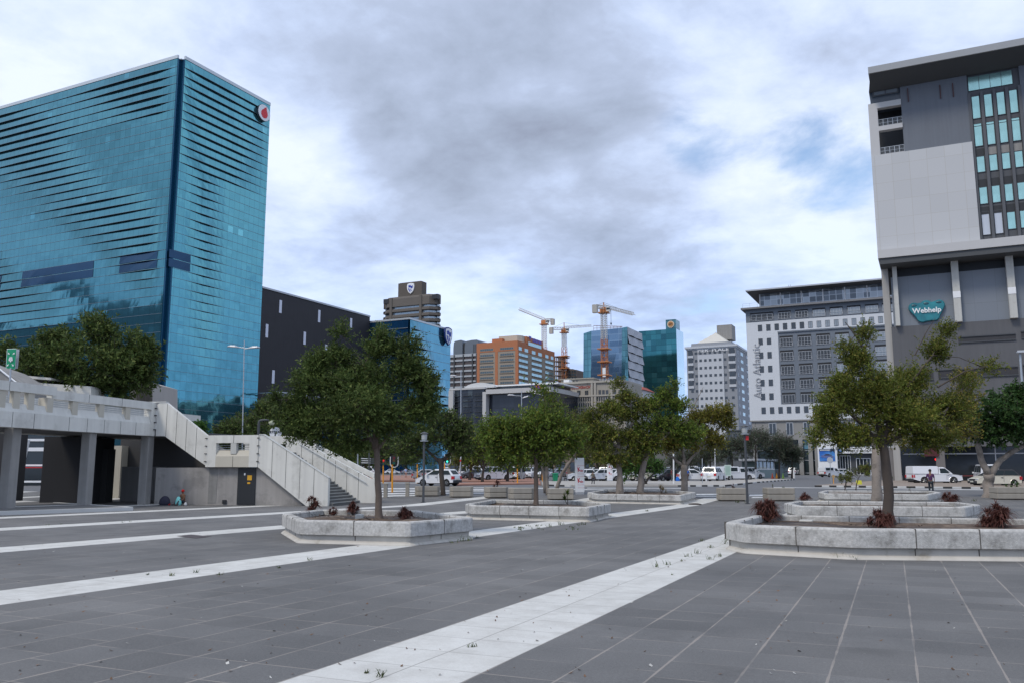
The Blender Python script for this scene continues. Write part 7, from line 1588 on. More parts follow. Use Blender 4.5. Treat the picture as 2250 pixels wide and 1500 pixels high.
    for cx_ in (fa, ra):
        for sgn in (-1, 1):
            if ('t', r) not in LPR:
                b = MB(); b.rings([[(rr * math.cos(a), y, rr * math.sin(a)) for a in [2 * math.pi * i / 20 for i in range(20)]] for rr, y in ((r * .62, -.11), (r * .93, -.11), (r, -.08), (r, .08), (r * .93, .11), (r * .62, .11))]); o = b.build('wheel', TYRE); LPR[('t', r)] = o.data; bpy.data.objects.remove(o)
                b = MB(); b.rings([[(rr * math.cos(a), y, rr * math.sin(a)) for a in [2 * math.pi * i / 20 for i in range(20)]] for rr, y in ((r * .64, -.10), (r * .60, -.112), (r * .50, -.07), (r * .14, -.06), (r * .12, -.10), (.005, -.10))]); 
                for i in range(5): a = 2 * math.pi * i / 5; b.tube([(.05 * math.cos(a), -.095, .05 * math.sin(a)), (r * .58 * math.cos(a), -.10, r * .58 * math.sin(a))], [.045, .03], 4)
                o = b.build('rim', RIM); LPR[('r', r)] = o.data; bpy.data.objects.remove(o)
            wh = bpy.data.objects.new('wheel', LPR[('t', r)]); COL.objects.link(wh); wh.parent = t; wh.location = (cx_, sgn * (W2 - .10), r); wh.rotation_euler = (0, 0, 0 if sgn < 0 else math.pi)
            rm = bpy.data.objects.new('rim', LPR[('r', r)]); COL.objects.link(rm); rm.parent = wh
    xf = prof[-2][0]; zf = prof[-3][1] - .06; xr = prof[1][0]; zr_ = prof[2][1]
    for sgn in (-1, 1):
        b = MB(); b.box(xf - .32, xf - .0, sgn * (W2 - .24) - .20, sgn * (W2 - .24) + .20, zf - .14, zf + .02); pt(b, 'headlight', HL)
        b = MB(); b.box(xr - .035, xr + .2, sgn * (W2 - .14) - .13, sgn * (W2 - .14) + .145, zr_ - .36, zr_ - .08); pt(b, 'taillight', TL)
        b = MB(); b.box(cabs[0][1] - .45, cabs[0][1] - .28, sgn * (W2 + .08) - .09, sgn * (W2 + .08) + .09, cabs[0][2] - .02, cabs[0][2] + .15); pt(b, 'wing_mirror', col)
    b = MB(); b.bbox(xf - .18, xf + .05, -W2 + .08, W2 - .08, .30, .52, .03); b.box(xf - .1, xf + .03, -.45, .45, .54, .70); pt(b, 'front_bumper', TRIM)
    b = MB(); b.bbox(xr - .07, xr + .15, -W2 + .06, W2 - .06, .32, .55, .03); pt(b, 'rear_bumper', TRIM if kind not in ('suv',) else col)
    b = MB(); b.box(xr - .09, xr - .05, -.24, .24, .58, .70); pt(b, 'number_plate', PLT); b = MB(); b.box(xf + .05, xf + .065, -.24, .24, .40, .51); pt(b, 'number_plate', PLT)
    for sgn in (-1, 1):
        b = MB()
        for q in ((a0 + a1) / 2 for a0, a1 in ((cabs[0][0] + .2, cabs[0][1] - .1),)): b.box(q - .008, q + .008, sgn * W2 - .003 * 1, sgn * W2 + .004, .45, cabs[0][2] - .05)
        b.box(q_ := (cabs[0][0] + cabs[0][1]) / 2 + .12, q_ + .16, sgn * W2 - .01, sgn * W2 + .02, cabs[0][2] - .17, cabs[0][2] - .13); pt(b, 'door_handle', TRIM)
    return t
# x0, x1, yb, heading
car('single', 'white pickup with a boxy white canopy parked at the right, nose to the right', 1993, 2133, 1062.5, 90, P_WH, canopy=True)
car('hatch', 'cream hatchback with a black roof at the far right behind the fig trunk', 2135, 2262, 1068.5, -90, P_CR, roof=TRIM)
car('van', 'white van mostly hidden behind the cream hatchback and fig trunk', 2166, 2215, 1048, 20, P_WH, w=92)
car('hatch', 'white hatchback driving away left behind the dark lamp post', 925, 997, 1067, -66, P_WH)
car('single', 'white pickup behind the white hatchback, nose to the right', 936, 1003, 1054, 74, P_WH)
car('van', 'white minibus seen past the stair foot left of the big tree trunk', 782, 828, 1046, 112, P_WH)
car('sedan', 'small white car between the left orange signal poles', 843, 880, 1040.5, 90, P_WH)
car('sedan', 'white car half hidden behind the person in the pale blue shirt', 884, 912, 1040, 88, P_SV)
car('suv', 'white four-wheel drive parked behind the striped pole', 992, 1023, 1038.5, 120, P_WH)
car('sedan', 'dark grey sedan facing left behind the striped pole', 1013, 1056, 1052, -118, P_GR)
car('hatch', 'small white hatchback between the dark sedan and large white pickup', 1040, 1066, 1046, -130, P_WH)
car('double', 'large white double cab pickup facing left with black grille', 1057, 1113, 1055, -128, P_WH)
car('van', 'white van facing the viewer left of the fourth signal pole', 1117, 1150, 1053.5, 196, P_WH, scale=.9)
car('suv', 'white off-roader right of the fourth signal pole', 1146, 1172, 1051.5, 190, P_WH)
car('hatch', 'grey blue hatchback behind the person beside the green bin', 1208, 1235, 1047.5, -125, P_SV)
car('hatch', 'white hatchback showing its tail light left of the tall kiosk sign', 1256, 1299, 1056, -102, P_WH)
car('hatch', 'white hatchback facing left between the two kiosk signs', 1293, 1337, 1056, -118, P_WH)
car('hatch', 'white hatchback cut off by the small kiosk sign', 1340, 1366, 1056, -140, P_WH)
car('sedan', 'white sedan right of the left thick trunk', 1364, 1396, 1056, 100, P_WH)
car('sedan', 'cream white sedan behind the bright green bush tree', 1390, 1446, 1056, -100, P_CR)
car('hatch', 'dark hatchback facing left beside the people with blue bags', 1442, 1486, 1056.5, -126, P_DK)
car('hatch', 'white hatchback with small lettering on its door right of the forked trunk', 1508, 1547, 1057, 96, P_WH)
car('suv', 'dark blue four-wheel drive behind the white hatchback with lettering', 1534, 1562, 1047, 60, P_BL)
car('suv', 'white off-roader seen from behind left of the green notice board', 1553, 1601, 1057.5, 28, P_WH)
car('single', 'white pickup with glazed canopy right of the green notice board', 1598, 1643, 1054.5, 70, P_WH, canopy='glass')
car('suv', 'white off-roader between the tall lamp post and the glass booth', 1634, 1668, 1051.5, 60, P_WH)
car('suv', 'white off-roader leaving behind the glass booth', 1738, 1762, 1042.5, 30, P_WH)
car('sedan', 'small silver car right of the off-roader leaving behind the booth', 1760, 1782, 1040, 60, P_SV)
car('single', 'white pickup with glazed canopy behind the round sign disc', 1814, 1846, 1047, 60, P_WH, canopy='glass')
car('hatch', 'long white hatchback with dark pinstripe at the showroom entrance', 1826, 1892, 1046, 84, P_WH)
car('sedan', 'silver car parked against the showroom doors', 1850, 1886, 1040, 80, P_SV)
car('hatch', 'dark car in the shade between the two right trunks', 1908, 1940, 1042, 80, P_DK)
car('suv', 'white off-roader half hidden by the twin grey stems', 1176, 1206, 1051, 190, P_WH)
car('hatch', 'silver hatchback glimpsed between the off-roader and the green bin', 1196, 1216, 1046, 170, P_SV)
car('van', 'white panel van behind the dark grey sedan, its roof above it', 1030, 1056, 1040, 120, P_WH, w=130)
car('suv', 'dark four-wheel drive behind the large white pickup', 1096, 1122, 1042, 100, P_DK, w=128)
car('sedan', 'silver sedan behind the white hatchback at the dark lamp post', 926, 956, 1044, 95, P_SV, w=120)
car('suv', 'white four-wheel drive glimpsed left of the bright green bush tree', 1330, 1352, 1046, 20, P_WH, w=112)
RW = [(1452, 1034.5, P_WH), (1470, 1033.8, P_SV), (1528, 1034, P_WH), (1548, 1033.6, P_SV), (1568, 1034, P_WH), (1588, 1033.5, P_DK), (1606, 1034, P_WH), (1624, 1033.6, P_WH), (1644, 1034, P_SV), (1312, 1036, P_WH), (1400, 1035, P_SV)]
RWL = ['white roof glimpsed above the dark hatchback by the forked trunk', 'silver roof glimpsed just left of the forked trunk', 'white van roof above the white hatchback with lettering', 'silver roof just right of the dark blue four-wheel drive', 'white van roof left above the off-roader seen from behind', 'dark roof above the right side of the off-roader seen from behind', 'white van roof above the green notice board', 'white roof above the canopy of the white pickup by the notice board', 'silver van roof just left of the parking booth', 'white roof glimpsed between the two kiosk signs', 'silver van roof glimpsed behind the bright green bush tree']
for i, (x, yb, c) in enumerate(RW): car('suv' if i % 2 else 'van', RWL[i], x - 8, x + 8, yb + 2.5, 170 if i % 2 else 10, c, group='far row of parked vehicles', w=150 + (i % 3) * 4)

# ================================================================== people
SKIN = mat('skin_brown', (.18, .095, .06), .6); SKL = mat('skin_fair', (.42, .27, .20), .6); HAIR = mat('hair_black', (.015, .012, .012), .8)
def skinned(name, pts, edges, rad, m, parent, sub=1):
    me = bpy.data.meshes.new(name); me.from_pydata([tuple(p) for p in pts], edges, []); o = bpy.data.objects.new('tmp', me); COL.objects.link(o)
    md = o.modifiers.new('s', 'SKIN'); md.use_smooth_shade = True
    for i, v in enumerate(me.skin_vertices[0].data): v.radius = (rad[i], rad[i] * .85); v.use_root = i == 0
    if sub: o.modifiers.new('u', 'SUBSURF').levels = sub
    dg = bpy.context.evaluated_depsgraph_get(); m2 = bpy.data.meshes.new_from_object(o.evaluated_get(dg)); bpy.data.objects.remove(o); m2.materials.clear(); m2.materials.append(m)
    r = bpy.data.objects.new(name, m2); COL.objects.link(r); r.parent = parent; return r
CL = {}
def wallpt(px, d=-.25): x = ly(px, 1100, d)[0]; q = FO + fx * x + fy * d; return Vector((q.x, q.y, zg(q.x, q.y)))
def cloth(c):
    if c not in CL: CL[c] = mat('cloth_%s' % ''.join(chr(97 + int(v * 25)) for v in c), c, .85, var=.15, vs=6)
    return CL[c]
def person(label, px, yb, hpx, head, shirt, trouser, skin=SKIN, hair=HAIR, walk=0., arms=(0., 0.), bag=None, w=None, group='people around the square', hat=None, sit=False, h=None):
    p = wallpt(px) if sit else G(px, yb) if w is None else atw(px, yb, w); s = wof(p) / F; Ht = h or hpx * s; k = Ht / 1.72
    t = thing('person', label, 'person', (p.x, p.y, p.z if w else zg(p.x, p.y)), group, YAW + R(180 - head)); t.scale = (k, k, k)   # local -y faces the nose
    if sit: hipz, kl, fl_ = .22, [(.13, -.42, .44), (-.13, -.42, .44)], [(.15, -.62, .08), (-.15, -.62, .08)]
    else: hipz, kl, fl_ = .92, [(.10, -.06 - walk * .22, .50), (-.10, -.03 + walk * .05, .50)], [(.10, -walk * .30, .09), (-.10, .02 + walk * .30, .09)]
    lean = -.10 if sit else -.01
    chest = (0, lean, hipz + .38); neck = (0, lean, hipz + .56); hd = (0, lean - .03, hipz + .71)
    V = [(0, 0, hipz), (0, lean * .6, hipz + .18), chest, neck, hd, (0, lean - .035, hipz + .78)]; Rr = [.135, .115, .145, .058, .088, .072]; E = [(0, 1), (1, 2), (2, 3), (3, 4), (4, 5)]
    arm_i = []
    for sg_, a in ((1, arms[0]), (-1, arms[1])):
        i = len(V); sh = (sg_ * .18, lean, hipz + .48); el = (sg_ * (.23 + .05 * abs(a)), lean - .20 * a * .6 + .02, hipz + .22); wr = (sg_ * (.22 - .05 * a), lean - .05 - .26 * a, hipz + .0 + .20 * a); hn = (wr[0], wr[1] - .02 - .05 * a, wr[2] - .09 + .05 * a)
        V += [sh, el, wr, hn]; Rr += [.062, .045, .030, .036]; E += [(2, i), (i, i + 1), (i + 1, i + 2), (i + 2, i + 3)]; arm_i.append(i)
        for f in range(5):      # five short bent fingers
            j = len(V); dx = (f - 1.8) * .017; ln = (.045, .072, .08, .074, .058)[f]
            base = (hn[0], hn[1] + dx * .9, hn[2] - .03 + (.03 if f == 0 else 0)); V += [(base[0] - sg_ * .005, base[1] - (.02 if f == 0 else 0), base[2] - ln * .5), (base[0] - sg_ * .02, base[1] - (.03 if f == 0 else .005), base[2] - ln)]; Rr += [.010, .008]; E += [(i + 3, j), (j, j + 1)]
    for kn, ft in zip(kl, fl_):
        i = len(V); hp = (kn[0] * .9, 0, hipz - .05); V += [hp, kn, ft, (ft[0], ft[1] - .15, .045)]; Rr += [.095, .060, .040, .038]; E += [(0, i), (i, i + 1), (i + 1, i + 2), (i + 2, i + 3)]
    li = [i for i in range(len(V)) if i >= len(V) - 8]
    body = skinned('body', V, E, Rr, skin, t)
    # nose, ears, eyes and mouth
    b = MB(); b.ball((0, hd[1] - .092, hd[2] - .005), .016, 6, sq=(.8, 1, 1.4)); b.ball((.088, hd[1], hd[2]), .02, 6, sq=(.4, 1, 1.3)); b.ball((-.088, hd[1], hd[2]), .02, 6, sq=(.4, 1, 1.3)); o = b.build('nose_and_ears', skin); o.parent = body
    b = MB(); b.ball((.032, hd[1] - .078, hd[2] + .02), .011, 6); b.ball((-.032, hd[1] - .078, hd[2] + .02), .011, 6); b.box(-.024, .024, hd[1] - .086, hd[1] - .078, hd[2] - .045, hd[2] - .036); o = b.build('eyes_and_mouth', HAIR); o.parent = body
    # shirt
    a, c_ = arm_i; I = [0, 1, 2, 3, a, a + 1, c_, c_ + 1]; r2 = [.148, .135, .165, .075, .080, .060, .080, .060]
    P_ = [V[i] for i in I]; P_[3] = tuple(Vector(V[3]) + Vector((0, 0, -.05))); P_[0] = (0, 0, hipz - .02)
    skinned('shirt', P_, [(0, 1), (1, 2), (2, 3), (2, 4), (4, 5), (2, 6), (6, 7)], r2, cloth(shirt), t)
    l0, r0 = len(V) - 8, len(V) - 4
    P_ = [(0, 0, hipz + .03), V[l0], V[l0 + 1], V[l0 + 2], V[r0], V[r0 + 1], V[r0 + 2]]; skinned('trousers', P_, [(0, 1), (1, 2), (2, 3), (0, 4), (4, 5), (5, 6)], [.145, .108, .080, .062, .108, .080, .062], cloth(trouser), t)
    b = MB(); b.ball((0, hd[1] + .018, hd[2] + .045), .103 if not hat else .115, 10, sq=(.95, 1, .95 if hat else .88)); o = b.build('hair' if not hat else 'hood', cloth(hat) if hat else hair); o.parent = t
    b = MB()
    for ft in fl_: b.bbox(ft[0] - .048, ft[0] + .048, ft[1] - .20, ft[1] + .06, .0, .085, .02)
    o = b.build('shoes', TRIM); o.parent = t
    return t
person('person in a purple shirt and dark trousers standing before the white canopy pickup', 2047, 1087, 55, 30, (.075, .022, .095), (.02, .03, .04), arms=(.35, .0), walk=.08)
person('person in dark clothes and a khaki top walking right of the tall kiosk sign', 1303, 1065, 30, 170, (.13, .12, .09), (.02, .02, .03), walk=.6)
person('person in dark blue standing beside the green wheelie bin', 1216, 1054, 27, 90, (.02, .03, .08), (.02, .02, .025))
person('person in black crouched at the rail right of the leaning trunk', 1242, 1056, 22, 120, (.015, .015, .02), (.02, .02, .02), walk=.5, arms=(.8, .8))
person('person in a pale blue shirt sitting height before the left railing', 892, 1050, 24, 180, (.30, .42, .65), (.36, .20, .16), SKL, arms=(.6, .6))
person('person in a grey top beside the small sedan nose', 1036, 1052, 22, 120, (.10, .13, .20), (.12, .05, .04), walk=.5)
person('person in a blue overall at the tail of the large white pickup', 1108, 1053, 26, 30, (.03, .06, .22), (.03, .05, .16))
person('person in a dark red top beside the thin pole and dark hatchback', 1476, 1057, 28, 100, (.17, .03, .04), (.09, .10, .10))
person('person in a blue and white jacket carrying a blue bag left of the forked trunk', 1487, 1056, 25, 80, (.35, .42, .55), (.02, .06, .30), arms=(.5, .5))
person('person in a bright blue jacket right of the forked trunk', 1512, 1057, 28, 270, (.02, .12, .50), (.10, .07, .06))
person('person in a lilac shirt left of the showroom doors', 1843, 1038, 22, 150, (.38, .32, .50), (.03, .03, .06), group='people at the showroom')
person('person in a white shirt between the lilac shirt and the silver car', 1849, 1038, 21, 200, (.50, .50, .55), (.03, .03, .04), group='people at the showroom')
person('person in dark clothes under the awning between the showroom and the right trunks', 1908, 1044, 24, 90, (.12, .13, .16), (.02, .02, .03), walk=.5, group='people at the showroom')
sit_p = person('person with a red hood and brown jacket sitting against the wall beneath the stairs', 404, 1104.5, 50, 215, (.17, .085, .045), (.05, .055, .07), sit=True, hat=(.55, .01, .01), arms=(.7, .7), h=1.45)
rg_ = random.Random(4)
def bundle(label, px, yb, rw, rh, c, name='bag'):
    p = wallpt(px, -.6) if px < 420 else G(px, yb); s = wof(p) / F; t = MB(); rs = []
    for z, k in ((0, .85), (.25, 1.), (.6, .85), (.9, .5), (1., .2)): rs.append([(p.x + math.cos(a) * rw * s * k * rg_.uniform(.85, 1.12), p.y + math.sin(a) * rw * s * k * .7 * rg_.uniform(.85, 1.1), p.z + z * rh * s) for a in [2 * math.pi * i / 12 for i in range(12)]])
    t.rings(rs); o = t.build(name, cloth(c), None, smooth=True, loc=p); return tag(o, label, 'bag', 'bags and bundles on the ground')
bundle('pale turquoise carrier bag beside the person with the red hood', 392, 1106, 8, 19, (.22, .62, .60)); bundle('small white bag at the feet of the person with the red hood', 408, 1106.5, 4, 7, (.6, .6, .6)); bundle('dark bundle left of the turquoise bag against the wall', 362, 1105, 14, 20, (.03, .03, .05)); bundle('red bag lying on the dark bundle beneath the stairs', 370, 1101, 6, 8, (.42, .02, .02)); bundle('deep blue bag at the foot of the forked trunk', 1489, 1057.5, 5, 11, (.01, .14, .55))
bundle('dead branch bundle lying at the corner of the farthest centre planter', 1527, 1107.5, 15, 3.2, (.06, .045, .04), 'branch_bundle')

# ================================================================== street furniture
def lamp_head(b_, x, y, z, r_): b_.lathe(x, y, [(r_ * .25, z), (r_, z + r_ * .5), (r_, z + r_ * 1.6), (r_ * .6, z + r_ * 2.1), (.02, z + r_ * 2.2)], 12)
for (x, yb, yt, wd_, lb) in ((930, 1103, 957, 5.4, 'black lamp post beside the white hatchback, its head under the big tree'), (1642.5, 1106, 940, 5.6, 'tall black lamp post with a glass lantern between two box planters')):
    p = G(x, yb); s = wof(p) / F; H_ = (yb - yt) * s; t = thing('lamp_post', lb, 'street lamp', p, 'black plaza lamp posts')
    b = MB(); b.tube([p, p + Vector((0, 0, H_ * .9))], [wd_ * s / 2, wd_ * s / 2.2], 12); b.cyl(p.x, p.y, p.z, p.z + .04, .16); b.build('pole', DGREY, t)
    z = p.z + H_ * .9; b = MB(); b.lathe(p.x, p.y, [(.08, z - .02), (.26, z), (.26, z + .04), (.1, z + .06)], 14); b.build('collar', STEEL, t)
    b = MB(); b.lathe(p.x, p.y, [(.10, z + .06), (.17, z + .12), (.19, z + .42), (.14, z + .46)], 14); b.build('lantern', mat('lantern_glass', (.5, .52, .52), .15, metal=.3) if 'lantern_glass' not in MATS else MATS['lantern_glass'], t)
    b = MB(); b.lathe(p.x, p.y, [(.26, z + .46), (.24, z + .50), (.05, z + .58), (.01, z + .6)], 14); b.build('lid', DGREY, t)
    if x > 1000: b = MB(); b.box(p.x + .06, p.x + .22, p.y - .05, p.y + .05, z - .35, z - .1); b.build('red_box', RED, t)
def tall_lamp(lb, w_, base, top, arms, wd_=3., double=False):
    a, c = atw(*base, w_), atw(*top, w_); s = w_ / F; t = thing('street_lamp', lb, 'street lamp', (a.x, a.y, zg(a.x, a.y)), 'tall street lighting poles')
    b = MB(); b.tube([(a.x, a.y, zg(a.x, a.y)), c], [wd_ * s / 2, wd_ * s / 3], 8); b.build('pole', STEEL, t)
    for ax, ay in arms:
        e = atw(ax, ay, w_); j = Vector((c.x, c.y, atw(top[0], ay + 1, w_).z)); b = MB(); b.tube([j, e], [.05, .04], 6); ar_ = b.build('arm', STEEL, t)
        d = (e - j).normalized(); b = MB(); b.rings([[e + d * q + Vector((0, 0, zz_)) + Vector((H2[0], H2[1], 0)) * yy for yy, zz_ in ((-ww, 0), (-ww * .6, hh), (ww * .6, hh), (ww, 0), (0, -.05))] for q, ww, hh in ((-.1, .06, .06), (.25, .17, .16), (.7, .17, .14), (.95, .05, .04))]); b.build('lamp_head', LGREY, t)
tall_lamp('tall grey street lamp with a drooping head in front of the teal tower edge', 75., (533, 1010), (537, 747), [(523, 763), (548, 765)])
tall_lamp('grey street lamp pole before the black glass block, with a pale banner', 120., (1012, 1040), (1013, 812), [(1004, 826)])
tall_lamp('grey street lamp with two arms before the black glass block', 120., (1146, 1040), (1146, 858), [(1130, 868), (1150, 873)])
tall_lamp('thin grey pole rising left of the old beige building', 120., (1193, 1040), (1193, 862), [(1187, 866)])
p = atw(1017, 930, 119.8); b = MB(); b.rings([[atw(x, y, 119.8) + Vector((H2[0], H2[1], 0)) * d for x, y in ((1014.5, 920), (1022, 921), (1020, 932), (1023, 941), (1014.5, 938))] for d in (0, .06)]); tag(b.build('banner', mat('banner_pale', (.55, .52, .40), .7), None, loc=p), 'pale banner hanging on the street lamp left of the trees', 'banner')
# floodlight at right edge
a, c = atw(2243, 860, 62.), atw(2241, 775, 62.); t = thing('floodlight_pole', 'grey floodlight pole at the right edge above the fig tree', 'street lamp', (a.x, a.y, zg(a.x, a.y)))
b = MB(); b.tube([(a.x, a.y, 0), c], [.09, .07], 8); b.build('pole', STEEL, t); b = MB(); b.bbox(c.x - .2, c.x + .75, c.y - .3, c.y + .3, c.z, c.z + .16, .04); b.build('lamp_head', LGREY, t)
# twin globe lamps on the bent pole and the round board
wg_ = 61.; a = atw(568, 970, wg_); t = thing('globe_lamp', 'bent dark pole carrying two round pale globe lamps above the stair landing', 'street lamp', (a.x, a.y, zg(a.x, a.y)))
b = MB(); b.tube([(a.x, a.y, zg(a.x, a.y)), atw(568.5, 930, wg_), atw(569.5, 925, wg_), atw(573, 922.5, wg_), atw(586, 921.5, wg_), atw(622, 926, wg_)], [.09, .09, .085, .08, .06, .04], 8); b.build('pole', DGREY, t)
for x, y in ((597, 927), (616, 927)):
    c = atw(x, y, wg_); b = MB(); b.ball(c, 6.8 * wg_ / F, 16); g_ = b.build('globe', mat('globe_cream', (.52, .54, .38), .3) if 'globe_cream' not in MATS else MATS['globe_cream'], t, smooth=True)
c = atw(605, 950, 61.2); r_ = 13 * 61 / F; t = thing('round_sign', 'round white sign board with small dark lettering behind the stair landing', 'sign', c)
Fv = Vector((H2[0], H2[1], 0)); Rv = Vector((rt[0], rt[1], 0)); Uv = Vector((0, 0, 1))
b = MB(); b.rings([[c + (Rv * math.cos(q) + Uv * math.sin(q)) * r_ * k + Fv * d for q in [2 * math.pi * i / 32 for i in range(32)]] for k, d in ((1, .08), (1, .0), (.93, -.02))]); b.build('board', WHITE, t)
b = MB(); b.tube([c, Vector((c.x, c.y, zg(c.x, c.y)))], .06, 6); b.build('pole', DGREY, t)
text_obj('lettering', 'ARTSCAPE', .15 * 1.6, BLACK, t, c - Fv * .04 + Uv * .06, (R(90), 0, YAW), .01, bold=.006)
# signals
def signal(lb, x, yb, ypt, hy0, hy1, w_, lit=None, board=True, hx=None):
    p = atw(x, yb, w_); g = zg(p.x, p.y); s = w_ / F; t = thing('traffic_signal', lb, 'traffic light', (p.x, p.y, g), 'orange traffic signal poles')
    c = atw(x, ypt, w_); b = MB(); b.tube([(p.x, p.y, g), c], [.07, .06], 8); b.build('pole', ORANGE, t)
    hx = hx or x + 4; h0, h1 = atw(hx, hy1, w_), atw(hx, hy0, w_); cx, cy = h0.x, h0.y
    hd = MB(); 
    def rect(b, u0, u1, z0_, z1_, d0, d1): b.rings([[Vector((cx, cy, 0)) + Rv * u + Fv * d + Uv * z for u, z in ((u0, z0_), (u1, z0_), (u1, z1_), (u0, z1_))] for d in (d0, d1)])
    rect(hd, -.15, .15, h0.z + .1, h1.z, -.15, .1); hd.tube([c, (cx, cy, h0.z + .25)], .04, 5); hb = hd.build('signal_head', BLACK, t)
    H_ = h1.z - h0.z - .1
    if board:
        b = MB(); wb_ = .30; pts = [Vector((cx, cy, 0)) + Rv * u + Uv * z + Fv * -.02 for u, z in [(-wb_, h1.z)] + [(wb_ * math.cos(a), h0.z + wb_ * .6 + wb_ * math.sin(a)) for a in [math.pi * (1 + i / 8) for i in range(9)]] + [(wb_, h1.z)]]
        b.tube(pts, .035, 5); b.build('white_surround', WHITE, hb); 
        b = MB(); rect(b, -wb_, wb_, h0.z + .1, h1.z + .05, .1, .13); b.build('backboard', BLACK, hb)
    for i, nm in enumerate(('red', 'amber', 'green')):
        z = h0.z + .1 + H_ * (5 - 2 * i) / 6; on = lit == nm; mn = nm + ('_lit' if on else '_dark')
        m = MATS.get(mn) or mat(mn, {'red': (.12, .01, .01), 'amber': (.12, .05, .01), 'green': (.01, .10, .06)}[nm] if not on else {'red': (.8, .02, .02), 'green': (.02, .8, .5)}.get(nm, (.8, .4, 0)), .3, emit=(({'red': (1, .03, .02), 'green': (.05, 1, .65)}.get(nm, (1, .5, 0))), .35 if nm == 'red' else 1.4) if on else None)
        b = MB(); b.rings([[Vector((cx, cy, z)) + (Rv * math.cos(a) + Uv * math.sin(a)) * .095 + Fv * d for a in [2 * math.pi * k / 12 for k in range(12)]] for d in (-.15, -.18)]); b.build('lens', m, hb)
signal('orange signal pole nearest the stair foot with a white-edged head', 862, 1076, 1019, 1002, 1022, 66., None)
signal('orange signal pole far left with a faint red light', 842, 1054, 1020, 1009, 1022, 92., 'red', False, 843)
signal('orange signal pole right of the person in pale blue', 917, 1052, 1018, 1003, 1018, 94., None, False, 917)
signal('orange signal pole with the green light lit', 977, 1054, 1015, 997, 1018, 90., 'green', True, 983)
signal('orange signal pole between the white vans with a dim red light', 1137, 1058, 1018, 1004, 1020, 88., None, False, 1137)
signal('short orange signal pole behind the kiosk trunks', 1192, 1050, 1014, 1002, 1014, 98., None, False, 1192)
# striped pole, name board, thin poles, rails
def plain_pole(lb, x, yb, yt, w_, wd_=.05, m=STEEL, cat='pole', bands=None, name='pole'):
    p = atw(x, yb, w_); c = atw(x, yt, w_); t = thing(name, lb, cat, (p.x, p.y, zg(p.x, p.y)), 'plain poles along the street'); b = MB(); b.tube([(p.x, p.y, zg(p.x, p.y)), c], wd_, 7); b.build('post', m, t)
    for y0_, y1_, mm in bands or (): z0_, z1_ = atw(x, y1_, w_).z, atw(x, y0_, w_).z; b = MB(); b.cyl(c.x, c.y, z0_, z1_, wd_ * 1.35, n=8); b.build('band', mm, t)
    return t
plain_pole('silver pole with a red and white band over the dark sedan', 1012, 1052, 999, 90., .06, bands=((1009, 1013, RED), (1002, 1008, WHITE)))
plain_pole('white thin pole right of the farthest planter trunks', 1480, 1058, 976, 84., .07, WHITE); plain_pole('slim grey pole beside the white hatchback with lettering', 1543, 1057, 1006, 86., .04)
plain_pole('slim black and white banded pole behind the booth trees', 1571, 1042, 985, 118., .05, bands=((988, 991, BLACK), (994, 997, BLACK), (1000, 1003, BLACK)), m=WHITE)
plain_pole('dark slim pole beside the street name board', 811, 1050, 988, 84., .07, DGREY); plain_pole('pale pole left of the street name board', 786, 1044, 996, 86., .07)
t = thing('direction_board', 'small dark direction board with white lines of text near the stair foot', 'sign', atw(795, 1010, 84.8)); 
for k in range(3):
    b = MB(); b.rings([[atw(x, y + k * 4.6, 84.8) + Fv * d for x, y in ((792, 1004.5), (822, 1005.5), (822, 1008.8), (792, 1007.8))] for d in (0, .05)]); bd = b.build('panel', DGREY, t)
    b = MB(); b.rings([[atw(x, y + k * 4.6, 84.7) + Fv * d for x, y in ((794, 1005.4), (814, 1006), (814, 1007.2), (794, 1006.8))] for d in (0, .03)]); b.build('text_line', WHITE, bd)
b = MB(); b.tube([atw(795, 1004, 84.9), Vector((atw(795, 1004, 84.9).x, atw(795, 1004, 84.9).y, 0))], .05, 5); b.build('post', DGREY, t)
for i, (x0, x1, y) in enumerate(((866, 880, 1050.5), (887, 906, 1050.5), (1005, 1013, 1058), (1148, 1170, 1054), (1232, 1246, 1057))):
    a, c = G(x0, y), G(x1, y); t = thing('rail', ['steel rail left of the person in pale blue', 'steel rail in front of the person in pale blue', 'steel rail beside the striped silver pole', 'steel rail in front of the white off-roader', 'steel rail beside the person in black'][i], 'railing', a, 'steel hoop rails at the crossing'); b = MB(); z = Vector((0, 0, .95)); b.tube([a, a + z, c + z, c], .035, 6); b.tube([a + z * .55, c + z * .55], .02, 5); b.build('hoop', STEEL, t)
# green bin
p = G(1220, 1058); t = thing('wheelie_bin', 'green wheelie bin at the edge of the brick pavement', 'bin', p, None, YAW + .2); GB = mat('bin_green', (.0, .22, .10), .5)
b = MB(); b.rings([[(x * k, y * k, z) for x, y in ((-.28, -.3), (.28, -.3), (.28, .3), (-.28, .3))] for k, z in ((.8, .08), (1., .95))]); o = b.build('tub', GB); o.parent = t
b = MB(); b.rings([[(x * k, y * k, z) for x, y in ((-.31, -.34), (.31, -.34), (.31, .34), (-.31, .34))] for k, z in ((1, .95), (1., 1.0), (.8, 1.06))]); o = b.build('lid', GB); o.parent = t
for sg_ in (-1, 1): b = MB(); b.tube([(sg_ * .26, .3, .1), (sg_ * .32, .3, .1)], .1, 12); o = b.build('wheel', TYRE); o.parent = t
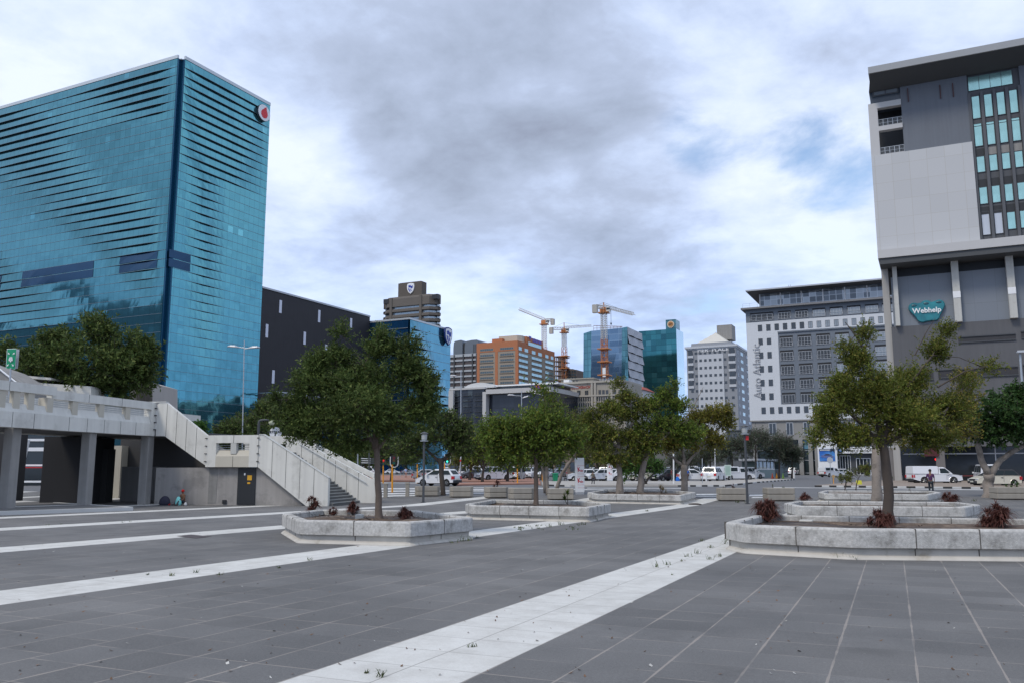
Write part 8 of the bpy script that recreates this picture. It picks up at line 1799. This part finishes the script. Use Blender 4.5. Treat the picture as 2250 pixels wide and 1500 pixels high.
# kiosk signs: white columns with red brush lettering
KR = mat('brush_red', (.50, .01, .03), .5)
def column_sign(lb, x0, x1, yt, yb, K):
    p = G((x0 + x1) / 2, yb - 1); s = wof(p) / F; W2, H_ = (x1 - x0) * s / 2, (yb - yt) * s; t = thing('column_sign', lb, 'sign', p, 'white column signs with red brush lettering', YAW + R(8))
    b = MB(); b.bbox(-W2 * .93, W2 * .93, -W2 * .5, W2 * .5, 0, .16, .02); o = b.build('foot', LGREY); o.parent = t
    b = MB(); b.bbox(-W2, W2, -W2 * .55, W2 * .55, .16, H_, .03); bd_ = b.build('column', WHITE); bd_.parent = t
    for z0_, sz in K:
        text_obj('lettering', 'K', H_ * sz, KR, None, (0, 0, 0), (0, 0, 0), .004, bold=.012); o = bpy.context.scene.objects[-1] if False else COL.objects[-1]; o.parent = bd_; o.location = (-W2 * .25, -W2 * .56, H_ * z0_); o.rotation_euler = (R(90), R(-12), 0); o.scale = (.8, 1, 1)
        text_obj('lettering', 'in', H_ * sz * .6, KR, None, (0, 0, 0), (0, 0, 0), .004, bold=.006); o = COL.objects[-1]; o.parent = bd_; o.location = (W2 * .42, -W2 * .56, H_ * (z0_ - .03)); o.rotation_euler = (R(90), R(6), 0)
        f = MB(); 
        for a0, a1, c0, c1 in ((-.55, .96, .115, .12), (-.55, .96, -.12, -.115), (-.55, -.53, -.12, .12)): f.box(W2 * a0, W2 * a1, -W2 * .565, -W2 * .551, H_ * (z0_ + c0), H_ * (z0_ + c1))
        o = f.build('frame_line', KR); o.parent = bd_
    f = MB(); f.box(-W2 * .55, W2 * .96, -W2 * .565, -W2 * .551, H_ * .18, H_ * .185); o = f.build('frame_line', KR); o.parent = bd_
column_sign('tall white column sign with two red brush letters, nearest the box planters', 1264.5, 1283.5, 1008, 1086, ((.68, .16), (.38, .17)))
column_sign('smaller white column sign with faded red letters further back', 1334.5, 1346, 1014.5, 1058.5, ((.72, .14), (.42, .15)))
# glass parking booth with its cones, posts and board
a = G(1661.5, 1049.5); c = G(1733, 1047); L_ = (c - a).length; s = wof(a) / F; Hb = 42 * s
t = thing('parking_booth', 'grey green glazed parking booth with an overhanging flat roof', 'booth', a, None, math.atan2(c.y - a.y, c.x - a.x)); BG_ = mat('booth_green', (.20, .27, .27), .6); BD_ = mat('booth_dark', (.08, .11, .12), .6)
def bo(b, n, m, par=t): o = b.build(n, m); o.parent = par; return o
b = MB(); b.box(0, L_ * .55, 0, 2.4, 0, Hb * .46); bo(b, 'base_panel', BG_); b = MB(); b.box(L_ * .55, L_, .1, 2.6, 0, Hb * .46); b.box(L_ * .74, L_, .1, 2.6, Hb * .46, Hb * .88); bo(b, 'side_room', BD_)
b = MB(); b.box(.06, L_ * .55 - .06, .08, 2.3, Hb * .46, Hb * .86); bo(b, 'glazing', mat('booth_glass', (.16, .20, .20), .08, metal=.3))
b = MB()
for k in range(6): x = L_ * .55 * k / 5; b.box(x - .04, x + .04, -.01, .07, Hb * .46, Hb * .88)
b.box(0, L_ * .55, -.02, .07, Hb * .44, Hb * .49); bo(b, 'window_frame', WHITE)
b = MB(); b.rings([[(x, y, z) for x, y in ((-.7, -.6), (L_ * .58, -.6), (L_ * .58, 2.6), (-.7, 2.6))] for z in (Hb * .90, Hb)]); bo(b, 'roof', LGREY); b = MB(); b.box(L_ * .56, L_ + .2, -.1, 2.7, Hb * .89, Hb * .96); bo(b, 'rear_roof', BD_)
b = MB(); b.box(L_ * .60, L_ * .72, .04, .099, .1, Hb * .42); bo(b, 'door', BLACK)
for i, (x, m, lb) in enumerate(((1697.5, ORANGE, 'orange traffic cone left of the pair before the booth'), (1707, ORANGE, 'orange traffic cone right of the pair before the booth'), (1721, mat('cone_lime', (.35, .6, .08), .5), 'lime traffic cone at the right of the booth'))):
    p = G(x, 1050.5); t_ = thing('traffic_cone', lb, 'cone', p, 'traffic cones by the booth'); b = MB(); b.lathe(p.x, p.y, [(.20, p.z + .03), (.04, p.z + .85), (.03, p.z + .86)], 12); b.build('cone', m if i else mat('cone_red', (.62, .10, .04), .5), t_); b = MB(); b.box(p.x - .25, p.x + .25, p.y - .25, p.y + .25, p.z, p.z + .03); b.build('base', TRIM, t_)
for x, y0_, y1_, lb in ((1661, 1031, 1051.5, 'stout white post at the left corner of the booth'), (1745, 1029, 1049.5, 'stout white post with a wooden top right of the booth'), (1552, 1039, 1057.5, 'short white post by the white hatchback with lettering'), (1785, 1034, 1041, 'tiny white post behind the road right of the booth')):
    p = G(x, y1_); h = (y1_ - y0_) * wof(p) / F; t_ = thing('marker_post', lb, 'post', p, 'white marker posts'); b = MB(); b.lathe(p.x, p.y, [(.17 if x in (1661, 1745) else .10, p.z), (.17 if x in (1661, 1745) else .10, p.z + h), (.02, p.z + h + .04)], 12); b.build('post', WHITE, t_)
p = G(1600, 1055); t = thing('notice_board', 'pale green notice board on two legs before the white pickup with glazed canopy', 'sign', p, None, YAW); s = wof(p) / F
b = MB(); b.box(-7 * s, 7 * s, -.03, .03, 10 * s, 34 * s); bd_ = bo(b, 'board', mat('notice_green', (.50, .60, .54), .5), t); b = MB()
for k in range(7): b.box(-5 * s, 5 * s, -.045, -.031, (14 + k * 2.6) * s, (14.8 + k * 2.6) * s)
bo(b, 'text_lines', mat('text_green', (.12, .30, .22), .6), bd_)
for sg_ in (-1, 1): b = MB(); b.box(sg_ * 6 * s - .04, sg_ * 6 * s + .04, -.03, .03, 0, 10 * s); bo(b, 'leg', STEEL, t)
# round sign seen from behind, on a pole by the road
p = G(1826.5, 1063); s = wof(p) / F; c = p + Uv * 52 * s; t = thing('round_road_sign', 'octagonal pale road sign back on a grey pole beside the pickups', 'sign', p); b = MB(); b.tube([p, c], .035, 6); b.build('pole', STEEL, t)
b = MB(); b.rings([[c + (Rv * math.cos(a_) + Uv * math.sin(a_)) * 7 * s + Fv * d for a_ in [2 * math.pi * (i + .5) / 8 for i in range(8)]] for d in (-.04, -.01)]); b.build('plate', LGREY, t)
p = G(1832, 1063); t = thing('marker_stand', 'small orange post with a round pictogram beside the octagonal sign', 'sign', p); b = MB(); b.tube([p, p + Uv * 16 * s], .04, 6); b.build('post', ORANGE, t); b = MB(); c = p + Uv * 17 * s; b.rings([[c + (Rv * math.cos(a_) + Uv * math.sin(a_)) * 3.6 * s + Fv * d for a_ in [2 * math.pi * i / 16 for i in range(16)]] for d in (-.06, -.03)]); b.build('plate', mat('wood_yellow', (.42, .28, .12), .6), t)
p = G(1888, 1066); t = thing('yellow_notice', 'small yellow notice on the ground behind the taller sapling', 'sign', p); b = MB(); b.rings([[p + Rv * u + Uv * z + Fv * d for u, z in ((-.28, 0), (.28, 0), (.24, .5), (-.24, .5))] for d in (0, .05)]); b.build('board', mat('notice_yellow', (.65, .62, .05), .5), t)
# small concrete service boxes in the planters, drain cover, orange sand
for x, y, w_, h_, lb in ((790, 1137, 17, 8, 'small pale concrete box in the hexagonal planter'), (1772, 1150, 28, 9, 'small grey cable box in the nearest right-hand planter'), (1835, 1107, 22, 4, 'flat pale slab in the middle right-hand planter')):
    p = G(x, y, .41); s = wof(p) / F; b = MB(); b.bbox(p.x - w_ * s / 2, p.x + w_ * s / 2, p.y - w_ * s * .35, p.y + w_ * s * .35, p.z - .1, p.z + h_ * s, .02); tag(b.build('service_box', CONC, None, loc=p), lb, 'box', 'small service boxes in the planters')
d_ = sheet('drain_cover', [gp((388, 1176.8), (420, 1173.6), (466, 1178), (430, 1182))], mat('drain_iron', (.06, .045, .045), .7, var=.4, vs=20), .008, kind=None); tag(d_, 'dark rectangular drain cover set in the pale paving band', 'drain cover')
